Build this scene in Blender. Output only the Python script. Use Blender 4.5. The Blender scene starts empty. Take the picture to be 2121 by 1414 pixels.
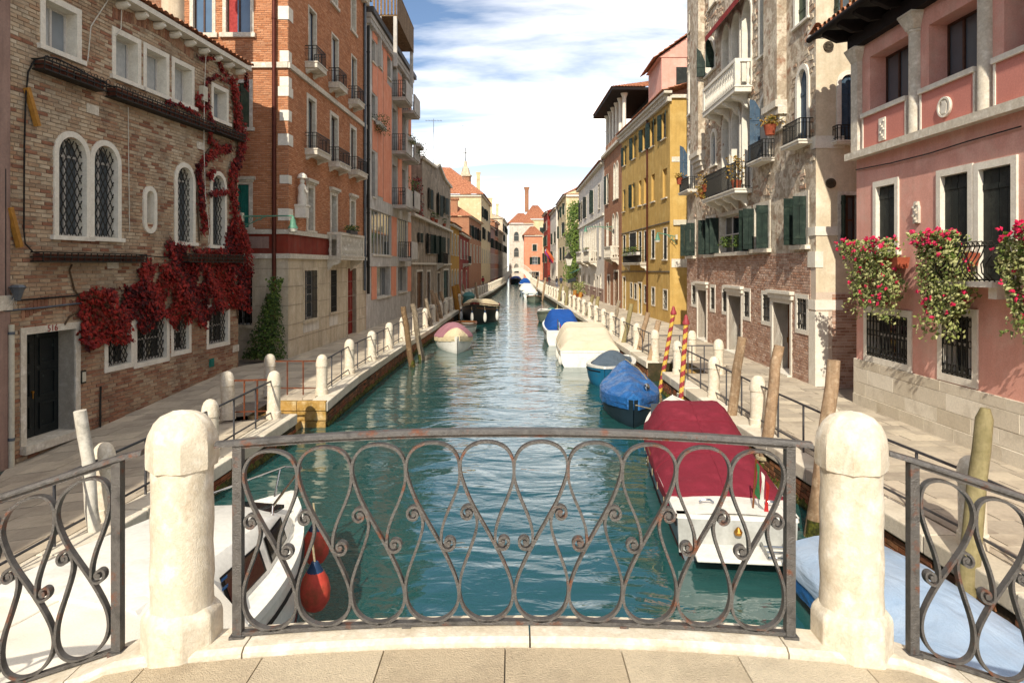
import bpy, math, random
from mathutils import Vector, noise as mnoise
R = math.radians
rnd = random.Random(7)
sc = bpy.context.scene
COL = sc.collection
# ---------------------------------------------------------------- camera
FPX, CX, HY, CZ = 1414.0, 1060.5, 550.0, 4.1      # pixel focal length, horizon row and eye height above the water
cd = bpy.data.cameras.new('camera'); cam = bpy.data.objects.new('camera', cd); COL.objects.link(cam)
cam.location = (0, 0, CZ); cam.rotation_euler = (R(90), 0, 0)
cd.sensor_width = 36; cd.lens = 24; cd.shift_y = -(707 - HY) / 2121.0
cd.clip_start = .05; cd.clip_end = 5000
sc.camera = cam
# ---------------------------------------------------------------- sky, sun, exposure
SUN_EL, SUN_AZ = 36.0, 14.0        # sun behind the viewer and a little to the left
w = bpy.data.worlds.new('World'); sc.world = w; w.use_nodes = True
nt = w.node_tree; nt.nodes.clear()
def wn(t, **k):
    n = nt.nodes.new(t)
    for a, b in k.items(): setattr(n, a, b)
    return n
sky = wn('ShaderNodeTexSky', sky_type='NISHITA', sun_disc=False)
sky.sun_elevation = R(SUN_EL); sky.sun_rotation = R(180 + SUN_AZ)
sky.air_density = 1.0; sky.dust_density = .7; sky.altitude = 1200; sky.ozone_density = 1.6
tc = wn('ShaderNodeTexCoord'); sep = wn('ShaderNodeSeparateXYZ'); nt.links.new(tc.outputs['Generated'], sep.inputs[0])
zz = wn('ShaderNodeMath', operation='MAXIMUM'); nt.links.new(sep.outputs[2], zz.inputs[0]); zz.inputs[1].default_value = .03
za = wn('ShaderNodeMath', operation='ADD'); nt.links.new(zz.outputs[0], za.inputs[0]); za.inputs[1].default_value = .12
def div(o):
    d = wn('ShaderNodeMath', operation='DIVIDE'); nt.links.new(o, d.inputs[0]); nt.links.new(za.outputs[0], d.inputs[1]); return d.outputs[0]
cmb = wn('ShaderNodeCombineXYZ'); nt.links.new(div(sep.outputs[0]), cmb.inputs[0]); nt.links.new(div(sep.outputs[1]), cmb.inputs[1])
mp = wn('ShaderNodeMapping'); nt.links.new(cmb.outputs[0], mp.inputs[0])
mp.inputs['Rotation'].default_value = (0, 0, R(28)); mp.inputs['Scale'].default_value = (.55, 1.7, 1); mp.inputs['Location'].default_value = (11.3, 3.7, 0)
n1 = wn('ShaderNodeTexNoise'); n1.inputs['Scale'].default_value = .62; n1.inputs['Detail'].default_value = 9; n1.inputs['Roughness'].default_value = .56; n1.inputs['Distortion'].default_value = .35
nt.links.new(mp.outputs[0], n1.inputs['Vector'])
cr = wn('ShaderNodeValToRGB'); cr.color_ramp.elements[0].position = .47; cr.color_ramp.elements[1].position = .8
nt.links.new(n1.outputs[0], cr.inputs[0])
# thin veil of cirrus and milky air low down
vr = wn('ShaderNodeMapRange'); nt.links.new(sep.outputs[2], vr.inputs[0])
vr.inputs[1].default_value = 0; vr.inputs[2].default_value = .2; vr.inputs[3].default_value = .34; vr.inputs[4].default_value = 0
mxf = wn('ShaderNodeMath', operation='MAXIMUM'); nt.links.new(cr.outputs[0], mxf.inputs[0]); nt.links.new(vr.outputs[0], mxf.inputs[1])
cm = wn('ShaderNodeMath', operation='MULTIPLY'); nt.links.new(mxf.outputs[0], cm.inputs[0]); cm.inputs[1].default_value = .9
mx = wn('ShaderNodeMixRGB'); nt.links.new(cm.outputs[0], mx.inputs[0]); nt.links.new(sky.outputs[0], mx.inputs[1]); mx.inputs[2].default_value = (27, 25, 21.8, 1)
bg = wn('ShaderNodeBackground'); bg.inputs[1].default_value = .062
nt.links.new(mx.outputs[0], bg.inputs[0])
ow = wn('ShaderNodeOutputWorld'); nt.links.new(bg.outputs[0], ow.inputs[0])
sl = bpy.data.lights.new('sun', 'SUN'); sun = bpy.data.objects.new('sun', sl); COL.objects.link(sun)
sl.energy = 2.5; sl.angle = R(.5); sl.color = (1, .93, .8)
sun.location = (-20, -60, 60)
sun.rotation_euler = (R(90 - SUN_EL), 0, R(-SUN_AZ))
sc.view_settings.view_transform = 'Standard'; sc.view_settings.look = 'None'
sc.view_settings.exposure = 1.2; sc.view_settings.gamma = 1; sc.view_settings.use_curve_mapping = False
sc.render.engine = 'CYCLES'
# ---------------------------------------------------------------- tagging
def tag(o, label=None, cat=None, group=None, kind=None):
    if label: o['label'] = label
    if cat: o['category'] = cat
    if group: o['group'] = group
    if kind: o['kind'] = kind
    return o
def empty(name, loc=(0, 0, 0), rz=0):
    o = bpy.data.objects.new(name, None); COL.objects.link(o); o.location = loc; o.rotation_euler = (0, 0, rz); o.empty_display_size = .2
    return o
def inst(name, mesh, parent=None, loc=(0, 0, 0), rz=0, rot=None, scale=None):
    o = bpy.data.objects.new(name, mesh); COL.objects.link(o); o.parent = parent; o.location = loc
    o.rotation_euler = rot if rot else (0, 0, rz)
    if scale: o.scale = scale
    return o
def copy_tree(o, parent=None):
    c = o.copy(); COL.objects.link(c); c.parent = parent
    for k in o.children: copy_tree(k, c)
    return c
# ---------------------------------------------------------------- materials
def lin(h):
    if not isinstance(h, str): return (*h, 1)
    v = [int(h[i:i + 2], 16) / 255 for i in (0, 2, 4)]
    return (*[x / 12.92 if x <= .04045 else ((x + .055) / 1.055) ** 2.4 for x in v], 1)
MATS = {}
def mk(name, cols, scale=3., rough=.85, bump=.25, bscale=30., metal=0., streak=0., dirt=None, tint=False, brick=None, spec=.25, detail=6, dscale=1.3, damt=.6, dpos=(.5, .7)):
    """noise-mottled surface; tint: colour picked per piece; streak: rain streaks; dirt: colour of worn patches"""
    m = bpy.data.materials.new(name); m.use_nodes = True; t = m.node_tree; N = t.nodes; L = t.links
    b = N['Principled BSDF']; b.inputs['Roughness'].default_value = rough; b.inputs['Metallic'].default_value = metal
    b.inputs['Specular IOR Level'].default_value = spec
    tc = N.new('ShaderNodeTexCoord'); oi = N.new('ShaderNodeObjectInfo')
    sc_ = N.new('ShaderNodeMath'); sc_.operation = 'MULTIPLY'; L.new(oi.outputs['Random'], sc_.inputs[0]); sc_.inputs[1].default_value = 31.
    ad = N.new('ShaderNodeVectorMath'); ad.operation = 'ADD'; L.new(tc.outputs['Object'], ad.inputs[0]); L.new(sc_.outputs[0], ad.inputs[1])
    vec = ad.outputs[0]
    def noise(s, d=6, r=.6, v=None):
        n = N.new('ShaderNodeTexNoise'); n.inputs['Scale'].default_value = s; n.inputs['Detail'].default_value = d; n.inputs['Roughness'].default_value = r
        L.new(v or vec, n.inputs['Vector']); return n
    def ramp(f, cl, p0=.3, p1=.7):
        r = N.new('ShaderNodeValToRGB'); e = r.color_ramp.elements
        while len(e) < len(cl): e.new(.5)
        for i, c in enumerate(cl):
            e[i].position = p0 + (p1 - p0) * i / max(1, len(cl) - 1); e[i].color = lin(c)
        L.new(f, r.inputs[0]); return r.outputs[0]
    def mix(f, a, c, mode='MIX'):
        x = N.new('ShaderNodeMixRGB'); x.blend_type = mode
        for i, s in zip((0, 1, 2), (f, a, c)):
            if hasattr(s, 'links'): L.new(s, x.inputs[i])
            else: x.inputs[i].default_value = s
        return x.outputs[0]
    n0 = noise(scale, detail)
    if tint:
        at = N.new('ShaderNodeAttribute'); at.attribute_name = 'tint'
        f = mix(.22, at.outputs['Fac'], n0.outputs[0])
        col = ramp(f, cols, .05, .95)
    else:
        col = ramp(n0.outputs[0], cols)
    hgt = None
    if brick:
        bw, bh, mort, bcols = brick
        sx = N.new('ShaderNodeSeparateXYZ'); L.new(tc.outputs['Object'], sx.inputs[0])
        a = N.new('ShaderNodeMath'); a.operation = 'ADD'; L.new(sx.outputs[0], a.inputs[0]); L.new(sx.outputs[1], a.inputs[1])
        cb = N.new('ShaderNodeCombineXYZ'); L.new(a.outputs[0], cb.inputs[0]); L.new(sx.outputs[2], cb.inputs[1])
        bt = N.new('ShaderNodeTexBrick'); L.new(cb.outputs[0], bt.inputs['Vector'])
        bt.inputs['Scale'].default_value = 1; bt.inputs['Brick Width'].default_value = bw; bt.inputs['Row Height'].default_value = bh
        bt.inputs['Mortar Size'].default_value = mort; bt.inputs['Mortar Smooth'].default_value = .3; bt.inputs['Bias'].default_value = 0
        bt.inputs['Color1'].default_value = lin(bcols[0]); bt.inputs['Color2'].default_value = lin(bcols[1]); bt.inputs['Mortar'].default_value = lin(bcols[2])
        col = mix(.3, bt.outputs[0], col); hgt = bt.outputs['Fac']
    col = mix(.35, col, ramp(noise(bscale * .5, 4).outputs[0], [(.55,) * 3, (1.3,) * 3], .2, .8), 'MULTIPLY')
    if dirt:
        col = mix(mix(1, ramp(noise(dscale, 8, .68).outputs[0], [(0, 0, 0), (1, 1, 1)], *dpos), (damt,) * 3 + (1,), 'MULTIPLY'), col, lin(dirt))
    if streak:
        mp_ = N.new('ShaderNodeMapping'); mp_.inputs['Scale'].default_value = (1, 1, .07); L.new(vec, mp_.inputs[0])
        col = mix(streak, col, ramp(noise(3.2, 7, .7, mp_.outputs[0]).outputs[0], [(.35, .33, .3), (1, 1, 1)], .36, .56), 'MULTIPLY')
    L.new(col, b.inputs['Base Color'])
    if bump:
        bp = N.new('ShaderNodeBump'); bp.inputs['Strength'].default_value = bump; bp.inputs['Distance'].default_value = .02
        nb = noise(bscale, 5).outputs[0]
        if hgt is not None:
            s = N.new('ShaderNodeMath'); s.operation = 'SUBTRACT'; L.new(nb, s.inputs[0]); L.new(hgt, s.inputs[1]); nb = s.outputs[0]
        L.new(nb, bp.inputs['Height']); L.new(bp.outputs[0], b.inputs['Normal'])
    MATS[name] = m
    return m
def glass(name, c, rough=.06, spec=.7):
    m = mk(name, [c, tuple(x * .6 for x in c)], 1.5, rough, .04, 3., spec=spec); return m
# ---------------------------------------------------------------- mesh builder
class MB:
    def __init__(s): s.v = []; s.f = []; s.m = []; s.t = []; s.mi = 0; s.ti = .5
    def add(s, vs, fs):
        o = len(s.v); s.v += vs
        for f in fs: s.f.append([o + i for i in f]); s.m.append(s.mi); s.t.append(s.ti)
    def box(s, x0, x1, y0, y1, z0, z1, back=True):
        s.add([(x0, y0, z0), (x1, y0, z0), (x1, y1, z0), (x0, y1, z0), (x0, y0, z1), (x1, y0, z1), (x1, y1, z1), (x0, y1, z1)],
              [(0, 3, 2, 1), (4, 5, 6, 7), (0, 1, 5, 4), (1, 2, 6, 5), (2, 3, 7, 6), (3, 0, 4, 7)]); return s
    def hexa(s, q0, q1):          # two matching quads joined
        s.add(list(q0) + list(q1), [(0, 3, 2, 1), (4, 5, 6, 7), (0, 1, 5, 4), (1, 2, 6, 5), (2, 3, 7, 6), (3, 0, 4, 7)]); return s
    def flip(s): s.f = [f[::-1] for f in s.f]; return s
    def quad(s, a, b, c, d): s.add([a, b, c, d], [(0, 1, 2, 3)]); return s
    def ring(s, inn, out, d0, d1, closed=False):   # band between two (u,z) paths, from depth d0 to d1
        n = len(inn); vs = []
        for (a, b), (c, d) in zip(inn, out): vs += [(a, d0, b), (c, d0, d), (c, d1, d), (a, d1, b)]
        fs = []
        for i in range(n if closed else n - 1):
            j = (i + 1) % n; i4, j4 = i * 4, j * 4
            for k in range(4): fs.append((i4 + k, i4 + (k + 1) % 4, j4 + (k + 1) % 4, j4 + k))
        if not closed: fs += [(0, 1, 2, 3), tuple(n * 4 - 4 + k for k in (3, 2, 1, 0))]
        s.add(vs, fs); return s
    def prism(s, poly, d0, d1):   # (u,z) polygon extruded along depth
        n = len(poly)
        s.add([(a, d0, b) for a, b in poly] + [(a, d1, b) for a, b in poly],
              [tuple(range(n)), tuple(range(2 * n - 1, n - 1, -1))] + [(i, (i + 1) % n, n + (i + 1) % n, n + i) for i in range(n)]); return s
    def ribbon(s, path, wd, d0, d1):  # flat bar along a (u,z) path
        P = [Vector((a, b)) for a, b in path]; a = []; b = []
        for i, p in enumerate(P):
            t = (P[min(i + 1, len(P) - 1)] - P[max(i - 1, 0)])
            t = t.normalized() if t.length > 1e-9 else Vector((1, 0)); nn = Vector((-t.y, t.x)) * wd * .5
            a.append(tuple(p + nn)); b.append(tuple(p - nn))
        s.ring(a, b, d0, d1); return s
    def tube(s, path, r, n=8, cap=True):
        P = [Vector(p) for p in path]; rs = r if isinstance(r, (list, tuple)) else [r] * len(P)
        vs = []; up = None
        for i, p in enumerate(P):
            t = (P[min(i + 1, len(P) - 1)] - P[max(i - 1, 0)]).normalized()
            if up is None: up = Vector((0, 0, 1)) if abs(t.z) < .9 else Vector((1, 0, 0))
            a = t.cross(up).normalized(); b = a.cross(t).normalized(); up = b
            for k in range(n):
                an = 2 * math.pi * k / n + (math.pi / 4 if n == 4 else 0); vs.append(tuple(p + (a * math.cos(an) + b * math.sin(an)) * rs[i]))
        fs = [(i * n + k, i * n + (k + 1) % n, (i + 1) * n + (k + 1) % n, (i + 1) * n + k) for i in range(len(P) - 1) for k in range(n)]
        if cap: fs += [tuple(range(n - 1, -1, -1)), tuple((len(P) - 1) * n + k for k in range(n))]
        s.add(vs, fs); return s
    def lathe(s, prof, n=16, c=(0, 0, 0), ph=0):
        vs = [(c[0] + r * math.cos(2 * math.pi * k / n + ph), c[1] + r * math.sin(2 * math.pi * k / n + ph), c[2] + z) for r, z in prof for k in range(n)]
        fs = [(i * n + k, i * n + (k + 1) % n, (i + 1) * n + (k + 1) % n, (i + 1) * n + k) for i in range(len(prof) - 1) for k in range(n)]
        fs += [tuple(range(n - 1, -1, -1)), tuple((len(prof) - 1) * n + k for k in range(n))]
        s.add(vs, fs); return s
    def grid(s, rows):            # rows of points -> surface
        n = len(rows[0]); o = [p for r in rows for p in r]
        s.add(o, [(i * n + k, i * n + k + 1, (i + 1) * n + k + 1, (i + 1) * n + k) for i in range(len(rows) - 1) for k in range(n - 1)]); return s
    def mesh(s, name, mats, xf=None, smooth=False):
        me = bpy.data.meshes.new(name)
        me.from_pydata([xf(*p) for p in s.v] if xf else s.v, [], s.f)
        for m in (mats if isinstance(mats, (list, tuple)) else [mats]): me.materials.append(MATS[m] if isinstance(m, str) else m)
        if any(s.m): me.polygons.foreach_set('material_index', s.m)
        at = me.attributes.new('tint', 'FLOAT', 'FACE'); at.data.foreach_set('value', s.t)
        if smooth:
            me.polygons.foreach_set('use_smooth', [True] * len(me.polygons))
            if smooth != 'all' and hasattr(me, 'set_sharp_from_angle'): me.set_sharp_from_angle(angle=R(38))
        me.update(); return me
    def build(s, name, mats, parent=None, xf=None, smooth=False, bevel=0, loc=None):
        o = bpy.data.objects.new(name, s.mesh(name, mats, xf, smooth)); COL.objects.link(o); o.parent = parent
        if loc: o.location = loc
        if bevel:
            b = o.modifiers.new('bevel', 'BEVEL'); b.width = bevel; b.segments = 2; b.limit_method = 'ANGLE'
        return o
def G(px, py, z=0.):
    Y = FPX * (CZ - z) / (py - HY); return ((px - CX) * Y / FPX, Y, z)
def AT(px, py, Y): return ((px - CX) * Y / FPX, Y, CZ - (py - HY) * Y / FPX)
def jit(a): return rnd.uniform(-a, a)
def arcpts(uc, zs, r, n=14, k=1.0): return [(uc - r * math.cos(math.pi * i / n), zs + r * k * math.sin(math.pi * i / n)) for i in range(n + 1)]
# ---------------------------------------------------------------- houses: faces, walls, windows
class House:
    def __init__(s, name, label, cat, org, group=None):
        s.o = empty(name, org); s.org = org; tag(s.o, label, cat, group)
    def part(s, mb, name, mat, xf=None, **k):
        og = s.org
        f = (lambda *p: tuple(a - b for a, b in zip(xf(*p), og))) if xf else (lambda *p: tuple(a - b for a, b in zip(p, og)))
        return mb.build(name, mat, k.pop('parent', None) or s.o, xf=f, **k)
class Face:
    def __init__(s, H, p0, p1, hint):
        s.H = H; s.p0 = Vector(p0); v = Vector(p1) - s.p0; s.len = v.length; s.e = v.normalized()
        n = Vector((-s.e.y, s.e.x)); s.n = n if n.dot(Vector(hint)) > 0 else -n; s.holes = []; s.ang = math.atan2(s.e.y, s.e.x)
        s.flip = -1 if s.n.dot(Vector((-s.e.y, s.e.x))) > 0 else 1
    def uz(s, px, py=550, d=0.):
        dx = (px - CX) / FPX; q = s.p0 + s.n * d
        u = (dx * q.y - q.x) / (s.e.x - dx * s.e.y); Y = q.y + u * s.e.y
        return u, CZ - (py - HY) * Y / FPX
    def W(s, u, d, z):
        p = s.p0 + s.e * u + s.n * d; return (p.x, p.y, z)
    def L(s, u, d, z):
        p = s.W(u, d, z); o = s.H.org; return (p[0] - o[0], p[1] - o[1], p[2] - o[2])
    def build(s, mb, name, mat, parent=None, **k): return mb.build(name, mat, parent or s.H.o, xf=s.L, **k)
    def blocked(s, z, m=.0):
        r = []
        for (a, b, z0, z1, arch, rd) in s.holes:
            if z0 - m < z < z1 + m:
                if arch:
                    rr = (b - a) / 2; zs = z1 - rr * arch
                    if z > zs:
                        q = 1 - ((z - zs) / (rr * arch)) ** 2
                        if q <= 0: continue
                        h = rr * math.sqrt(q); c = (a + b) / 2; r.append((c - h, c + h)); continue
                r.append((a, b))
        return sorted(r)
    def wall(s, z0, z1, mat, u0=0., u1=None, d=0., rmat=None, name='wall', slope=None):
        u1 = s.len if u1 is None else u1
        us = sorted({u0, u1} | {x for h in s.holes for x in h[:2] if u0 < x < u1}); zs = sorted({z0, z1} | {x for h in s.holes for x in h[2:4] if z0 < x < z1})
        mb = MB()
        for i in range(len(us) - 1):
            run = None
            for j in range(len(zs) - 1):
                uc, zc = (us[i] + us[i + 1]) / 2, (zs[j] + zs[j + 1]) / 2
                if any(h[0] < uc < h[1] and h[2] < zc < h[3] for h in s.holes): continue
                mb.quad((us[i], d, zs[j]), (us[i + 1], d, zs[j]), (us[i + 1], d, zs[j + 1]), (us[i], d, zs[j + 1]))
        for (a, b, h0, h1, arch, rd) in s.holes:
            if not (u0 <= (a + b) / 2 <= u1 and z0 <= (h0 + h1) / 2 < z1): continue
            if arch:
                r = (b - a) / 2; pts = arcpts((a + b) / 2, h1 - r * arch, r, 14, arch)
                for (p, q), (p2, q2) in zip(pts, pts[1:]): mb.quad((p, d, q), (p2, d, q2), (p2, d, h1 + .001), (p, d, h1 + .001))
                path = [(a, h0)] + pts + [(b, h0)]
            else: path = [(a, h0), (a, h1), (b, h1), (b, h0)]
            mb.mi = 1
            for (p, q), (p2, q2) in zip(path, path[1:] + path[:1]): mb.quad((p, d, q), (p2, d, q2), (p2, -rd, q2), (p, -rd, q))
            mb.mi = 0
        return s.build(mb, name, [mat, rmat or mat])
    def body(s, depth, z0, z1, mat, cap=True, name='rear_wall', skip=()):
        mb = MB(); a, b, c, e = (0, 0), (s.len, 0), (s.len, -depth), (0, -depth)
        for nm, (p, q), (p2, q2) in (('near', e, a), ('far', b, c), ('back', c, e)):
            if nm in skip: continue
            mb.quad((p, q, z0), (p2, q2, z0), (p2, q2, z1), (p, q, z1))
        if cap: mb.quad((0, 0, z1), (s.len, 0, z1), (s.len, -depth, z1), (0, -depth, z1))
        return s.build(mb, name, mat)
    def rect(s, x0, x1, top, bot):
        ua, ub = s.uz(x0)[0], s.uz(x1)[0]
        return min(ua, ub), max(ua, ub), s.uz(*bot)[1], s.uz(*top)[1]
    def win(s, u0, u1, z0, z1, arch=0, rev=.2, fw=.12, proud=.03, sill=.06, pane='pane_dark', sash='sash_white', bars=(1, 1), smat='istria', shut=None, shmat='shutter_green',
            lattice=None, grille=None, curtain=None, name='window', d=0., sillw=.1, bottom=False, cornice=0):
        """opening with its own sash, pane, stone surround, sill, shutters and grille; arch = rise of the arched head over its half width"""
        s.holes.append((u0, u1, z0, z1, arch, rev)); uc, hw = (u0 + u1) / 2, (u1 - u0) / 2; zs = z1 - hw * arch
        def path(o):   # offset outline, bottom-left over the top to bottom-right
            if arch: return [(u0 - o, z0)] + [(uc - (hw + o) * math.cos(math.pi * i / 14), zs + (hw * arch + o) * math.sin(math.pi * i / 14)) for i in range(15)] + [(u1 + o, z0)]
            return [(u0 - o, z0), (u0 - o, z1 + o), (u1 + o, z1 + o), (u1 + o, z0)]
        def top(u): return zs + hw * arch * math.sqrt(max(0, 1 - ((u - uc) / hw) ** 2)) if arch else z1
        ds = -rev + .05; b = .055; mb = MB()
        mb.ring(path(-b), path(0), ds - .04, ds + .02); mb.box(u0, u1, ds - .04, ds + .02, z0, z0 + b)
        for i in range(bars[0]):
            u = u0 + (u1 - u0) * (i + 1) / (bars[0] + 1); mb.box(u - .03, u + .03, ds - .035, ds + .025, z0 + b, top(u) - .01)
        for i in range(bars[1]):
            z = z0 + (min(zs, z1) - z0) * ((i + 1) / (bars[1] + 1) if not arch else (i + 1) / bars[1]); mb.box(u0 + b, u1 - b, ds - .03, ds + .022, z - .025, z + .025)
        W = s.build(mb, name, sash)
        mb = MB(); p = path(0); mb.prism(p, ds - .02, ds - .008); s.build(mb, 'pane', pane, W)
        if curtain:
            mb = MB(); cw = (u1 - u0) * curtain[1]
            mb.box(u0 + b, u0 + cw, ds - .007, ds - .004, z0 + b, zs - .03 if arch else z1 - b); s.build(mb, 'curtain', curtain[0], W)
        if fw:
            mb = MB(); mb.ring(path(-.004), path(fw), -rev * .9, proud)
            if bottom: mb.box(u0 - fw, u1 + fw, -rev * .9, proud + .002, z0 - fw, z0 + .004)
            s.build(mb, 'surround', smat, W)
        if sill:
            mb = MB(); mb.box(u0 - fw - .08, u1 + fw + .08, -rev * .85, sillw, z0 - sill, z0 + .006); s.build(mb, 'sill', smat, W)
        if cornice:
            mb = MB(); mb.box(u0 - fw - .1, u1 + fw + .1, -.05, .16, z1 + fw + .02, z1 + fw + .02 + cornice); mb.box(u0 - fw - .04, u1 + fw + .04, -.05, .09, z1 + fw - .05, z1 + fw + .021); s.build(mb, 'cornice', smat, W)
        if shut:
            for sd in (-1, 1):
                a = shut if not isinstance(shut, tuple) else shut[0 if sd < 0 else 1]
                if a is None: continue
                hu = u0 if sd < 0 else u1; w_ = hw - .005
                if 20 < a < 150: w_ = min(w_, .38)
                dr = (-sd * math.cos(R(a)), math.sin(R(a)))   # 0 = closed, 90 = straight out, 180 = flat on the wall
                d0 = .015 - (rev * .35 if a < 20 else -.03)
                mb = MB(); npl = max(2, int(round(w_ / .22)))
                nx = (dr[1], -dr[0]) if sd < 0 else (-dr[1], dr[0])
                def pt(l, t, z): return (hu + dr[0] * l + nx[0] * t, d0 + dr[1] * l + nx[1] * t, z)
                for k in range(npl):
                    l0, l1 = w_ * k / npl + .004, w_ * (k + 1) / npl - .004
                    z0_ = z0 + .02
                    za_ = (top(min(max(hu + (-sd) * l0, u0), u1)), top(min(max(hu + (-sd) * l1, u0), u1))) if arch else (z1 - .02, z1 - .02)
                    za_ = tuple(max(q, zs) for q in za_) if arch else za_
                    mb.hexa([pt(l0, -.018, z0_), pt(l1, -.018, z0_), pt(l1, .018, z0_), pt(l0, .018, z0_)], [pt(l0, -.018, za_[0]), pt(l1, -.018, za_[1]), pt(l1, .018, za_[1]), pt(l0, .018, za_[0])])
                for zb in (z0 + (zs - z0) * .16, z0 + (zs - z0) * .84):
                    mb.hexa([pt(.01, -.035, zb - .05), pt(w_ - .01, -.035, zb - .05), pt(w_ - .01, .035, zb - .05), pt(.01, .035, zb - .05)], [pt(.01, -.035, zb + .05), pt(w_ - .01, -.035, zb + .05), pt(w_ - .01, .035, zb + .05), pt(.01, .035, zb + .05)])
                s.build(mb, 'shutter', shmat, W)
        if lattice:
            mb = MB(); st, k = lattice; dl = .0 - rev * .25; q = .011
            inside = lambda u, z: u0 + .02 < u < u1 - .02 and z0 + .02 < z < top(u) - .02
            c0 = int((z1 - z0 + (u1 - u0) * k) / st) + 2
            for sg in (1, -1):
                for i in range(-c0, c0):
                    seg = []
                    for j in range(61):
                        u = u0 + (u1 - u0) * j / 60; z = z0 + i * st + sg * k * (u - u0)
                        if inside(u, z): seg.append((u, z))
                    if len(seg) > 2: mb.ribbon([seg[0], seg[-1]], .022, dl + sg * .006 - q * .5, dl + sg * .006 + q * .5)
            s.build(mb, 'grille', 'iron', W)
        if grille:
            mb = MB(); nv, nh, gd = grille; gr = .012
            for i in range(nv):
                u = u0 + (u1 - u0) * (i + .5) / nv; mb.box(u - gr, u + gr, gd - gr, gd + gr, z0 - .01, top(u) - .005)
            for i in range(nh):
                z = z0 + (z1 - z0) * (i + .5) / nh; mb.box(u0 - .01, u1 + .01, gd - gr * 1.3, gd + gr * 1.3, z - gr, z + gr)
            s.build(mb, 'grille', 'iron', W)
        return W
    def door(s, u0, u1, z0, z1, rev=.3, fw=.15, proud=.04, mat='door_dark', smat='istria', leaves=2, fill=None):
        s.holes.append((u0, u1, z0, z1, 0, rev)); mb = MB(); w_ = (u1 - u0) / leaves
        for i in range(leaves):
            a = u0 + w_ * i + .006; b = a + w_ - .012; mb.box(a, b, -rev - .03, -rev + .03, z0, z1)
            for k in range(3):
                za = z0 + .15 + (z1 - z0 - .2) * k / 3; zb = za + (z1 - z0 - .2) / 3 - .12
                mb.ring([(a + .16, za + .06), (a + .16, zb - .06), (b - .16, zb - .06), (b - .16, za + .06)], [(a + .11, za), (a + .11, zb), (b - .11, zb), (b - .11, za)], -rev + .02, -rev + .055, True)
        D = s.build(mb, 'door', mat); mb = MB()
        mb.ring([(u0, z0), (u0, z1), (u1, z1), (u1, z0)], [(u0 - fw, z0), (u0 - fw, z1 + fw), (u1 + fw, z1 + fw), (u1 + fw, z0)], -rev * .95, proud); s.build(mb, 'surround', smat, D)
        mb = MB(); mb.box(u0 - fw, u1 + fw, -rev, proud + .12, z0 - .16, z0 + .012); s.build(mb, 'threshold', smat, D)
        mb = MB(); mb.tube([(u0 + w_ - .1, -rev + .03, z0 + 1.0), (u0 + w_ - .1, -rev + .09, z0 + 1.0)], .03, 8); mb.tube([(u0 + w_ - .1, -rev + .08, z0 + 1.02), (u0 + w_ - .1, -rev + .08, z0 + .86)], .014, 6); s.build(mb, 'handle', 'brass', D)
        return D
    def band(s, z0, z1, pr, mat, u0=0., u1=None, name='string_course'):
        mb = MB(); mb.box(u0, s.len if u1 is None else u1, -.05, pr, z0, z1); return s.build(mb, name, mat)
    def balcony(s, u0, u1, zf, pr, h, mat='istria', rmat='iron', th=.16, corb=2, style='bars', pitch=.13, panel=None, cs=1.):
        mb = MB(); mb.box(u0, u1, -.02, pr, zf - th, zf); mb.box(u0 - .03, u1 + .03, -.02, pr + .03, zf - .05, zf - .001)
        B = s.build(mb, 'balcony', mat)
        for i in range(corb):
            u = u0 + (u1 - u0) * (i + .5) / corb if corb > 2 else (u0 + .18 if i == 0 else u1 - .18)
            mb = MB(); pr2 = pr * .9; q = [(-.02, zf - th), (pr2, zf - th), (pr2, zf - th - .1 * cs), (pr2 * .75, zf - th - .2 * cs), (pr2 * .4, zf - th - .24 * cs), (pr2 * .15, zf - th - .42 * cs), (-.02, zf - th - .5 * cs)]
            mb.add([(u - .09, a, b) for a, b in q] + [(u + .09, a, b) for a, b in q], [tuple(range(7)), tuple(range(13, 6, -1))] + [(k, (k + 1) % 7, 7 + (k + 1) % 7, 7 + k) for k in range(7)])
            s.build(mb, 'corbel', mat, B)
        if style == 'bars':
            mb = MB(); g = .011; e = pr - .04
            cr = [(u0 + .03, 0), (u0 + .03, e), (u1 - .03, e), (u1 - .03, 0)]
            for z in (zf + .08, zf + h * .8, zf + h):
                for (a, b), (c, d) in zip(cr, cr[1:]): mb.tube([(a, b, z), (c, d, z)], .018 if z > zf + h * .9 else .011, 4)
            for (a, b), (c, d) in zip(cr, cr[1:]):
                n = max(1, int(math.hypot(c - a, d - b) / pitch))
                for k in range(n + 1): uu, dd = a + (c - a) * k / n, b + (d - b) * k / n; mb.box(uu - g, uu + g, dd - g, dd + g, zf, zf + h)
            s.build(mb, 'railing', rmat, B)
        elif style == 'stone':
            mb = MB(); mb.box(u0, u1, pr - .2, pr, zf + h - .12, zf + h); mb.box(u0, u0 + .2, 0, pr - .2, zf + h - .119, zf + h); mb.box(u1 - .2, u1, 0, pr - .2, zf + h - .119, zf + h)
            s.build(mb, 'coping', mat, B)
            for uu in (u0, u1 - .18):
                mb = MB(); mb.box(uu, uu + .18, pr - .19, pr - .01, zf, zf + h - .12); s.build(mb, 'pier', mat, B)
            me = MB().lathe([(.07, 0), (.07, .05), (.045, .07), (.075, .2), (.075, .28), (.04, .42), (.05, .5), (.045, .6), (.07, .66), (.07, h - .12)], 8).mesh('baluster', mat, smooth=True)
            n = int((u1 - u0 - .36) / .2)
            for k in range(n): inst('baluster', me, B, s.L(u0 + .18 + (u1 - u0 - .36) * (k + .5) / n, pr - .1, zf))
            for uu in (u0 + .09, u1 - .09):
                for k in range(max(1, int((pr - .25) / .2))): inst('baluster', me, B, s.L(uu, .12 + .2 * k, zf))
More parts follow.
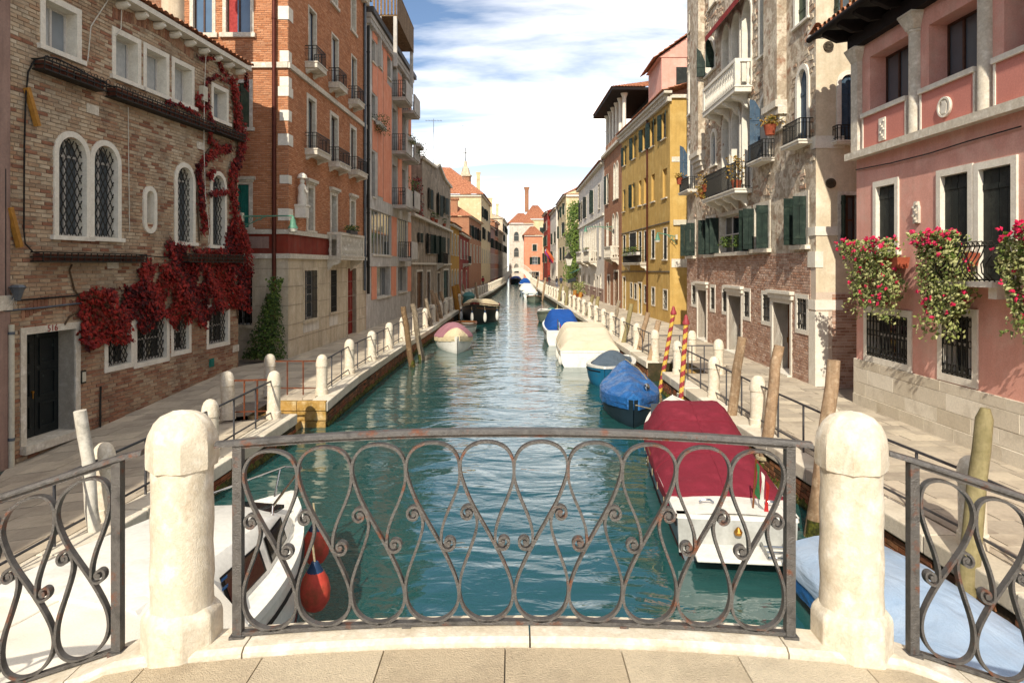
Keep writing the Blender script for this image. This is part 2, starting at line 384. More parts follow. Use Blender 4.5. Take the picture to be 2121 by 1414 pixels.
        if panel:
            mb = MB(); mb.box(u0, u1, pr, pr + .06, zf - .1, zf + h + .02); s.build(mb, 'front_panel', panel, B)
        return B
def tile_roof(face_pts, pitch=.24, row=.38, amp=.055):
    """barrel-tile surface on a quad given as (eave a, eave b, ridge b, ridge a)"""
    A, B, C, D = [Vector(p) for p in face_pts]; mb = MB()
    nw = max(2, int((B - A).length / pitch)); nr = max(2, int((D - A).length / row)); nm = (B - A).cross(D - A).normalized()
    if nm.z < 0: nm = -nm
    rows = []
    for j in range(nr):
        for t, lift in ((0, .045), (1, 0)):
            v = (j + t) / nr; a = A.lerp(D, v); b = B.lerp(C, v)
            rows.append([tuple(a.lerp(b, k / (nw * 6)) + nm * (lift + amp * abs(math.sin(math.pi * k / 6)) + .01 * math.sin(k * 1.7 + j * 2.3))) for k in range(nw * 6 + 1)])
    mb.grid(rows); return mb
def bricks(F, u0, u1, zf0, z1, pitch, ln, proud, mat, nparts=0, tintf=None, gap=.011, parent=None, umax_part=None):
    """every brick its own block in running bond, cut round the openings: the nearest as parts, the rest joined"""
    var = []
    for k in range(14):
        mb = MB(); mb.ti = (k + .5) / 14; h = pitch / 2 - gap / 2; a, b = -ln / 2 + gap / 2, ln / 2 - gap / 2; pr = proud * (.5 + .7 * rnd.random()); c = .004
        mb.add([(a, -.02, -h), (b, -.02, -h), (b, -.02, h), (a, -.02, h), (a + c + abs(jit(.006)), pr, -h + c), (b - c, pr + jit(.003), -h + c + abs(jit(.005))), (b - c - abs(jit(.006)), pr, h - c), (a + c, pr + jit(.003), h - c)],
               [(4, 5, 6, 7), (0, 1, 5, 4), (1, 2, 6, 5), (2, 3, 7, 6), (3, 0, 4, 7)]); var.append(mb)
    cand = []; rest = MB(); nr = int((z1 - zf0(0) if callable(zf0) else z1 - zf0) / pitch) + 12; zb = -1.2
    j = 0
    while True:
        zc = zb + (j + .5) * pitch; j += 1
        if zc + pitch / 2 > z1: break
        bl = [(a - .012, b + .012) for a, b in F.blocked(zc, pitch * .5)] + [(1e9, 1e9)]; cur = u0
        off = (j % 2) * ln * .5 + rnd.random() * ln * .35
        for (a, b) in bl:
            e = min(a, u1)
            if e > cur:
                k = math.floor((cur - off) / ln)
                while k * ln + off < e:
                    p, q = max(k * ln + off, cur), min((k + 1) * ln + off, e); k += 1
                    if q - p < .04: continue
                    if zc < (zf0((p + q) / 2) if callable(zf0) else zf0): continue
                    t = tintf((p + q) / 2, zc) if tintf else rnd.random()
                    if t is None: continue
                    t = min(.999, max(0, t))
                    wp = F.W((p + q) / 2, 0, zc)
                    if nparts and q - p > ln * .97: cand.append(((wp[0] ** 2 + wp[1] ** 2 + (wp[2] - CZ) ** 2), (p + q) / 2, zc, t))
                    else:
                        if rnd.random() < .35: rest_half = [(p, (p + q) / 2), ((p + q) / 2, q)] if q - p > ln * .8 else [(p, q)]
                        else: rest_half = [(p, q)]
                        for (pp, qq) in rest_half: add_brick(rest, pp, qq, zc, pitch, gap, proud, min(.999, max(0, t + jit(.1))))
            cur = max(cur, b)
            if cur >= u1: break
    vis = [c for c in cand if visible_px(F.W(c[1], 0, c[2]))]; vis.sort(); part = set((c[1], c[2]) for c in vis[:nparts])
    meshes = {}
    for c in cand:
        if (c[1], c[2]) in part:
            k = int(c[3] * 14)
            if k not in meshes:
                m_ = var[k]
                if F.flip > 0: m_.v = [(x, -y, z) for x, y, z in m_.v]
                meshes[k] = m_.mesh('brick', mat)
            inst('brick', meshes[k], parent or F.H.o, F.L(c[1], 0, c[2]), F.ang)
        else: add_brick(rest, c[1] - ln / 2, c[1] + ln / 2, c[2], pitch, gap, proud, c[3])
    o = F.build(rest, 'brickwork', mat, parent); tag(o, kind='stuff'); return o
def add_brick(mb, p, q, zc, pitch, gap, proud, t):
    mb.ti = t; h = pitch / 2 - gap / 2; g = gap / 2; pr = proud * (.45 + .75 * rnd.random()); c = .004
    mb.add([(p + g, -.02, zc - h), (q - g, -.02, zc - h), (q - g, -.02, zc + h), (p + g, -.02, zc + h),
            (p + g + c + abs(jit(.006)), pr, zc - h + c), (q - g - c, pr + jit(.003), zc - h + c + abs(jit(.004))), (q - g - c, pr, zc + h - c), (p + g + c, pr, zc + h - c - abs(jit(.004)))],
           [(4, 5, 6, 7), (0, 1, 5, 4), (1, 2, 6, 5), (2, 3, 7, 6), (3, 0, 4, 7)])
def visible_px(p):
    if p[1] < .5: return False
    x = CX + FPX * p[0] / p[1]; y = HY - FPX * (p[2] - CZ) / p[1]; return 5 < x < 2116 and 5 < y < 1409
def foliage(name, mat, pts, size, parent, tintf=None, flat=.5, org=(0, 0, 0), n=None):
    """leaf-sized folded blades at the given points (x,y,z,nx,ny,nz)"""
    mb = MB()
    for (x, y, z, nx, ny, nz) in pts:
        s = size * rnd.uniform(.55, 1.2); N = Vector((nx + jit(flat), ny + jit(flat), nz + jit(flat)))
        N = N.normalized() if N.length > 1e-5 else Vector((0, 0, 1))
        a = N.cross(Vector((jit(1), jit(1), jit(1) + .01))).normalized(); b = N.cross(a); p = Vector((x, y, z)) - Vector(org)
        mb.ti = tintf(x, y, z) if tintf else rnd.random()
        mb.add([tuple(p - a * s * .5), tuple(p + b * s * .34 - N * s * .12), tuple(p + a * s * .5 - N * s * .1), tuple(p - b * s * .34 - N * s * .12), tuple(p + N * s * .05)], [(0, 4, 1), (1, 4, 2), (2, 4, 3), (3, 4, 0)])
    o = mb.build(name, mat, parent); tag(o, kind='stuff'); return o
# ---------------------------------------------------------------- palette
mk('istria', ['d8d0c0', 'c4b9a6', 'e4ddcf'], 5, .8, .5, 45, dirt='8f8371', dscale=4, damt=.45, dpos=(.52, .72))
mk('istria_clean', ['e3dccd', 'd3cab9'], 4, .75, .3, 45, dirt='a2937c', dscale=5, damt=.4, dpos=(.56, .75))
mk('pillar_stone', ['e2d8c5', 'cfc2ab', 'e8e0d0'], 9, .85, .3, 110, dirt='9c8460', dscale=3.6, damt=.62, dpos=(.55, .74))
mk('kerb', ['ddd3c0', 'c6baa4', 'e6ddcb'], 3, .8, .6, 50, dirt='97886f', dscale=2.2, damt=.5, dpos=(.5, .75), tint=True)
mk('paver', ['b3a794', 'c1b39d', 'a69a88', 'cabca4', '9b9080'], 3, .8, .35, 40, tint=True, dirt='6d5f54', dscale=.8, damt=.55, dpos=(.48, .72))
mk('paver_joint', ['6b6156', '83766a'], 3, .95, .3, 60)
mk('deck_slab', ['d9c8ab', 'ccb99b', 'e0d1b6'], 4, .9, .9, 130, tint=True, dirt='7d6c5a', dscale=2.5, damt=.4)
mk('quay_brick', ['5b3526', '86482f', '9c5d3c', '74513c', 'a8714a', '4c3a2c'], 9, .85, .6, 60, tint=True, dirt='3a3520', dscale=1.6, damt=.75, dpos=(.45, .65))
mk('quay_wall', ['54432f', '3f3626', '6a553c'], 4, .9, .7, 25, dirt='2b2c17', dscale=1.5, damt=.8, dpos=(.42, .62))
mk('weed', ['3a3d14', '55551c', '23260d', '6f5a20'], 6, .9, 1.2, 22)
mk('wet_stone', ['c2a06a', 'a8823f', 'd0b88a'], 3, .6, .5, 30, dirt='5b4a1c', dscale=2.5, damt=.75, dpos=(.48, .66))
mk('iron', ['26251f', '35322d'], 20, .55, .4, 90, metal=.3)
mk('iron_rail', ['585552', '686460', '4b4845'], 14, .42, .45, 160, metal=.5, dirt='7f4524', dscale=9, damt=.8, dpos=(.56, .67), spec=.5)
mk('iron_grey', ['45454a', '5a5a5c'], 12, .5, .3, 90, metal=.4, dirt='6a3a20', dscale=6, damt=.7, dpos=(.6, .7))
mk('iron_rust', ['7b3d1e', '5a2f1b', '93502a'], 9, .85, .6, 90)
mk('brass', ['b0813a', '8a6328'], 9, .35, .1, 60, metal=.9)
mk('lead', ['3e3b39', '55514e'], 5, .6, .2, 30)
mk('sash_white', ['cfcac2', 'bcb5ab'], 5, .6, .15, 60)
mk('sash_brown', ['3d2a20', '54382a'], 5, .55, .2, 60)
mk('sash_red', ['54231b', '6d3226'], 5, .6, .2, 60)
glass('pane_dark', (.012, .014, .016)); glass('pane_grey', (.10, .12, .135), .12); glass('pane_pale', (.28, .31, .33), .2); glass('pane_sky', (.10, .17, .26), .08); glass('pane_mirror', (.035, .05, .04), .03, 1.)
mk('curtain_white', ['b9b9b4', 'a2a3a0'], 9, .9, .3, 20); mk('curtain_red', ['a8443f', '8a3230'], 9, .9, .3, 20)
mk('shutter_green', ['12201a', '1a2b23', '0e1a15'], 5, .6, .3, 50, streak=.3, dirt='4a5a4c', dscale=5, damt=.5)
mk('shutter_dark', ['171d1b', '222725'], 5, .55, .3, 50, streak=.3, dirt='44463f', dscale=4, damt=.5)
mk('shutter_olive', ['3f4a38', '56604a'], 5, .65, .3, 50, streak=.3)
mk('shutter_blue', ['2e4357', '3f5568', '26384a'], 5, .6, .3, 50, streak=.35, dirt='66727a', dscale=4, damt=.5)
mk('shutter_teal', ['1d6458', '27776a'], 5, .6, .2, 50)
mk('door_dark', ['15191a', '1f2424'], 4, .4, .25, 40, dirt='55605c', dscale=6, damt=.6, dpos=(.62, .7))
mk('door_brown', ['5a3416', '6f4520', '4a2a12'], 8, .5, .3, 40)
mk('door_green', ['3d564f', '2f4540'], 4, .7, .3, 40, streak=.5)
mk('roof_tile', ['b0704f', '935a41', 'c48a68', '7d5240'], 5, .9, .5, 40, dirt='4c3b30', dscale=3, damt=.6)
mk('eave_wood', ['120c0a', '1f1512'], 6, .8, .4, 40)
mk('timber', ['8d7253', '6d563d', 'a58a68'], 9, .85, .6, 50, streak=.6)
mk('timber_pale', ['a5957d', '857662', 'bcae97'], 9, .85, .6, 50, streak=.6)
mk('timber_tan', ['bda284', 'a48768', 'cbb395'], 8, .8, .6, 50, streak=.75, dirt='6f5a45', dscale=3, damt=.55)
mk('timber_orange', ['b88438', '9a6a2c'], 8, .7, .4, 50, streak=.4)
mk('timber_khaki', ['a0926a', '857951'], 8, .75, .4, 50, streak=.5)
mk('paint_yellow', ['d6b352', 'c4a044'], 8, .5, .2, 50); mk('paint_red', ['a04044', '8a3438'], 8, .5, .2, 50)
mk('paint_pole_white', ['d9d3c6', 'bdb6a6'], 6, .75, .4, 60, dirt='6a6258', dscale=5, damt=.6)
mk('render_white', ['ded6c8', 'cfc6b6'], 2, .9, .3, 35, streak=.3, dirt='8f8373', dscale=.9, damt=.5)
# ---------------------------------------------------------------- water
def water_mat():
    m = bpy.data.materials.new('water'); m.use_nodes = True; t = m.node_tree; N = t.nodes; L = t.links; b = N['Principled BSDF']
    b.inputs['Base Color'].default_value = (.014, .070, .066, 1); b.inputs['Roughness'].default_value = .03; b.inputs['IOR'].default_value = 2.0; b.inputs['Specular IOR Level'].default_value = .5
    tc = N.new('ShaderNodeTexCoord')
    def nz(s, d, sx, sy, rot, dist=0):
        mp = N.new('ShaderNodeMapping'); mp.inputs['Scale'].default_value = (sx, sy, 1); mp.inputs['Rotation'].default_value = (0, 0, R(rot)); L.new(tc.outputs['Object'], mp.inputs[0])
        n = N.new('ShaderNodeTexNoise'); n.inputs['Scale'].default_value = s; n.inputs['Detail'].default_value = d; n.inputs['Roughness'].default_value = .5; n.inputs['Distortion'].default_value = dist
        L.new(mp.outputs[0], n.inputs['Vector']); return n.outputs[0]
    a = nz(.62, 2, .8, 1.5, 12, .9); c = nz(2.3, 3, .75, 1.6, -9, .7)
    mu = N.new('ShaderNodeMath'); mu.operation = 'MULTIPLY_ADD'; L.new(c, mu.inputs[0]); mu.inputs[1].default_value = .22; L.new(a, mu.inputs[2])
    bp = N.new('ShaderNodeBump'); bp.inputs['Strength'].default_value = 1; bp.inputs['Distance'].default_value = .062; L.new(mu.outputs[0], bp.inputs['Height']); L.new(bp.outputs[0], b.inputs['Normal'])
    MATS['water'] = m
water_mat()
mb = MB(); mb.quad((-150, -80, 0), (150, -80, 0), (150, 500, 0), (-150, 500, 0)); tag(mb.build('water', 'water'), kind='structure')
# ---------------------------------------------------------------- quays
def lerp_tab(T, y):
    if y <= T[0][0]: return T[0][1]
    for (a, b), (c, d) in zip(T, T[1:]):
        if y <= c: return b + (d - b) * (y - a) / (c - a)
    return T[-1][1]
KL = [(-20, -6.2), (2, -5.85), (9, -5.5), (16.15, -5.12), (17.35, -4.74), (21, -4.76), (30, -4.65), (38.5, -4.37), (49, -4.2), (72, -3.58), (98, -2.5), (146, -1.3), (260, -1.0)]
KR = [(-20, 5.35), (7, 5.29), (9.6, 5.2), (11.2, 4.98), (14.6, 4.86), (21.9, 4.86), (31.6, 4.66), (43, 4.66), (70, 4.3), (83, 3.95), (155, 3.66), (260, 3.6)]
WL = [(-20, -13.8), (23.1, -9.28), (25, -8.2), (36.2, -7.75), (49.4, -7.35), (75, -6.75), (104, -6.6), (200, -3.0), (260, -2)]
WR = [(-20, 8.7), (16.9, 8.53), (19.2, 8.56), (34.3, 8.8), (40.2, 9.3), (54, 8.69), (62, 8.5), (260, 8.6)]
ZKL = [(12, .5), (20, .7)]; ZWL = [(12.5, -.1), (22.8, .7)]
zkl = lambda y: lerp_tab(ZKL, y); zwl = lambda y: lerp_tab(ZWL, y)
ZQ = .7
def quay(name, K, W, zk, zw, notch, sgn, ys):
    """solid quay: top falling from kerb to wall line, canal face, notch for the landing steps"""
    Q = empty(name, (0, 0, 0)); tag(Q, kind='structure'); mb = MB(); n0, n1, nx = notch
    def kx(y, inside): return nx if inside else lerp_tab(K, y)
    segs = [(a, b) for a, b in zip(ys, ys[1:])]
    for a, b in segs:
        ins = a >= n0 - 1e-6 and b <= n1 + 1e-6; xa, xb = kx(a, ins), kx(b, ins); wa, wb = lerp_tab(W, a), lerp_tab(W, b); fx = sgn * 90
        za, zb_, va, vb = zk(a) - .05, zk(b) - .05, zw(a) - .05, zw(b) - .05
        mb.quad((xa, a, za), (xb, b, zb_), (wb, b, vb), (wa, a, va)); mb.quad((wa, a, va), (wb, b, vb), (fx, b, vb), (fx, a, va))
    o = mb.build('pavement_bed', 'paver_joint', Q); mb = MB()
    for a, b in segs:
        ins = a >= n0 - 1e-6 and b <= n1 + 1e-6; xa, xb = kx(a, ins), kx(b, ins)
        mb.quad((xa, a, -1.5), (xb, b, -1.5), (xb, b, zk(b) - .05), (xa, a, zk(a) - .05))
    for y in (n0, n1): mb.quad((nx, y, -1.5), (lerp_tab(K, y), y, -1.5), (lerp_tab(K, y), y, zk(y) - .05), (nx, y, zk(y) - .05))
    mb.build('canal_wall', 'quay_wall', Q)
    return Q
NL = (16.15, 17.35, -6.25); NR = (21.9, 24.2, 6.3)
ysl = sorted({-20, 2, 5, 9, 12, 14, NL[0], NL[1], 20, 21, 22.8, 25, 30, 34, 38.5, 44, 49, 60, 72, 85, 98, 110, 125, 146, 175, 200, 260})
ysr = sorted({-20, 2, 5, 7, 9.6, 11.2, 14.6, 18, NR[0], NR[1], 28, 31.6, 37, 43, 56, 70, 83, 100, 125, 155, 200, 260})
QL = quay('left_quay', KL, WL, zkl, zwl, NL, -1, ysl)
QR = quay('right_quay', KR, WR, lambda y: ZQ, lambda y: ZQ, NR, 1, ysr)
def kerbs(Q, K, zk, sgn, notch, y0, y1):
    y = y0
    while y < y1:
        L_ = rnd.uniform(1.3, 1.9) * (1 if y < 60 else 2.2); e = y + L_
        if y < notch[0] < e + .4: e = notch[0]
        if notch[0] <= y < notch[1]: y = notch[1]; continue
        mb = MB(); mb.ti = rnd.random(); g = .008; xa, xb = lerp_tab(K, y), lerp_tab(K, e); za, zb_ = zk(y), zk(e)
        o = sgn * -.05; i_ = sgn * .42; h = .24
        lo = [(xa + o, y + g, za - h), (xb + o, e - g, zb_ - h), (xb + i_, e - g, zb_ - h), (xa + i_, y + g, za - h)]
        dz = jit(.008); hi = [(x, yy, z + h + dz + jit(.004)) for x, yy, z in lo]
        mb.hexa(lo, hi); mb.build('kerb_stone', 'kerb', Q, bevel=.02 if y < 45 else 0); y = e
kerbs(QL, KL, zkl, -1, NL, 7, 175); kerbs(QR, KR, lambda y: ZQ, 1, NR, 4, 175)
def pave(Q, K, W, zk, zw, sgn, notch, y0, y1, nparts, row=.44):
    cand = []; y = y0; r = 0
    while y < y1:
        rw = row * rnd.uniform(.85, 1.15) * (1 if y < 45 else 1.6); ya, yb = y + .006, y + rw - .006; y += rw; r += 1
        t = 0.; k0, k1 = lerp_tab(K, ya) + sgn * .43, lerp_tab(W, ya); span = abs(k1 - k0); x = -rnd.random() * .5
        while x < span:
            wd = rnd.uniform(.42, .85); a, b = max(x, 0) + .006, min(x + wd, span) - .006; x += wd
            if b - a < .05: continue
            def P(l, yy):
                kx, wx = lerp_tab(K, yy) + sgn * .43, lerp_tab(W, yy); f = l / span; return (kx + (wx - kx) * f, yy, zk(yy) + (zw(yy) - zk(yy)) * f)
            c = [P(a, ya), P(b, ya), P(b, yb), P(a, yb)]
            if notch[0] - .25 < ya < notch[1] + .05 or notch[0] < yb < notch[1] + .2:
                if abs(c[0][0]) < abs(notch[2]) + .3: continue
            cand.append((abs(c[0][0]) * .0 + ya, c))
    vis = [q for q in cand if any(visible_px(p) for p in q[1])]; vis.sort(key=lambda q: q[0]); part = set(id(q) for q in vis[:nparts]); rest = MB()
    for q in cand:
        mb = MB() if id(q) in part else rest; mb.ti = rnd.random(); dz = jit(.006)
        mb.hexa([(p[0], p[1], p[2] - .06) for p in q[1]], [(p[0], p[1], p[2] + dz + jit(.002)) for p in q[1]])
        if id(q) in part: mb.build('paving_slab', 'paver', Q)
    tag(rest.build('paving', 'paver', Q), kind='stuff')
pave(QL, KL, WL, zkl, zwl, -1, NL, 8, 100, 300, .62); pave(QR, KR, WR, lambda y: ZQ, lambda y: ZQ, 1, NR, 4, 110, 300)
# landing steps
def steps(name, label, x0, x1, y0, y1, z0, n, sgn):
    S = empty(name, (x0, (y0 + y1) / 2, 0)); tag(S, label, 'steps')
    for k in range(n):
        a = x0; b = x0 + (x1 - x0) * (k + 1) / n
        mb = MB(); mb.box(min(a, b) - x0, max(a, b) - x0, -(y1 - y0) / 2, (y1 - y0) / 2, -1.2, z0 - .2 * (k + 1) - k * .003)
        mb.build('step', 'wet_stone', S, bevel=.02)
steps('landing_steps', 'rust stained stone landing steps in the quay gap by the creeper covered house', NL[2] + .02, -4.9, NL[0] + .01, NL[1] - .07, .6, 3, -1)
for i_, (z_, h_, p_) in enumerate(((.42, .24, .06), (.17, .24, .03), (-.1, .26, .05), (-.4, .29, .02))):
    for j_ in range(2): mb = MB(); xa = -6.2 + .74 * j_; mb.box(xa + .004, xa + .736, NL[1] - p_, NL[1] + .1, z_ + .004, z_ + h_); mb.build('facing_stone', 'wet_stone', QL, bevel=.012)
steps('landing_steps', 'weedy stone landing steps in the quay gap beside the striped poles', NR[2] - .02, 4.9, NR[0] + .01, NR[1] - .01, .66, 4, 1)
# bricks and weed on the canal faces
def quay_bricks(Q, K, zk, sgn, ya, yb, nparts, ln=.27, pitch=.085):
    H = House.__new__(House); H.o = Q; H.org = (0, 0, 0)
    ys = [t for t, _ in K if ya < t < yb]; ys = [ya] + ys + [yb]
    for a, b in zip(ys, ys[1:]):
        F = Face(H, (lerp_tab(K, a), a), (lerp_tab(K, b), b), (-sgn, 0))
        bricks(F, 0, F.len, -.25, min(zk(a), zk(b)) - .24, pitch, ln, .02, 'quay_brick', nparts, lambda u, z: None if rnd.random() < .06 else rnd.random() * .75 + (.25 if z > .2 else -.1), parent=Q)
        mb = MB(); n = max(2, int((b - a) / .08))
        mb.grid([[(u * F.len / n, .022 + .02 * rnd.random(), -.3) for u in range(n + 1)], [(u * F.len / n, .05 + .03 * rnd.random(), .02 + .05 * rnd.random()) for u in range(n + 1)], [(u * F.len / n, -.01, .1 + .12 * rnd.random()) for u in range(n + 1)]])
        tag(F.build(mb, 'waterline_weed', 'weed', Q), kind='stuff')
quay_bricks(QR, KR, lambda y: ZQ, 1, 6.9, 14.6, 95); quay_bricks(QR, KR, lambda y: ZQ, 1, 14.6, 21.9, 0); quay_bricks(QR, KR, lambda y: ZQ, 1, 24.2, 43, 0)
quay_bricks(QL, KL, zkl, -1, 8.9, 16.15, 0); quay_bricks(QL, KL, zkl, -1, 17.35, 49, 0)
# numbered stone let into the canal wall
S = empty('mooring_plaque', (4.84, 19.6, .2)); tag(S, 'small pale stone numbered 3 let into the canal wall by the striped poles', 'plaque')
mb = MB(); mb.box(-.06, .05, -.22, .22, -.22, .22); mb.build('slab', 'istria', S, bevel=.01)
def text(name, s, size, mat, parent, loc, rot, ext=.004):
    c = bpy.data.curves.new(name, 'FONT'); c.body = s; c.size = size; c.extrude = ext; c.align_x = 'CENTER'; c.align_y = 'CENTER'
    t = bpy.data.objects.new(name, c); COL.objects.link(t); me = bpy.data.meshes.new_from_object(t); bpy.data.objects.remove(t); me.materials.clear(); me.materials.append(MATS[mat])
    return inst(name, me, parent, loc, rot=rot)
text('numeral', '3', .34, 'iron', S, (-.065, 0, 0), (R(90), 0, R(-90)))
# ---------------------------------------------------------------- bollards and quay rails
bol = MB().lathe([(.168, 0), (.168, .16), (.15, .17), (.148, .74), (.165, .76), (.165, .83), (.16, .86), (.148, .94), (.118, 1.02), (.07, 1.065), (.02, 1.08)], 20)
ME_BOL = [bol.mesh('stone_post', 'pillar_stone', smooth=True)]
def bollard(x, y, z, side):
    lab = 'white domed stone bollard on the quay of the creeper house' if side < 0 else 'white domed stone bollard on the quay of the pink house'
    o = inst('bollard', ME_BOL[0], None, (x, y, z), rnd.random() * 6); s = 1 + jit(.04); o.scale = (s, s, 1 + jit(.03)); o.rotation_euler = (jit(.02), jit(.02), rnd.random() * 6)
    return tag(o, lab, 'bollard', 'bollards along the creeper house quay' if side < 0 else 'bollards along the pink house quay')
def rail(p, q, side, mat='iron_grey', nb=2, rust=False):
    P, Q_ = Vector(p), Vector(q); d = Q_ - P; ln = math.hypot(d.x, d.y); a = math.atan2(d.y, d.x); sl = d.z / ln
    o = empty('quay_railing', tuple(P), a)
    if rust: tag(o, 'rusty iron railing across the head of the landing steps by the creeper house', 'railing', 'rusty railings at the landing steps')
    else:
        tag(o, 'thin dark iron railing between bollards on the quay of the ' + ('creeper house' if side < 0 else 'pink house'), 'railing', 'quay railings of the ' + ('creeper house' if side < 0 else 'pink house'))
    m = 'iron_rust' if rust else mat; e = ln - .13
    for nm, z, r in (('top_rail', .88, .022), ('bottom_rail', .16, .018)):
        mb = MB(); mb.tube([(.13, 0, z + sl * .13), (e, 0, z + sl * e)], r, 4); mb.build(nm, m, o)
    for k in range(nb):
        x = .13 + (e - .13) * (k + .5 + (.12 if k == 0 and nb == 2 else (-.12 if nb == 2 else 0))) / nb
        mb = MB(); mb.box(x - .014, x + .014, -.014, .014, sl * x - .02, .87 + sl * x); mb.build('baluster', m, o)
def fence(K, zk, sgn, ys):
    pts = [(lerp_tab(K, y) + sgn * .36, y, zk(y) - .01) for y in ys]
    for p in pts: bollard(*p, sgn)
    for p, q in zip(pts, pts[1:]): rail(p, q, sgn)
fence(KL, zkl, -1, [3.6, 6.7, 9.75, 12.8, 15.75])
fence(KL, zkl, -1, [18.3 + 3.2 * k for k in range(41)])
fence(KR, lambda y: ZQ, 1, [5.2, 8.3, 11.4, 14.5, 17.65, 21.5])
fence(KR, lambda y: ZQ, 1, [24.65 + 3.2 * k for k in range(39)])
for (x, y, s) in ((-6.55, 15.75, -1), (-6.5, 18.3, -1), (6.5, 21.5, 1), (6.5, 24.6, 1)):
    o_ = bollard(x, y, (zkl(y) - .03) if s < 0 else ZQ, s); tag(o_, 'inner stone bollard set back at the landing steps ' + ('by the creeper house' if s < 0 else 'by the striped poles'), 'bollard', 'inner bollards at the steps ' + ('by the creeper house' if s < 0 else 'by the striped poles'))
rail((-6.55, 15.75, zkl(15.75) - .03), (-5.5, 15.75, zkl(15.75)), -1, rust=True); rail((-6.5, 18.3, .66), (-5.12, 18.3, .66), -1, rust=True)
rail((5.22, 21.5, ZQ), (6.5, 21.5, ZQ), 1); rail((5.16, 24.6, ZQ), (6.5, 24.6, ZQ), 1)
# ---------------------------------------------------------------- the footbridge we stand on
BY = 3.15                                     # plane of the railing
def dz(x):                                    # crown of the bridge, falling to both quays
    a = abs(x); return 2.4 - .034 * a * a if a < 1.75 else 2.4 - .034 * 1.75 ** 2 - .33 * (a - 1.75)
B = empty('footbridge', (0, 1, 0)); tag(B, 'cream stone footbridge kerb and paved deck in front of the iron railing', 'bridge')
xs = [-6.2 + .2 * k for k in range(63)]
mb = MB()
for y in (-2.2, 3.2):
    rows = [[(x, y - 1, dz(x) - .03) for x in xs], [(x, y - 1, max(-.6, dz(x) - .32 - .055 * x * x)) for x in xs]]; mb.grid(rows)
mb.grid([[(x, -3.2, dz(x) - .03) for x in xs], [(x, 2.2, dz(x) - .03) for x in xs]])
mb.grid([[(x, -3.2, max(-.6, dz(x) - .32 - .055 * x * x)) for x in xs], [(x, 2.2, max(-.6, dz(x) - .32 - .055 * x * x)) for x in xs]])
mb.build('arch', 'istria', B)
cuts = [-6.2, -5.1, -4.1, -3.0, -1.98, -1.2, .08, 1.23, 2.05, 3.1, 4.2, 5.2, 6.2]
for a, b in zip(cuts, cuts[1:]):
    mb = MB(); n = 8; mb.ti = rnd.random(); tp = []
    inner = lambda x: 3.03 if abs(x) < 1.85 else 2.99
    X = [a + .004 + (b - a - .008) * k / n for k in range(n + 1)]
    rows = [[(x, inner(x) - 1, dz(x) - .1) for x in X], [(x, inner(x) - 1, dz(x) + .028) for x in X], [(x, inner(x) - .975, dz(x) + .045) for x in X], [(x, 2.235, dz(x) + .045) for x in X], [(x, 2.255, dz(x) + .03) for x in X], [(x, 2.255, dz(x) - .12) for x in X], [(x, inner(x) - 1, dz(x) - .1) for x in X]]
    mb.grid(rows)
    for k in (0, -1): mb.add([r[k] for r in rows[:-1]], [tuple(range(6))])
    mb.build('kerb_stone', 'pillar_stone', B)
k = 0
for (ya, yb) in ((2.52, 3.02), (2.0, 2.512), (1.45, 1.992), (.9, 1.442), (.3, .892), (-.6, .292), (-2, -.608)):
    x = -5.6 - .3 * (k % 2)
    while x < 5.6:
        wd = rnd.uniform(.5, .62); mb = MB(); mb.ti = rnd.random(); n = 3; X = [x + .003 + (wd - .006) * i / n for i in range(n + 1)]; k += 1
        rows = [[(q, ya - 1, dz(q) - .06) for q in X], [(q, ya - 1, dz(q) + .012) for q in X], [(q, yb - 1, dz(q) + .012) for q in X], [(q, yb - 1, dz(q) - .06) for q in X]]; mb.grid(rows)
        for j in (0, -1): mb.add([r[j] for r in rows], [(0, 1, 2, 3)])
        mb.build('paving_slab', 'deck_slab', B); x += wd
# stone pillars at the crown
def pillar(x, lab, seed):
    rg = random.Random(seed); o = empty('stone_pillar', (x, BY + .02, dz(x) + .04)); o.scale = (.825, .825, .965); tag(o, lab, 'pillar', None)
    mb = MB(); n = 8
    mb.lathe([(.215, -.08), (.213, .12), (.207, .15), (.172, .185)], 8, ph=math.pi / 8); mb.build('base', 'pillar_stone', o, bevel=.012)
    mb = MB(); N_ = 28; rows = []
    for i in range(15):
        z = .16 + i * .05; rr = .166 - .004 * i / 14 + .003 * math.sin(i * 1.3 + seed)
        rows.append([((rr + rg.uniform(-.0022, .0022)) * math.cos(2 * math.pi * k_ / N_), (rr + rg.uniform(-.0022, .0022)) * math.sin(2 * math.pi * k_ / N_), z) for k_ in range(N_)])
    rows = [r + r[:1] for r in rows]; mb.grid(rows); mb.build('shaft', 'pillar_stone', o, smooth='all')
    mb = MB(); prof = [(.13, .835), (.178, .84), (.181, .87), (.18, .955), (.172, 1.0), (.15, 1.048), (.115, 1.08), (.07, 1.098), (.02, 1.104)]; rows = []
    for r_, z in prof:
        row_ = []
        for k_ in range(48):
            t = 2 * math.pi * k_ / 48; oc = math.cos(math.pi / 8) / math.cos((t + math.pi / 8) % (math.pi / 4) - math.pi / 8); fz = 1 if z < .99 else max(0, 1 - (z - .99) / .06)
            q = r_ * (1 + (oc * 1.045 - 1) * fz) + .004 * mnoise.noise(Vector((math.cos(t) * 3, math.sin(t) * 3, z * 14 + seed)))
            row_.append((q * math.cos(t), q * math.sin(t), z + .004 * mnoise.noise(Vector((math.cos(t) * 4, math.sin(t) * 4, seed)))))
        rows.append(row_ + row_[:1])
    mb.grid(rows); mb.add([p for p in rows[-1][:-1]], [tuple(range(48))]); c = mb.build('cap', 'pillar_stone', o, smooth=True)
    return o
pillar(-1.53, 'round white stone pillar with rough domed cap beside the white cabin cruiser', 3)
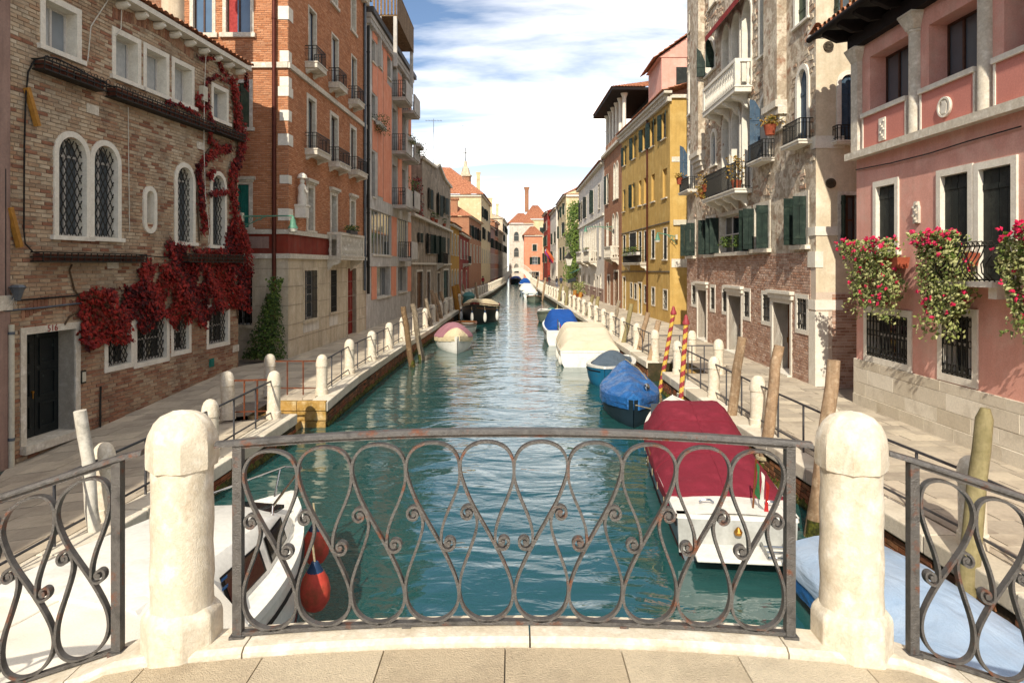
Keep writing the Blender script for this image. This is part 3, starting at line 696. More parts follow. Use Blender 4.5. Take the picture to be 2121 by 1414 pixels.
pillar(1.575, 'round white stone pillar with rough domed cap above the blue tarpaulin boat', 8)
# wrought-iron railing
SC = 3.15 / 1414 / 2.828
def spiral(cx, cz, r0, a0, turns, sg, n=26):
    return [(cx + (r0 + (.009 / SC - r0) * (k / n)) * math.cos(a0 + sg * turns * 2 * math.pi * k / n), cz + (r0 + (.009 / SC - r0) * (k / n)) * math.sin(a0 + sg * turns * 2 * math.pi * k / n)) for k in range(n + 1)]
body = [(-75, 530), (-58, 590), (-66, 660), (-100, 760), (-138, 860), (-157, 940), (-156, 1020), (-130, 1090), (-75, 1138), (0, 1155), (75, 1138), (128, 1090), (150, 1030), (148, 965), (128, 895), (80, 790), (20, 680), (-45, 570), (-100, 470), (-140, 370), (-156, 300), (-148, 240), (-115, 187), (-62, 157), (0, 148), (62, 157), (115, 187), (148, 240), (156, 300), (152, 370), (122, 460), (78, 560), (53, 640), (48, 700)]
def cat(P, n=4):
    out = []
    for i in range(len(P) - 1):
        p0, p1, p2, p3 = P[max(i - 1, 0)], P[i], P[i + 1], P[min(i + 2, len(P) - 1)]
        for k in range(n):
            t = k / n; out.append(tuple(.5 * (2 * p1[j] + (p2[j] - p0[j]) * t + (2 * p0[j] - 5 * p1[j] + 4 * p2[j] - p3[j]) * t * t + (3 * p1[j] - p0[j] - 3 * p2[j] + p3[j]) * t ** 3) for j in (0, 1)))
    return out + [P[-1]]
up = spiral(-112, 552, 47, -.6, 1.3, -1)[::-1]; lo = spiral(94, 712, 48, math.pi + .2, 1.35, -1)
path0 = up[:-1] + cat(body) + lo[1:]
path0 = [(x * SC, (1155 - y) * SC) for x, y in path0]
zc0 = .065
def scroll_mesh(mir, shear, nm):
    mb = MB(); mb.ribbon([((-x if mir else x), z + shear * (-x if mir else x)) for x, z in path0], .012, -.016, .016)
    for (x, y) in ((94, 712), (-112, 552)):
        sx = (-x if mir else x) * SC; z_ = (1155 - y) * SC + shear * sx; mb.tube([(sx, -.017, z_), (sx, .017, z_)], .010, 8)
    return mb.mesh(nm, 'iron_rail')
SM = {(m_, s_): scroll_mesh(m_, s_, 'scroll') for m_, s_ in ((False, 0.), (True, 0.), (False, .33), (True, -.33))}
def railing(x0, x1, lab, wing=0):
    o = empty('iron_railing', (0, BY, 0)); tag(o, lab, 'railing')
    n = 24; X = [x0 + (x1 - x0) * k / n for k in range(n + 1)]
    htop = .935; top = lambda x: dz(x) + htop
    a, b = (x0 - .1, x1 + .1) if not wing else ((x0, x1 + .12) if wing < 0 else (x0 - .12, x1))
    XX = [a + (b - a) * k / n for k in range(n + 1)]
    rows = []
    for (yy, zz_) in ((-.031, -.006), (-.031, .004), (-.022, .016), (0, .020), (.022, .016), (.031, .004), (.031, -.006), (-.031, -.006)): rows.append([(x, yy, top(x) + zz_) for x in XX])
    mb = MB(); mb.grid(rows); [mb.add([r[k_] for r in rows[:-1]], [tuple(range(7))]) for k_ in (0, -1)]; mb.build('handrail', 'iron_rail', o, smooth=True)
    for nm, za, hh in (('top_bar', htop - .022, .016), ('bottom_bar', .052, .018)):
        rows = [[(x, yy, dz(x) + za + zz_) for x in X] for yy, zz_ in ((-.016, 0), (-.016, hh), (.016, hh), (.016, 0), (-.016, 0))]
        mb = MB(); mb.grid(rows); mb.build(nm, 'iron_rail', o)
    ends = (x0, x1) if not wing else ((x1,) if wing < 0 else (x0,)) + ((x0,) if wing < 0 else (x1,))
    for x in ends: mb = MB(); mb.box(x - .021, x + .021, -.021, .021, dz(x) + .02, top(x) - .004); mb.box(x - .034, x + .034, -.03, .03, dz(x) + .03, dz(x) + .056); mb.build('post', 'iron_rail', o)
    cnt = 10 if not wing else int((x1 - x0) / .254); pt = (x1 - x0 - .05) / cnt if not wing else .2535
    for k_ in range(cnt):
        if not wing: xc = x0 + .025 + pt * (k_ + .5); mir = k_ >= 5; sh = 0.
        else: xc = (x1 - .03 - pt * (k_ + .5)) if wing < 0 else (x0 + .03 + pt * (k_ + .5)); mir = wing > 0; sh = .33 if wing < 0 else -.33
        inst('scroll', SM[(mir, sh)], o, (xc, 0, dz(xc) + zc0 + .004), scale=(pt / .2486 if not wing else 1, 1, 1.035))
    if not wing:
        for x in (-.485, .515): mb = MB(); mb.box(x - .02, x + .02, -.02, .02, dz(x) + .03, dz(x) + .056); mb.build('foot', 'iron_rail', o)
    return o
railing(-1.262, 1.28, 'arched grey wrought iron railing of ten teardrop scrolls between the stone pillars')
railing(-4.6, -1.818, 'sloping wrought iron scroll railing in front of the white cabin cruiser', -1)
railing(1.848, 4.6, 'sloping wrought iron scroll railing in front of the blue tarpaulin boat', 1)
# ================================================================ LEFT BANK
mk('brick_old', ['7f5743', '9a6a52', 'ac8a6c', 'b89f82', 'c4b095', 'cfc0a8'], 14, .88, .7, 80, tint=True, dirt='5a4a3e', dscale=1.3, damt=.6, dpos=(.46, .68))
mk('mortar_old', ['ab9d8a', '978a78', 'bfb09a'], 6, .95, .6, 60, dirt='544a40', dscale=1.2, damt=.5)
mk('brick_red', ['a66c48', 'bd8058', 'c88f68', 'b07550', 'd4a27c'], 12, .88, .5, 80, tint=True, dirt='5a3a28', dscale=.9, damt=.45, dpos=(.5, .75))
mk('brick_red_wall', ['b59478', 'c2a286', 'a58468'], 3, .9, .5, 60, brick=(.25, .068, .008, ('7f3d22', '9c5430', 'b09a80')), streak=.25, dirt='57402f', dscale=.7, damt=.5)
mk('brick_wall_far', ['9a6a4c', '86573e'], 3, .9, .3, 40, brick=(.27, .075, .01, ('96583a', 'a9714e', 'b8a184')), streak=.3, dirt='6d5a4a', dscale=.6, damt=.5)
mk('stucco_beige', ['d2c3a8', 'c6b59a', 'dacdb5'], 1.4, .9, .3, 40, streak=.35, dirt='8d7c66', dscale=1, damt=.45)
mk('stucco_red', ['7c2f22', '8a3a2a', '6e281d'], 2, .9, .3, 40, streak=.4, dirt='9c6a58', dscale=2, damt=.4)
mk('stucco_orange', ['e5997a', 'de8f6e', 'e9a486'], 1.2, .9, .35, 70, streak=.15)
mk('stucco_grey', ['b5a48f', '988a77', 'c4b5a0'], 1.3, .95, .4, 35, streak=.7, dirt='4a423a', dscale=.7, damt=.65)
mk('stucco_pinkgrey', ['a3877a', '8f7468'], 1.5, .9, .4, 40, streak=.4, dirt='6f5d54', dscale=1, damt=.5)
mk('stucco_yellow_l', ['b98a34', 'a97b2c'], 1.4, .9, .3, 40, streak=.35, dirt='8a6c3a', dscale=.8)
mk('stucco_darkred', ['7f2a20', '8f352a'], 1.4, .9, .3, 40, streak=.4, dirt='8a6054', dscale=.8)
mk('stucco_cream', ['dcc9a0', 'cdb98f', 'e3d3b0'], 1.2, .9, .25, 40, streak=.2, dirt='a8946f', dscale=.7, damt=.4)
mk('concrete_pale', ['c9c3ba', 'b5aea4', 'd4cfc6'], 1.4, .85, .3, 40, streak=.35, dirt='8f877c', dscale=1, damt=.4)
mk('leaf_red', ['240507', '4a0a0c', '761412', '98261a', '5a1a0e', '4a3016'], 5, .6, .1, 30, tint=True)
mk('leaf_green', ['20300f', '31461a', '4a5f24', '6a7a34', '2a3b14'], 5, .6, .1, 30, tint=True)
mk('leaf_dry', ['8a6a2c', 'a37c3a', '6f6a2a', 'b58a44'], 5, .7, .1, 30, tint=True)
mk('leaf_variegated', ['3b4d1a', '5c6e2a', '8c9150', 'b5b27c', '4a5a20', '9aa060'], 5, .6, .1, 30, tint=True)
mk('petal', ['b3143a', 'd01c4c', '8f1230', 'dd3a66'], 5, .6, .05, 30, tint=True)
mk('petal_mix', ['c22a55', 'd8c41f', 'd9d4cf', 'b8456a'], 5, .6, .05, 30, tint=True)
mk('terracotta_shaded', ['5f3424', '4d2a1e', '6e4030'], 6, .85, .3, 40)  # trough terracotta darkened so the colour carries the shade it hangs in
mk('terracotta', ['a8563a', '8f4630', 'b56a4a'], 6, .85, .3, 40)
mk('bark', ['4a3a2a', '5d4a36'], 8, .9, .6, 40)
mk('cable_black', ['141312', '201e1c'], 5, .6, .05, 30); mk('cable_white', ['d0cabc', 'b8b2a4'], 5, .7, .05, 30)
mk('copper_brown', ['4a2218', '5a2c20'], 6, .45, .15, 40, metal=.4)
mk('zinc', ['6a7076', '565b61'], 6, .45, .15, 40, metal=.5)
mk('lamp_green', ['4f7a63', '5f8c74'], 6, .5, .15, 40)
mk('lamp_glass', ['d8d4c4', 'c4c0b0'], 6, .2, .05, 30)
mk('number_red', ['8a2a2a', '9c3a38'], 6, .8, .1, 40)
mk('enamel', ['c9c2ae', 'b9b09a'], 6, .5, .1, 40)
HL, HR_ = (1, 0), (-1, 0)
# ---- neighbouring stucco house at the very edge
H0 = House('stucco_house', 'sliver of rose stucco house beyond the drainpipe of the creeper house', 'house', (-10.4, 12, 0))
WB = lambda y: -11.7 + .105 * y
F0 = Face(H0, (-10.85, -18), (WB(13.86) + .06, 13.86), HL); F0.wall(-.6, 13.5, 'stucco_pinkgrey'); F0.body(9, -.6, 13.5, 'stucco_pinkgrey')  # its unseen length behind the viewer is added to shade the quay
F0.band(3.2, 3.5, .05, 'istria')
# ---- B1: old brick house with creeper, number 516
H1 = House('creeper_house', 'old tan brick house with arched lattice windows and stone gutter, dark door numbered 516', 'house', (WB(18), 18, 0))
F = Face(H1, (WB(13.9), 13.9), (WB(23.1), 23.1), HL); F1 = F
u0, u1, z0, z1 = F.rect(92, 158, (158, 30), (165, 126)); F.win(u0, u1, z0, z1, fw=.14, sill=.1, sillw=.1, pane='pane_pale', rev=.32, bars=(1, 0), curtain=('curtain_white', .5), smat='istria_clean')
for (a, b) in ((238, 284), (302, 343), (360, 396)):
    u0, u1, _, _ = F.rect(a, b, (238, 70), (236, 157)); zt, zb = F.uz(238, 68)[1], F.uz(236, 157)[1]; F.win(u0, u1, zb, zt, fw=.13, sill=.1, pane='pane_pale', rev=.32, bars=(0, 0), curtain=('curtain_white', .9), smat='istria_clean')
u0, u1, z0, z1 = F.rect(441, 468, (441, 180), (436, 242)); F.win(u0, u1, z0, z1, fw=.13, sill=.1, pane='pane_pale', rev=.32, bars=(1, 0), smat='istria_clean')
for (a, b, tp, bt) in ((118, 176, (146, 284), (117, 488)), (192, 241, (217, 302), (192, 491)), (365, 397, (380, 346), (362, 501)), (438, 463, (450, 363), (433, 508))):
    u0, u1, z0, z1 = F.rect(a, b, tp, bt); F.win(u0, u1, z0, z1, arch=1., fw=.13, proud=.05, sill=.09, rev=.24, pane='pane_grey', bars=(1, 1), lattice=(.3, 1.75), smat='istria_clean')
# little oval niche
u0, u1, z0, z1 = F.rect(300, 316, (308, 395), (308, 462)); W = F.win(u0, u1, z0, z1, arch=1., fw=.12, proud=.06, sill=0, rev=.22, pane='stucco_beige', bars=(0, 0), bottom=False, smat='istria_clean', name='niche')
mb = MB(); uc, rr = (u0 + u1) / 2, (u1 - u0) / 2
mb.ring([(uc + rr * math.cos(t), z0 - rr * math.sin(t)) for t in [math.pi * k / 12 for k in range(13)]], [(uc + (rr + .12) * math.cos(t), z0 - (rr + .12) * math.sin(t)) for t in [math.pi * k / 12 for k in range(13)]], -.2, .06); F.build(mb, 'surround', 'istria_clean', W)
mb = MB(); mb.prism([(uc - rr - .05, z0 + .01)] + [(uc + (rr + .05) * math.cos(t), z0 - (rr + .05) * math.sin(t)) for t in [math.pi * (12 - k) / 12 for k in range(13)]] + [(uc + rr + .05, z0 + .01)], .002, .02); F.build(mb, 'niche_floor', 'stucco_beige', W)
for (a, b, tp, bt) in ((222, 270, (222, 674), (222, 761)), (282, 344, (282, 660), (282, 753)), (358, 390, (358, 652), (358, 729)), (431, 471, (431, 640), (431, 715))):
    u0, u1, z0, z1 = F.rect(a, b, tp, bt); F.win(u0, u1, z0, z1, fw=.12, proud=.03, sill=0, bottom=True, rev=.26, pane='pane_dark', bars=(1, 1), lattice=(.22, 1.6), smat='istria_clean')
u0, u1, z0, z1 = F.rect(52, 154, (52, 693), (50, 925)); D516 = F.door(u0, u1, z0 + .02, z1, rev=.42, fw=.15, mat='door_dark', smat='istria')
uD0, uD1, zD1, zD0 = u0, u1, z1, z0
n_ = text('house_number', '516', .2, 'number_red', D516, F.L((u0 + u1) / 2, .046, z1 + .075), (R(90), 0, F.ang), .002)
mb = MB(); mb.box(u0 + .08, u0 + .3, -.36, -.33, z0 + 1.4, z0 + 1.47); F.build(mb, 'letter_slot', 'brass', D516)
F.wall(-.6, 10.75, 'mortar_old', rmat='istria'); F.body(10, -.6, 10.75, 'brick_wall_far')
def t1(u, z):
    b = rnd.random(); red = .16 if z < 2.4 else (.06 if z < 4.3 and u < 4 else 0)
    return b * .48 + .4 - red * 1.5 + .1 * math.sin(u * 1.3 + z * .9) if rnd.random() > .14 else b * .3
bricks(F, 0, F.len, lambda u: -.4, 10.72, .088, .3, .02, 'brick_old', 300, t1)
# brick relieving arches over openings
for (a, b, y_) in ((42, 162, 672), (231, 400, 45)):
    u0, u1 = F.uz(a)[0], F.uz(b)[0]; zb = F.uz(a, y_)[1] + .07; n = int((u1 - u0) / .1)
    for k in range(n):
        t = (k + .5) / n; mb = MB(); mb.ti = rnd.random() * .45; uu = u0 + (u1 - u0) * t; zz_ = zb + .22 * math.sin(math.pi * t); mb.box(uu - .042, uu + .042, -.01, .026 + jit(.003), zz_, zz_ + .28); F.build(mb, 'arch_brick', 'brick_old')
# eaves: stone gutter on corbels, tile edge
mb = MB(); mb.prism([(-.1, 10.72), (F.len + .25, 10.72), (F.len + .25, 10.86), (-.1, 10.86)], -.2, .36); F.build(mb, 'gutter', 'istria_clean')
for k in range(13):
    u = .3 + k * (F.len - .4) / 12; mb = MB(); mb.tube([(u, -.05, 10.62), (u, .2, 10.62), (u, .3, 10.66)], [.1, .1, .07], 10); F.build(mb, 'corbel', 'istria_clean', smooth=True)
q = [F.W(-.1, .42, 10.87), F.W(F.len + .3, .42, 10.87), F.W(F.len + .3, -5, 12.6), F.W(-.1, -5, 12.6)]; H1.part(tile_roof(q), 'roof', 'roof_tile')
ch = MB(); ch.lathe([(.33, 0), (.32, 5.2), (.42, 5.3), (.42, 5.5)], 16); p = (-10.68, 21.5, 10.9)
c_ = ch.build('chimney', 'stucco_beige', H1.o, smooth=True); c_.location = tuple(a - b for a, b in zip(p, H1.org))
# stone blocks let into the wall
for (x, y) in ((190, 228), (414, 303), (232, 548), (500 - 13, 722)):
    u, z = F.uz(x, y); mb = MB(); mb.box(u - .2, u + .2, -.01, .034, z - .1, z + .12); F.build(mb, 'stone_block', 'istria')
# drainpipe at the edge
Dp = empty('drainpipe', F.W(-.05, .1, 0)); tag(Dp, 'pale drainpipe running up the wall beside the dark door 516', 'drainpipe')
zt = F.uz(18, 672)[1]; zb = F.uz(10, 975)[1]
mb = MB(); mb.tube([(0, 0, zb), (0, 0, zt)], .055, 10); mb.build('pipe', 'enamel', Dp, smooth=True); [MB().tube([(0, 0, z), (0, 0, z + .06)], .066, 10).build('clip', 'zinc', Dp) for z in (zb + .6, zt - .2)]
# iron cradles with terracotta troughs
def cradle(F, x0, x1, yt, yb, lab, curl=True):
    u0, u1 = F.uz(x0)[0], F.uz(x1)[0]; zt, zb = F.uz(x0, yt)[1], F.uz(x0, yb)[1]; o = empty('flower_trough', F.W((u0 + u1) / 2, .15, zb)); tag(o, lab, 'flower trough', None)
    og = F.W((u0 + u1) / 2, .15, zb); xf = lambda *p: tuple(a - b for a, b in zip(F.W(*p), og)); mb = MB(); h = zt - zb
    for z in (zb, zb + h * .5, zt): mb.tube([(u0, 0, z), (u0, .3, z), (u1, .3, z), (u1, 0, z)], .02, 4)
    n = int((u1 - u0) / .2)
    for k in range(n + 1):
        u = u0 + (u1 - u0) * k / n; mb.tube([(u, .02, zb), (u, .3, zb), (u, .31, zt)], .013, 4)
        if curl and k % 1 == 0: mb.tube([(u, .31, zt)] + [(u + .06 - .06 * math.cos(t), .31, zt + .02 + .06 * math.sin(t)) for t in (.3, .9, 1.5, 2.2, 2.9, 3.6)], .008, 4)
    mb.box(u0, u1, .02, .3, zb - .015, zb + .012)
    mb.build('cradle', 'iron', o, xf=xf); n = max(2, int((u1 - u0) / .7))
    for k in range(n):
        a, b = u0 + (u1 - u0) * k / n + .03, u0 + (u1 - u0) * (k + 1) / n - .03; mb = MB(); mb.hexa([(a, .06, zb + .02), (b, .06, zb + .02), (b, .25, zb + .02), (a, .25, zb + .02)], [(a - .01, .04, zt - .03), (b + .01, .04, zt - .03), (b + .01, .27, zt - .03), (a - .01, .27, zt - .03)]); mb.build('trough', 'terracotta_shaded', o, xf=xf)
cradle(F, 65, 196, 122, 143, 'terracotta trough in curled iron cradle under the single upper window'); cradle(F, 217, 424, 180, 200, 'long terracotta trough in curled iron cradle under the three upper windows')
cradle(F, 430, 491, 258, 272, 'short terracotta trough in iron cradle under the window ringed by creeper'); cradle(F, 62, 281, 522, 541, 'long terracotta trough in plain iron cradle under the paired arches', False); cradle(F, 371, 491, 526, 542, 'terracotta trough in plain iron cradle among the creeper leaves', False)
# cables, intercom, plaques, timbers
def wire(F, pts, r, mat, name, lab, cat, d=.05):
    o = MB().tube([F.W(*F.uz(*p)[:1], d, F.uz(*p)[1]) for p in pts], r, 5).build(name, mat); return tag(o, lab, cat)
wire(F, [(43, 478), (44, 300), (47, 200), (52, 150), (65, 125), (90, 118), (110, 121), (150, 140), (200, 168), (235, 183)], .018, 'cable_black', 'cable', 'black cable looping up the brick wall to the flower troughs', 'cable', .07)
wire(F, [(43, 478), (46, 505), (62, 522), (75, 525)], .016, 'cable_black', 'cable', 'short black cable dropping to the trough below the paired arches', 'cable', .07)
wire(F, [(281, 528), (330, 533), (371, 530)], .015, 'cable_black', 'cable', 'sagging black cable between the two lower troughs', 'cable', .09)
wire(F, [(245, 0), (243, 60), (232, 75)], .012, 'cable_white', 'cable', 'white cord hanging from the eaves to the triple window', 'cable', .1)
wire(F, [(218, 0), (182, 55), (175, 128)], .012, 'cable_white', 'cable', 'white cord hanging beside the single upper window', 'cable', .08)
wire(F, [(418, 75), (413, 190), (412, 300), (415, 400), (424, 480), (421, 505)], .012, 'cable_white', 'cable', 'long white cord hanging down through the creeper', 'cable', .16)
wire(F, [(261, 222), (262, 340), (264, 480)], .01, 'cable_white', 'cable', 'thin white cord beside the paired arches', 'cable', .06)
wire(F, [(5, 350), (5, 620), (30, 622), (150, 612), (165, 608)], .02, 'cable_black', 'cable', 'bundled dark cables running above door 516 to the creeper', 'cable', .06)
wire(F, [(0, 644), (80, 637), (160, 628), (200, 620)], .022, 'zinc', 'conduit', 'grey conduit running above the lintel of door 516', 'conduit', .06)
wire(F, [(205, 800), (204, 835), (204, 898)], .022, 'iron', 'conduit', 'short dark conduit rising from the pavement beside the intercom', 'conduit', .05)
def wall_box(F, x, y, w_, h_, d_, mat, name, lab, cat, inner=None):
    u, z = F.uz(x, y); p = F.W(u, 0, z); o = empty(name, p, F.ang); tag(o, lab, cat); s = -F.flip
    mb = MB(); mb.box(-w_ / 2, w_ / 2, min(-.02 * s, d_ * s), max(-.02 * s, d_ * s), -h_ / 2, h_ / 2); mb.build('case', mat, o, bevel=.008)
    mb = MB(); mb.box(-w_ * .34, w_ * .34, min(d_ * s, (d_ + .012) * s), max(d_ * s, (d_ + .012) * s), -h_ * .38, h_ * .38); mb.build('face', inner or mat, o); return o
wall_box(F, 169, 780, .16, .3, .06, 'iron', 'intercom', 'small intercom panel beside the doorway of number 516', 'intercom', 'enamel')
wall_box(F, 437, 751, .28, .26, .035, 'shutter_teal', 'wall_hatch', 'small green metal hatch low in the brick wall near the alley', 'hatch')
wall_box(F, 416, 195, .24, .45, .16, 'enamel', 'junction_box', 'cream junction box on the cord beside the creeper', 'junction box')
for (a, b, lab) in (((50, 182), (69, 262), 'orange timber prop leaning on the wall below the single upper window'), ((14, 430), (32, 512), 'orange timber prop on the wall at the stucco seam')):
    ua, za = F.uz(*a); ub, zb = F.uz(*b); o = MB().tube([F.W(ua, .06, za), F.W(ub, .1, zb)], .07, 4).build('timber_prop', 'timber_orange'); tag(o, lab, 'timber')
# wall lamp left of the door
def lamp_bracket(p, q, drop, lab, name='street_lamp'):
    P, Q = Vector(p), Vector(q); o = empty(name, tuple(P)); tag(o, lab, 'street lamp'); d = Q - P; mb = MB()
    mb.tube([(0, 0, 0), tuple(d)], .028, 6); mb.tube([(0, 0, -.45), tuple(d * .12 + Vector((0, 0, -.3))), tuple(d * .35 + Vector((0, 0, -.1))), tuple(d * .5)], .018, 5)
    for k, r in ((.1, .13), (.24, .09), (.36, .06)):
        c = d * k + Vector((0, 0, -.16 + k * .25)); e = d.normalized(); mb.tube([tuple(c + e * r * math.cos(t) + Vector((0, 0, r * math.sin(t)))) for t in [6.3 * i / 10 for i in range(11)]], .012, 4)
    mb.build('arm', 'lamp_green', o); mb = MB(); mb.box(-.06, .06, -.1, .1, -.16, .12); mb.build('wall_plate', 'enamel', o)
    mb = MB(); mb.lathe([(.02, 0), (.04, -.03), (.06, -.12), (.09, -.14), (.11, -.3), (.17, -.4), (.18, -.43)][::-1], 12, c=tuple(d)); mb.build('shade', 'lamp_green', o, smooth=True)
    mb = MB(); mb.lathe([(.06, -.58), (.13, -.54), (.165, -.43)], 12, c=tuple(d)); mb.build('globe', 'lamp_glass', o, smooth=True); return o
u, z = F.uz(497, 448); lamp_bracket(F.W(u, .05, z), AT(607, 447, F.W(u, 0, 0)[1] + .1), 0, 'green bracket street lamp reaching out from the creeper at the alley corner')
u, z = F.uz(14, 600); o = empty('wall_lantern', F.W(u, 0, z)); tag(o, 'weathered metal wall lantern with trailing wires above the drainpipe', 'lantern')
mb = MB(); mb.tube([(0, 0, -.25), (.12, 0, -.2), (.2, 0, 0)], .02, 6); mb.build('arm', 'zinc', o); mb = MB(); mb.lathe([(.05, -.22), (.12, .0), (.16, .05), (.1, .1)], 8, c=(.22, 0, 0)); mb.build('lantern', 'zinc', o)
mb = MB(); [mb.tube([(.2, .01 * k, -.1), (.12, .05 * k, -.3), (.04, .04 * k, -.42)], .006, 4) for k in range(-2, 3)]; mb.build('wires', 'cable_white', o)
# ---- creeper
CR = empty('creeper', F.W(7.5, .1, .5)); tag(CR, 'crimson autumn creeper spreading over the old brick house wall', 'creeper')
zp = lambda L_: [(x / 2.828, y / 2.828 + 450) for x, y in L_]
poly = zp([(440, 690), (445, 450), (560, 420), (700, 430), (790, 380), (810, 270), (850, 240), (900, 290), (1000, 250), (950, 200), (965, 130), (1010, 150), (1180, 190), (1300, 190), (1330, 30), (1400, 0), (1440, 130), (1450, 300), (1445, 560), (1340, 520), (1220, 560), (1190, 650), (1110, 590), (1040, 660), (930, 580), (830, 680), (790, 640), (760, 660), (720, 740), (600, 740), (500, 770), (450, 740)])
def inside(x, y, P):
    c = False
    for (xa, ya), (xb, yb) in zip(P, P[1:] + P[:1]):
        if (ya > y) != (yb > y) and x < (xb - xa) * (y - ya) / (yb - ya) + xa: c = not c
    return c
UZ = [F.uz(*p) for p in poly]; us = [a for a, b in UZ]; zs_ = [b for a, b in UZ]; pts = []; nn = F.n
def put(u, z, d): p = F.W(u, d, z); pts.append((*p, nn.x, nn.y, .35))
cnt = 0
while cnt < 9000:
    u = rnd.uniform(min(us), max(us)); z = rnd.uniform(min(zs_), max(zs_))
    if not inside(u + jit(.08), z + jit(.08), UZ): continue
    if math.sin(u * 3.1 + z * 2.3) + math.sin(u * 5.7 - z * 4.1) < -1.5: continue
    put(u, z, .04 + .17 * rnd.random() * (1 + .5 * math.sin(u * 4 + z * 3))); cnt += 1
z0c = lambda L_: [(x / 2.945, y / 2.945) for x, y in L_]
strands = [([(1190, 360), (1300, 355), (1350, 440), (1380, 470)], 12, 90), ([(1230, 560), (1245, 500), (1310, 462), (1370, 500), (1410, 485)], 14, 130), ([(1240, 560), (1255, 620), (1265, 700), (1280, 780), (1260, 860), (1330, 900)], 16, 190), ([(1200, 570), (1190, 640), (1240, 670), (1260, 640)], 16, 110),
           ([(1290, 320), (1320, 380), (1345, 440)], 14, 60), ([(1405, 490), (1425, 600), (1440, 700), (1430, 800)], 34, 520), ([(1490, 450), (1485, 540)], 18, 90), ([(1470, 780), (1475, 880), (1430, 1000), (1400, 1100), (1420, 1250), (1420, 1420)], 38, 900), ([(1395, 905), (1300, 925), (1230, 980), (1190, 1050), (1215, 1130), (1215, 1250), (1240, 1350), (1230, 1420)], 26, 760),
           ([(1285, 1030), (1275, 1085), (1250, 1060)], 14, 80), ([(1260, 1185), (1370, 1170)], 16, 120), ([(1000, 620), (1080, 640), (1160, 680), (1200, 700)], 10, 110)]
for pl, wd, n in strands:
    P = [F.uz(*p) for p in z0c(pl)]; Ls = [math.dist(a, b) for a, b in zip(P, P[1:])]; wm = wd / 2.945 / 1414 * 21
    for k in range(n):
        t = rnd.random() * sum(Ls); i = 0
        while t > Ls[i] and i < len(Ls) - 1: t -= Ls[i]; i += 1
        f = t / Ls[i]; u = P[i][0] + (P[i + 1][0] - P[i][0]) * f + rnd.gauss(0, wm * .6); z = P[i][1] + (P[i + 1][1] - P[i][1]) * f + rnd.gauss(0, wm * .6); put(u, z, .04 + .12 * rnd.random())
foliage('leaves', 'leaf_red', pts, .145, CR, lambda x, y, z: min(.99, max(0, .1 + .62 * rnd.random() + .24 * math.sin(y * 2.1 + z * 1.7) + (.3 if rnd.random() < .1 else 0))), .55, org=F.W(7.5, .1, .5))
og = F.W(7.5, .1, .5); xf = lambda *p: tuple(a - b for a, b in zip(F.W(*p), og))
for pl in ([(165, 622), (150, 600), (140, 560), (145, 548)], [(165, 640), (140, 655), (130, 672)], [(490, 660), (480, 560), (486, 420), (490, 300), (480, 200)], [(410, 500), (405, 400), (420, 320), (445, 290)], [(200, 640), (300, 600), (400, 560), (480, 540)]):
    mb = MB(); mb.tube([(F.uz(*p)[0], .05, F.uz(*p)[1]) for p in pl], .022, 5); mb.build('stem', 'bark', CR, xf=xf)
# ================================================================ B2: tall red brick palazzo
H2 = House('brick_palazzo', 'tall red brick palazzo with white quoins, iron balconies and beige ground floor', 'house', (-8.2, 25, 0))
F = Face(H2, (-8.2, 25), (-7.75, 36.2), HL); F2 = F; S2 = Face(H2, (-19, 25), (-8.2, 25), (0, -1))
zb1, zb2 = 4.48, 11.5; zr0 = F.uz(594, 483)[1]
def w2(lst, **k):
    for (a, b, yt, yb) in lst:
        u0, u1, z0, z1 = F.rect(a, b, (a, yt), (a, yb)); yield F.win(u0, u1, z0, z1, **k), u0, u1, z0, z1
for _ in w2([(639, 654, 14, 127), (687, 700, 70, 170), (727.5, 737.5, 114, 205)], fw=.07, sill=0, pane='pane_sky', sash='sash_brown', bars=(1, 0), curtain=('curtain_white', .8)): pass
for _ in w2([(637.5, 652, 202, 307), (685, 698.5, 237, 334), (726, 736, 264, 351)], fw=.16, sill=0, pane='pane_grey', sash='sash_brown', bars=(1, 0)): pass
for _ in w2([(637.5, 648, 388, 477), (726, 734, 416, 475)], fw=.2, sill=.08, pane='pane_dark', sash='sash_brown', bars=(1, 0), cornice=.12, rev=.3): pass
for _ in w2([(686, 696, 404, 529)], fw=.2, sill=0, pane='pane_dark', sash='sash_brown', bars=(1, 1), cornice=.12, rev=.3): pass
for _ in w2([(686, 698, -120, 3), (727, 736, -60, 61)], fw=.1, sill=.12, pane='pane_dark', sash='sash_white', bars=(1, 0), rev=.3): pass
for _ in w2([(637, 654, -260, -40)], fw=.1, sill=.12, pane='pane_dark', bars=(1, 0)): pass
for _ in w2([(630, 656, 560, 663), (684, 696.5, 559, 647)], fw=.1, sill=.1, pane='pane_grey', sash='sash_white', bars=(1, 1), grille=(9, 4, .02), smat='stucco_beige', rev=.25): pass
u0, u1, z0, z1 = F.rect(719, 737, (719, 556), (719, 676)); F.door(u0, u1, .72, z1, rev=.2, fw=.08, mat='stucco_darkred', smat='stucco_beige')
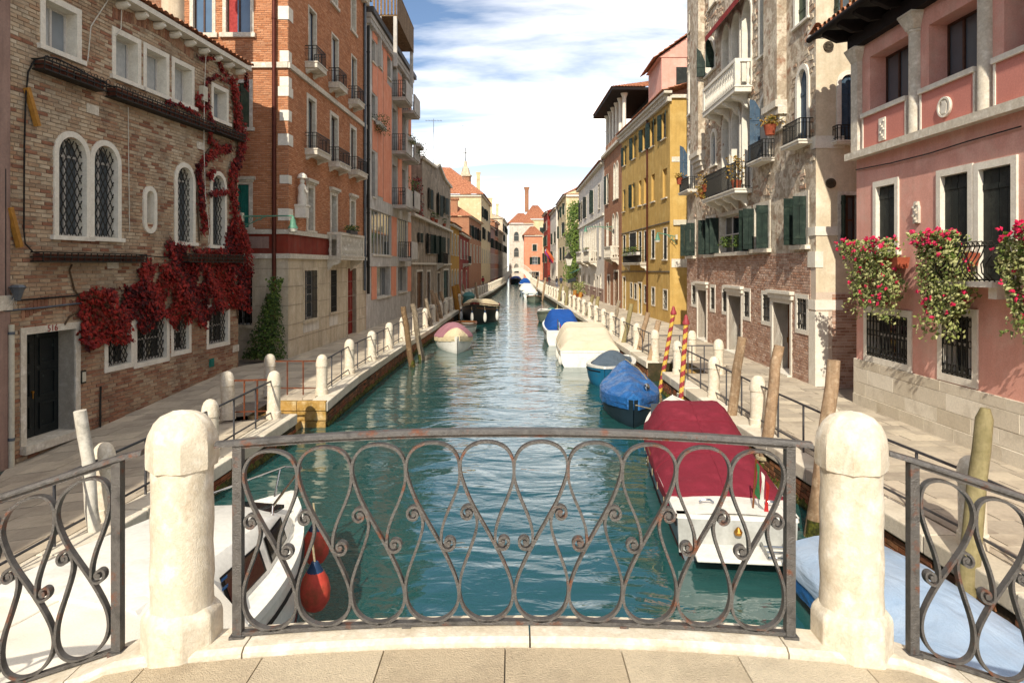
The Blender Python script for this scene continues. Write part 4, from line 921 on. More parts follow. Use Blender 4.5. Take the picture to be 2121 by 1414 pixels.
# side face towards the alley
def s2w(a, b, yt, yb, **k): u0, u1, z0, z1 = S2.rect(a, b, (a, yt), (a, yb)); return S2.win(u0, u1, z0, z1, **k)
s2w(468, 519, -90, 70, fw=.12, sill=.16, pane='pane_sky', sash='sash_brown', bars=(1, 0), curtain=('curtain_red', .4), sillw=.14); s2w(478, 517, 172, 265, fw=.12, sill=.12, shut=(0, 0), shmat='shutter_olive'); s2w(480, 516, 382, 472, fw=.14, sill=.1, shut=(0, 0), shmat='shutter_teal', cornice=.12)
s2w(478, 523, 560, 673, fw=.1, sill=.12, pane='pane_dark', grille=(6, 4, .02), smat='stucco_beige'); s2w(400, 440, -90, 70, fw=.12, sill=.16, pane='pane_sky', sash='sash_brown')
for f in (F, S2):
    f.wall(-.5, zb1, 'stucco_beige'); f.wall(zb1, zr0, 'stucco_red', d=-.004); f.wall(zr0, 18.1, 'brick_red_wall')
F.body(12, -.5, 18.1, 'brick_red_wall', skip=('near',))
for f in (F, S2):
    e = .0 if f is F else f.len + .001
    a, b = (-.07, None) if f is F else (0, f.len + .002)
    f.band(zb1 - .12, zb1 + .06, .1, 'istria', a, b); f.band(zr0 - .02, zr0 + .14, .08, 'istria', a, b); f.band(zb2 - .18, zb2 + .02, .1, 'istria', a, b)
    for z in (1.35, 1.9, 2.62, 3.32, 3.98): mb = MB(); mb.box(0 if f is F else 0, f.len, -.01, .012, z, z + .02); f.build(mb, 'groove', 'mortar_old')
bricks(S2, 6.5, S2.len, zr0 + .16, 14.6, .068, .25, .012, 'brick_red', 300, lambda u, z: rnd.random())
bricks(F, 0, F.len, zr0 + .16, 18.0, .068, .25, .012, 'brick_red', 0, lambda u, z: rnd.random())
# quoins
zq = [(0, 1.0), (1.6, .75), (3.0, .9), (4.8, .7), (6.15, .85), (8.05, .9), (10.05, .8), (12.0, .8)]
for k, (a, h) in enumerate(((5.75, .45), (7.1, .32), (8.5, .43), (9.4, .4), (10.3, .72), (11.55, .42), (13.1, .5), (14.6, .5), (16.1, .5))):
    for j in range(2 if h > .7 else 1):
        hh = h / (2 if h > .7 else 1); la, lb = (.36, .44) if (j + k) % 2 == 0 else (.3, .3); z = a + j * hh
        mb = MB(); mb.box(-.03, lb, -.3, .03, z, z + hh - .01); mb.box(-.032, -.03, 0, .001, z, z + .01); F.build(mb, 'quoin', 'istria_clean'); mb = MB(); mb.box(S2.len - la, S2.len + .028, -.3, .032, z, z + hh - .01); S2.build(mb, 'quoin', 'istria_clean')
for xs_, ys_ in (((631, 653, 677), ((127, 98), None)), ((680, 700.4, 720), ((170, 145), None)), ((721, 738.6, 755), ((205, 183), None))):
    ua = F.uz(xs_[0])[0]; zf = F.uz(xs_[0], ys_[0][0])[1]; pr = .5; ub = F.uz(xs_[2], 550, pr)[0]; F.balcony(ua, ub, zf, pr, .62, pitch=.14, th=.24, cs=.4)
for x0_, yb_ in ((631, 307), (680, 334), (721, 351)):
    ua = F.uz(x0_)[0]; ub = ua + 1.75; F.balcony(ua, ub, F.uz(x0_, yb_)[1], .5, .62, pitch=.14, th=.24, cs=.4)
F.balcony(F.uz(677)[0], F.uz(729)[0], zb1 + .05, .62, 1.02, style='stone', th=.18, corb=2)
pots = []
p = F.W(F.uz(705)[0], .55, zb1 + 1.2); o = empty('window_box', p); tag(o, 'green window box with trailing flowers on the stone balustrade balcony', 'window box'); mb = MB(); mb.box(-.1, .1, -.7, .7, -.14, .02); mb.build('trough', 'lead', o)
foliage('leaves', 'leaf_green', [(p[0] + jit(.22), p[1] + jit(.8), p[2] + .05 + .22 * rnd.random() ** 1.5, 0, 0, 1) for _ in range(260)], .12, o, org=p); foliage('flowers', 'petal_mix', [(p[0] + jit(.2), p[1] - .5 + jit(.3), p[2] + .2 + jit(.1), 0, 0, 1) for _ in range(40)], .07, o, org=p)
# cornice and dentils
F.band(18.05, 18.3, .35, 'istria', -.3); mb = MB(); [mb.box(.3 + k * .45, .5 + k * .45, 0, .3, 17.7, 18.06) for k in range(24)]; F.build(mb, 'dentils', 'istria')
H2.part(tile_roof([F.W(-.3, .45, 18.3), F.W(F.len, .45, 18.3), F.W(F.len, -6, 20.5), F.W(-.3, -6, 20.5)]), 'roof', 'roof_tile')
S2.band(18.05, 18.3, .3, 'istria')
def pipe(p, q, r, mat, lab): o = empty('drainpipe', p); tag(o, lab, 'drainpipe'); P, Q = Vector(p), Vector(q); mb = MB(); mb.tube([(0, 0, 0), tuple(Q - P)], r, 10); mb.build('pipe', mat, o, smooth=True); [MB().tube([tuple((Q - P) * t), tuple((Q - P) * t + Vector((0, 0, .05)))], r * 1.25, 10).build('clip', mat, o) for t in (.1, .3, .5, .7, .9)]; return o
u = S2.uz(570)[0]; pipe(S2.W(u, .12, 1.6), S2.W(u, .12, 18), .075, 'copper_brown', 'brown copper drainpipe down the sunny corner of the red brick palazzo')
pipe(F.W(F.uz(752)[0], .1, 2.8), F.W(F.uz(752)[0], .1, 18), .07, 'zinc', 'grey zinc drainpipe at the far end of the red brick palazzo'); pipe(F.W(F.len - .02, .14, 2.6), F.W(F.len - .02, .14, 16.8), .08, 'iron', 'black drainpipe between the red brick palazzo and the orange block')
# white patches of new render, alley plaque
for (a, b, yt, yb) in ((628, 660, 668, 690), (682, 699, 652, 676)):
    u0, u1, z0, z1 = F.rect(a, b, (a, yt), (a, yb)); mb = MB(); mb.box(u0, u1, -.01, .012, z0, z1); F.build(mb, 'patched_render', 'render_white')
u0, u1, z0, z1 = S2.rect(507, 557, (507, 490), (507, 514)); mb = MB(); mb.box(u0, u1, -.01, .01, z0, z1); S2.build(mb, 'worn_plaque', 'stucco_pinkgrey')
# madonna on bracket
p = F.W(F.uz(614)[0], .22, F.uz(612, 451)[1]); o = empty('madonna_statue', p); tag(o, 'small white madonna statue on a stone bracket at the palazzo corner', 'statue')
mb = MB(); mb.box(-.22, .2, -.22, .22, 0, .42); mb.box(-.24, .24, -.26, .26, .42, .5); mb.build('bracket', 'istria_clean', o, bevel=.01)
mb = MB(); mb.lathe([(.17, .5), (.18, .7), (.14, .95), (.17, 1.15), (.1, 1.27), (.06, 1.3)], 12); mb.build('robed_figure', 'istria_clean', o, smooth=True); mb = MB(); mb.lathe([(.03, 1.27), (.085, 1.33), (.095, 1.41), (.06, 1.49), (.01, 1.51)], 12); mb.build('head', 'istria_clean', o, smooth=True); mb = MB(); mb.tube([(.12, -.1, 1.1), (.18, -.02, .98), (.14, .08, 1.0)], .05, 8); mb.build('arms', 'istria_clean', o, smooth=True); mb = MB(); mb.lathe([(.2, 1.5), (.16, 1.62), (.05, 1.7)], 10); mb.build('canopy', 'istria_clean', o)
# leafy shrub at the alley corner
p = AT(545, 742, 24.3); o = empty('leafy_shrub', p); tag(o, 'dense green shrub climbing the drainpipe at the palazzo corner', 'shrub'); pts = []
for _ in range(2600):
    h = rnd.random() ** 1.3; z = h * 2.3; r = .72 * (1 - h * .8) + .12; a = rnd.random() * 6.28; q = r * rnd.random() ** .5; pts.append((p[0] + .05 + .32 * h + q * math.cos(a), p[1] + .75 * q * math.sin(a) * .6, p[2] + z, math.cos(a), math.sin(a), .5))
for _ in range(260): t = rnd.random(); pts.append((p[0] + .42 + .35 * t * jit(1) , p[1] + jit(.12), p[2] + 2.0 + .9 * t, 0, -1, .4))
foliage('leaves', 'leaf_green', pts, .11, o, lambda x, y, z: rnd.random() * .8, .7, org=p); mb = MB(); [mb.tube([(jit(.15), jit(.1), 0), (jit(.3) + .1, jit(.2), 1.1), (.3 + jit(.2), jit(.1), 2.2)], .025, 5) for k in range(5)]; mb.build('stem', 'bark', o)
# ================================================================ B3: orange post-war block
H3 = House('orange_block', 'orange and white apartment block with stacked balconies of white front panels', 'apartment block', (-7.6, 42, 0))
F = Face(H3, (-7.75, 36.25), (-7.35, 49.4), HL); zt = 17.5
def panel(F, a, b, yt, yb, mat, pr=.03, name='panel'):
    u0, u1, z0, z1 = F.rect(a, b, (a, yt), (a, yb)); mb = MB(); mb.box(u0, u1, -.01, pr, z0, z1); return F.build(mb, name, mat)
def W3(a, b, yt, yb, **k):
    u0, u1, z0, z1 = F.rect(a, b, (a, yt), (a, yb)); k.setdefault('fw', 0); k.setdefault('sill', .08); return F.win(u0, u1, z0, z1, **k)
for (a, b, yt, yb) in ((770, 777, 80, 126), (784, 790, 93, 137), (802, 809, 115, 159), (832, 838, 153, 190), (770, 777, 193, 245), (770, 777, 312, 407), (841, 845, 165, 200)): W3(a, b, yt, yb, pane='pane_dark', bars=(0, 1), rev=.3)
for (a, b, yt, yb) in ((813, 822, 130, 203), (813, 822, 222, 313), (813, 822, 340, 424), (833, 840, 225, 300), (833, 840, 350, 410)): W3(a, b, yt, yb, pane='pane_dark', bars=(1, 0), rev=.5, sill=0)
W3(769.5, 809, 432, 527, pane='pane_mirror', bars=(5, 0), sash='sash_white', rev=.12); W3(825, 843, 446, 533, pane='pane_mirror', bars=(3, 0), rev=.12, sill=0)
W3(781, 808, 553, 617, pane='pane_grey', bars=(2, 0), rev=.35, sash='concrete_pale'); W3(825, 842, 552, 606, pane='pane_grey', bars=(2, 0), rev=.35, sash='concrete_pale')
F.wall(-.5, zt, 'concrete_pale'); F.body(12, -.5, zt, 'stucco_orange')
colx = [(771, 781, 'a'), (782.5, 792, 'b'), (793.5, 810.5, 'c'), (824, 832, 'd'), (846, 851, 'e')]
for (a, b, k_) in colx:
    u0, u1 = F.uz(a)[0], F.uz(b)[0]; segs = {'a': [(125.6, 190), (248, 309)], 'b': [(140, 405)], 'c': [(163, 420)], 'd': [(150, 430)], 'e': [(170, 440)]}[k_]
    for yt, yb in segs:
        z0, z1 = F.uz(a, yb)[1], F.uz(a, yt)[1]; mb = MB(); mb.box(u0, u1, -.01, .03, z0, z1); F.build(mb, 'orange_panel', 'stucco_orange')
for (a, b, yt, yb) in ((769, 779.5, 551, 621), (810, 820, 551, 614), (844, 851, 550, 604), (811, 821, 430, 530), (845, 851, 445, 530), (771, 781, 62, 79), (783, 792, 76, 92), (793.5, 801, 92, 162), (802, 811, 100, 114)): panel(F, a, b, yt, yb, 'stucco_orange')
F.band(F.uz(766, 432)[1], F.uz(766, 405)[1], .05, 'concrete_pale'); F.band(F.uz(766, 552)[1], F.uz(766, 528)[1], .05, 'concrete_pale'); F.band(17.3, 17.55, .28, 'concrete_pale')
mb = MB(); [mb.box(.1 + k * .36, .32 + k * .36, 0, .24, 17.02, 17.31) for k in range(36)]; F.build(mb, 'dentils', 'concrete_pale')
mb = MB(); mb.prism([(-.05, 17.55), (F.len + .2, 17.55), (F.len + .2, 17.85), (-.05, 17.85)], -.4, .42); F.build(mb, 'gutter', 'lead')
def b3(xa, yf, ln=2.2, pr=.85, hh=1.05): ua = F.uz(xa)[0]; return F.balcony(ua, ua + ln, F.uz(xa, yf)[1], pr, hh, mat='concrete_pale', corb=0, th=.2, panel='concrete_pale', pitch=.12)
for (x, y) in ((812, 201), (831.5, 228), (812, 312), (831.5, 326), (812, 424), (831.5, 428), (825, 534)): b3(x, y)
def planter(p, lab, n, flow=None, sx=.2, sy=.8, drop=.3, h=.25, leaf='leaf_green', size=.12):
    o = empty('planter', p); tag(o, lab, 'planter'); mb = MB(); mb.box(-.12, .12, -sy, sy, -.2, 0); mb.build('trough', 'concrete_pale', o)
    foliage('leaves', leaf, [(p[0] + jit(sx), p[1] + jit(sy), p[2] + rnd.uniform(-drop, h), rnd.uniform(0, 1), jit(.3), .6) for _ in range(n)], size, o, org=p)
    if flow: foliage('flowers', flow, [(p[0] + sx * rnd.random(), p[1] + jit(sy), p[2] + rnd.uniform(-drop, h), .6, 0, .6) for _ in range(n // 5)], .08, o, org=p)
    return o
planter(F.W(F.uz(781)[0], .25, F.uz(781, 258)[1]), 'overflowing green planter on the orange block beside its drainpipe', 420, None, .4, 1.0, .5, .5)
planter(F.W(F.uz(812)[0] + 1.3, 1.0, F.uz(812, 284)[1] + .1), 'planter of pale flowers on the nearer balcony of the orange block', 260, 'petal_mix', .3, .9); planter(F.W(F.uz(831.5)[0] + 1.3, 1.05, F.uz(831.5, 298)[1] + .1), 'planter trailing pink flowers on the farther balcony of the orange block', 380, 'petal', .4, 1.0, .8, .2)
# roof terrace
o = empty('roof_terrace', (-7.9, 40, 17.5)); tag(o, 'slatted wooden roof terrace on white posts above the orange block', 'roof terrace')
Xa, Xb, Ya, Yb, Z0, Z1 = (784 - CX) * 39 / FPX + 7.9, (822 - CX) * 39 / FPX + 7.9, -1., 5.5, .85, 2.35
for x in (Xa + .06, Xb - .1):
    for y in (Ya + .1, Yb - .1): mb = MB(); mb.box(x - .1, x + .1, y - .1, y + .1, -2, Z0); mb.build('post', 'concrete_pale', o)
mb = MB(); mb.box(Xa - 2.5, Xb, Ya, Yb, Z0 - .02, Z0 + .08); mb.build('deck', 'timber', o)
for k in range(7): x = Xb - .02 - k * .2; mb = MB(); mb.box(x - .13, x - .01, Ya - .03, Ya, Z0 + .08, Z1); mb.build('slat', 'timber', o)
for k in range(28): y = Ya + .01 + k * .232; mb = MB(); mb.box(Xb, Xb + .03, y, y + .21, Z0 - .1, Z1); mb.build('slat', 'timber', o)
mb = MB(); mb.box(Xa - 2.5, Xb + .04, Ya - .05, Ya + .02, Z1, Z1 + .06); mb.box(Xb - .02, Xb + .045, Ya + .021, Yb, Z1, Z1 + .06); mb.build('rail', 'timber', o)
# ================================================================ B4: grey gabled house
H4 = House('gabled_house', 'weathered grey stucco house with a pedimented gable and dark shutters', 'house', (-7, 60, 0)); F = Face(H4, (-7.35, 49.4), (-6.75, 75), HL)
def W4(a, b, yt, yb, **k):
    u0, u1, z0, z1 = F.rect(a, b, (a, yt), (a, yb)); k.setdefault('fw', .05); k.setdefault('smat', 'stucco_grey'); k.setdefault('rev', .12); k.setdefault('bars', (1, 0)); return F.win(u0, u1, z0, z1, **k)
zc = F.uz(855, 445)[1]
for (a, b, yt, yb) in ((887, 891, 389, 432), (894, 898, 393, 435), (906, 911, 400, 446), (918.5, 922, 407, 442), (927, 930, 410, 447)): W4(a, b, yt, yb, shut=rnd.choice([(0, 0), (168, 168), (105, 168)]), shmat='shutter_green', sash='sash_brown')
for (a, b, yt, yb) in ((884, 890.5, 483, 525), (894, 900.5, 486, 525), (905.5, 913, 488, 545), (918, 921, 490, 522), (926.5, 930.5, 492, 528), (866, 870.5, 481, 502)): W4(a, b, yt, yb, shut=rnd.choice([(0, 0), (168, 168), (105, 168)]), shmat='shutter_green', sash='sash_brown')
for (a, b, yt, yb, m) in ((863, 875, 563, 0, 'door_brown'), (884, 890.5, 563, 0, 'door_brown'), (905.5, 910.5, 566, 0, 'door_green'), (918.5, 928.5, 560, 0, 'door_green')):
    u0, u1, z0, z1 = F.rect(a, b, (a, yt), (a, 600)); F.door(u0, u1, .72, z1, rev=.2, fw=.16, mat=m)
ug = F.uz(874)[0]; zg = F.uz(905, 372)[1]
F.wall(-.5, zc, 'stucco_grey'); F.wall(zc, zg, 'stucco_grey', u0=ug); F.body(11, -.5, zc, 'stucco_grey')
ap = F.uz(908, 343); l1 = F.uz(901, 369); r1 = F.uz(920, 383); gl = F.uz(874, 357); gr = F.uz(933, 389)
zg0 = zg
mb = MB(); mb.prism([(ug, zg0), (F.len, zg0), (F.len, zg0 + .5), (r1[0], zg0 + .7), (ap[0], ap[1]), (l1[0], zg0 + .9), (ug, zg0 + .6)], -.5, .0); F.build(mb, 'gable', 'stucco_grey')
mb = MB(); mb.ribbon([(ug - .2, zg0 + .62), (l1[0], zg0 + .95), (ap[0], ap[1] + .1), (r1[0], zg0 + .75), (F.len + .2, zg0 + .55)], .22, -.55, .2); F.build(mb, 'coping', 'istria')
mb = MB(); mb.quad((ug, 0, zc), (ug, -8, zc), (ug, -8, zg0 + .6), (ug, 0, zg0 + .6)); F.build(mb, 'side_wall', 'stucco_grey')
F.band(zc - .12, zc + .08, .3, 'istria'); F.band(F.uz(877, 548)[1], F.uz(877, 544)[1], .14, 'istria')
ua = F.uz(905)[0]; F.balcony(ua - .3, ua + 3.2, F.uz(905, 546)[1], .7, 1.0, pitch=.14)
q = [F.W(ug + 1, -.6, zg0 + .2), F.W(F.len, -.6, zg0 + .2), F.W(F.len, -7, zg0 + 2.4), F.W(ug + 1, -7, zg0 + 2.4)]
H4.part(tile_roof([F.W(.2, -7.5, zc + .8), F.W(ug + .1, -2.0, zc + 3.2), F.W(ug + 4, -4.5, zg0 + 1.7), F.W(.2, -10, zg0 + 1.6)]), 'roof', 'roof_tile')
H4.part(tile_roof([F.W(ug + .2, -.6, zg0 + .3), F.W(ap[0], -.6, ap[1] - .1), F.W(ap[0], -9, ap[1] - .1), F.W(ug + .2, -9, zg0 + .3)]), 'roof', 'roof_tile')
o = empty('terrace_vine', F.W(ug - 1.5, -.3, zc)); tag(o, 'terrace vine turning red beside the gabled house', 'vine'); og = F.W(ug - 1.5, -.3, zc)
foliage('green_leaves', 'leaf_green', [(og[0] + jit(.7) - .3, og[1] - 2.4 + jit(2.8), og[2] + rnd.uniform(.1, 2.6), 1, -.4, .4) for _ in range(900)], .22, o, org=og); foliage('red_leaves', 'leaf_red', [(og[0] + jit(.5), og[1] + .6 + jit(.9), og[2] + rnd.uniform(.1, 3.2), 1, -.4, .4) for _ in range(420)], .2, o, org=og); mb = MB(); mb.tube([(0, .5, 0), (.1, .6, 1.2), (0, .4, 2.6)], .04, 5); mb.build('stem', 'bark', o)
for (x, y, lab) in ((892, 432, 'small leafy pot on the terrace ledge under the near gable shutters'), (900, 438, 'dark pot on the terrace ledge between the gable shutters'), (917, 444, 'leafy pot on the terrace ledge under the middle gable shutters')):
    u, z = F.uz(x, y); p = F.W(u, .15, zc + .08); o = empty('flower_pot', p); tag(o, lab, 'flower pot'); mb = MB(); mb.lathe([(.12, 0), (.2, .35), (.22, .36)], 10); mb.build('pot', 'terracotta', o); foliage('leaves', 'leaf_green', [(p[0] + jit(.25), p[1] + jit(.3), p[2] + .4 + .5 * rnd.random(), 0, 0, 1) for _ in range(50)], .18, o, org=p)
# ================================================================ low yellow and red houses, then the far row
def simple(name, lab, p0, p1, zt, mat, wins, roof=True, depth=11, eave=.35, shm='shutter_dark', doors=(), over=None, hint=HL):
    H = House(name, lab, 'house', ((p0[0] + p1[0]) / 2, (p0[1] + p1[1]) / 2, 0), 'houses along the far canal'); F = Face(H, p0, p1, hint)
    for (a, b, z0, z1, kind) in wins:
        k = dict(fw=.12, rev=.18, bars=(1, 1), pane='pane_dark')
        if kind == 'c': k.update(shut=rnd.choice([(0, 0), (168, 168), (100, 168), (168, 110)]), shmat=rnd.choice([shm, 'shutter_green']), fw=.07, sash='sash_brown')
        if kind == 'o': k.update(shut=(168, 168), shmat=shm)
        if kind == 'a': k.update(arch=1., bars=(0, 1), sill=0)
        if kind == 'g': k.update(arch=1.5, bars=(0, 1))
        F.win(a, b, z0, z1, **k)
    for (a, b, z1, m) in doors: F.door(a, b, .72, z1, rev=.2, fw=.14, mat=m)
    F.wall(-.5, zt, mat); F.body(depth, -.5, zt, mat)
    F.band(zt - .1, zt + .12, eave, 'istria'); H.F = F
    if roof:
        H.part(tile_roof([F.W(-.3, eave + .15, zt + .12), F.W(F.len + .3, eave + .15, zt + .12), F.W(F.len + .3, -depth / 2, zt + 2.4), F.W(-.3, -depth / 2, zt + 2.4)]), 'roof', 'roof_tile')
        mb = MB(); m_ = F.len + .3
        for uu in (-.3, m_): mb.add([(uu, eave, zt + .1), (uu, -depth / 2, zt + 2.35), (uu, -depth, zt + .1)], [(0, 1, 2)])
        F.build(mb, 'gable_end', mat)
        H.part(tile_roof([F.W(-.3, -depth - .2, zt + .12), F.W(F.len + .3, -depth - .2, zt + .12), F.W(F.len + .3, -depth / 2, zt + 2.4), F.W(-.3, -depth / 2, zt + 2.4)]), 'roof', 'roof_tile')
    return H
def rowz(n, ln, z0, z1, kind, wd=1.1, off=0.): return [((k + .5) * ln / n - wd / 2 + off, (k + .5) * ln / n + wd / 2 + off, z0, z1, kind) for k in range(n)]
simple('yellow_house', 'low ochre yellow house with white arched doorways beyond the gabled house', (-6.75, 75.05), (-6.66, 86), 8.6, 'stucco_yellow_l', rowz(3, 10.9, 5.3, 7.7, 'x', 1.5) + rowz(3, 10.9, .7, 3.6, 'a', 2.0))
Hr = simple('red_house', 'low dark red house with an iron balcony and white window frames', (-6.66, 86.05), (-6.6, 104), 8.2, 'stucco_darkred', rowz(3, 17.9, 5.0, 7.4, 'x', 2.0), doors=((3, 4.6, 3.4, 'door_brown'), (12, 13.6, 3.3, 'door_brown')))
Hr.F.balcony(6, 12, 4.4, .8, 1.0, pitch=.16)
# brick house with gable towards us, cream house behind, tower chimney
Hb = simple('brick_gable_house', 'brick house with hipped red tile roof behind the low red house', (-6.55, 104.1), (-5.6, 124), 11.6, 'brick_wall_far', rowz(4, 19.8, 4.6, 7.4, 'x', 1.3) + rowz(4, 19.8, 8.4, 10.4, 'c', 1.1), roof=False)
Fs = Face(Hb, (-16, 104.05), (-6.55, 104.05), (0, -1)); Fs.wall(6, 11.6, 'brick_wall_far')
Hb.part(tile_roof([(-16.5, 103.7, 11.6), (-6.1, 103.7, 11.6), (-10, 110, 14.4), (-16.5, 110, 14.4)], .3), 'roof', 'roof_tile'); Hb.part(tile_roof([(-6.1, 103.7, 11.6), (-5.1, 124, 11.6), (-9.5, 124, 14.4), (-10, 110, 14.4)], .3), 'roof', 'roof_tile')
mb = MB(); mb.box(-9.4, -8.4, 105, 106, 11.6, 14.2); mb.box(-9.6, -8.2, 104.8, 106.2, 14.2, 14.5); Hb.part(mb, 'chimney', 'brick_wall_far')
Hc = simple('cream_house', 'taller cream house with wide red tile roof behind the brick house', (-5.6, 124.1), (-4.7, 148), 16.9, 'stucco_cream', rowz(5, 23.9, 9, 11.2, 'c', 1.2) + rowz(5, 23.9, 13, 15, 'c', 1.2) + rowz(5, 23.9, 4.6, 7.2, 'x', 1.3), roof=False)
Fs = Face(Hc, (-20, 124.05), (-5.6, 124.05), (0, -1)); Fs.wall(6, 16.9, 'stucco_cream'); Fs.band(16.6, 17, .3, 'istria')
Hc.part(tile_roof([(-20.5, 123.5, 17), (-5.0, 123.5, 17), (-12, 132, 23), (-20.5, 132, 23.4)], .32), 'roof', 'roof_tile'); Hc.part(tile_roof([(-5, 123.5, 17), (-4.2, 148, 17), (-11, 148, 23), (-12, 132, 23)], .32), 'roof', 'roof_tile')
o = empty('bell_tower', (-10.2, 150, 15)); tag(o, 'old brick bell turret with iron cross rising above the tile roofs', 'bell tower')
mb = MB(); mb.lathe([(1.25, 0), (1.2, 8.6)], 8); mb.build('shaft', 'brick_wall_far', o); mb = MB(); mb.lathe([(1.45, 8.6), (1.45, 8.9), (1.1, 9.1), (.75, 10.4), (.4, 10.9), (.3, 12)], 8); mb.build('cap', 'stucco_beige', o); mb = MB(); mb.tube([(0, 0, 11.9), (0, 0, 15)], .1, 6); mb.tube([(-.6, 0, 13.8), (.6, 0, 13.8)], .09, 6); mb.build('cross', 'iron', o)
for k in range(3): a = -1.9 + k * .6; mb = MB(); mb.box(1.25 * math.cos(a) - .3, 1.25 * math.cos(a) + .3, 1.25 * math.sin(a) - .1, 1.25 * math.sin(a) + .1, 6.6, 7.4); mb.build('opening', 'roof_tile', o)
def chim(p, h, w_, mat, lab, flare=1.3):
    o = empty('chimney_stack', p); tag(o, lab, 'chimney'); mb = MB(); mb.box(-w_, w_, -w_, w_, 0, h); mb.build('stack', mat, o); mb = MB(); mb.hexa([(-w_, -w_, h), (w_, -w_, h), (w_, w_, h), (-w_, w_, h)], [(-w_ * flare, -w_ * flare, h + w_ * 1.6), (w_ * flare, -w_ * flare, h + w_ * 1.6), (w_ * flare, w_ * flare, h + w_ * 1.6), (-w_ * flare, w_ * flare, h + w_ * 1.6)]); mb.build('pot', mat, o)
chim((-6.9, 140, 17), 5.6, .38, 'stucco_cream', 'tall pale chimney on the cream house roof beside the bell turret', 1.25)
specs = [('pink_house', 'faded rose house on the far canal after the cream house', 148.1, 162, -4.7, -4.1, 12.5, 'stucco_pinkgrey'), ('brick_house', 'narrow brick house on the far canal past the rose house', 162.1, 176, -4.1, -3.5, 14.5, 'brick_wall_far'), ('grey_house', 'narrow grey house on the far canal past the narrow brick house', 176.1, 196, -3.5, -2.7, 13, 'stucco_grey'), ('ochre_house', 'pale tall house at the bend of the far canal with loggias', 196.1, 230, -2.7, -1.6, 17.5, 'stucco_beige')]
for (n, l, ya, yb, xa, xb, zt, m) in specs:
    ln = yb - ya; simple(n, l, (xa, ya), (xb, yb), zt, m, [w for k, z in enumerate((1.2, 4.6, 8.0, 11.2, 14.2)) if z + 2.2 < zt for w in rowz(4, ln, z, z + 2.1, 'c' if k > 1 else 'x', 1.3)])
for k, (x, y, z, h) in enumerate(((-5.6, 152, 13.5, 5), (-5.2, 166, 15.5, 4.4), (-4.4, 205, 18, 4))): chim((x, y, z), h, .4, 'stucco_cream', ['pale chimney on the faded rose house', 'pale chimney on the narrow brick house', 'pale chimney on the tall house at the bend'][k])
# ================================================================ RIGHT BANK
mk('stucco_pink', ['dfa797', 'd69c8b', 'e5b2a2'], 1.2, .88, .2, 60, streak=.12, dirt='c9ad9c', dscale=1.1, damt=.5)
mk('stucco_pink_dark', ['c98476', 'c07a6c'], 1.2, .88, .2, 60)
mk('rubble', ['c3b49d', 'a2907a', 'd6c9b3', '8f6f58'], 2.2, .92, 1.2, 14, streak=.25, dirt='8d5c42', dscale=2.6, damt=.6, dpos=(.54, .64))
mk('stucco_palazzo', ['d9cbb0', 'cbbca0', 'e2d6be'], 1.4, .9, .3, 40, streak=.2, dirt='b09c80', dscale=.9, damt=.4)
mk('brick_rose', ['a3806c', 'b5947f', '95705c', 'c4a997', 'a6785e', 'cdbba8'], 10, .88, .5, 80, tint=True)
mk('mortar_rose', ['cdbcaa', 'bfad9a'], 5, .95, .4, 60)
mk('stucco_ochre', ['c6a35e', 'ba9754', 'cdad6a'], 1.1, .88, .25, 50, streak=.25, dirt='a3844a', dscale=1.0, damt=.55)
mk('stucco_white', ['ddd5ca', 'cec5b8', 'e5dfd5'], 1.3, .9, .25, 40, streak=.25, dirt='a89a8a', dscale=.8, damt=.4)
mk('awning_red', ['7a2320', '8f2e28'], 4, .8, .2, 30); mk('awning_green', ['3a5a4e', '466a5c'], 4, .8, .2, 30)
mk('medal', ['5a4f3e', '463d30'], 8, .8, .3, 40)
# ---- pink house
H = House('pink_house', 'pink stucco house with stone columns, dark timber eaves and pale stone plinth', 'house', (8.55, 12, 0)); HP = H
F = Face(H, (8.62, 5.5), (8.53, 16.9), HR_); FP = F; S = Face(H, (8.53, 16.9), (19, 16.9), (0, 1))
zl = F.uz(1775, 330)[1]                     # ledge under the colonnade
def PW(a, b, top, bot, **k): u0, u1, z0, z1 = F.rect(a, b, top, bot); return F.win(u0, u1, z0, z1, **k), u0, u1, z0, z1
for (a, b, t, bt) in ((1802, 1886, (1817, 110), (1817, 229)), (1924, 2029, (1939, 44), (1939, 178)), (2080, 2215, (2096, -45), (2096, 115))): PW(a, b, t, bt, fw=0, sill=0, rev=.45, pane='pane_grey', sash='sash_brown', bars=(2, 0), curtain=('curtain_white', .3))
for (a, b, t, bt) in ((1817, 1856, (1817, 388), (1817, 520)), (1951, 2008, (1951, 366), (1951, 512)), (2030, 2098, (2030, 352), (2030, 582))): PW(a, b, t, bt, fw=.13, proud=.04, sill=.1, rev=.26, pane='pane_dark', shut=(0, 0), shmat='shutter_dark', smat='istria_clean')
for (a, b, t, bt) in ((1797, 1882, (1797, 646), (1797, 735)), (1953, 2016, (1953, 649), (1953, 772))):
    W, u0, u1, z0, z1 = PW(a, b, t, bt, fw=.14, proud=.03, sill=0, bottom=True, rev=.3, pane='pane_dark', bars=(1, 1), smat='istria_clean')
    mb = MB(); n = int((u1 - u0) / .13)
    for k in range(n + 1):
        u = u0 + (u1 - u0) * k / n; mb.box(u - .012, u + .012, .0, .024, z0, z1)
        if k < n:
            uc = u + (u1 - u0) / n / 2
            for zz_ in (z0 + .14, z0 + (z1 - z0) * .55, z1 - .14): mb.ribbon([(uc + .05 * math.cos(t), zz_ + .07 * math.sin(t)) for t in [6.283 * i / 10 for i in range(11)]], .014, .004, .02)
    for zz_ in (z0 + .05, z1 - .05): mb.box(u0, u1, -.006, .03, zz_ - .012, zz_ + .012)
    F.build(mb, 'grille', 'iron', W)
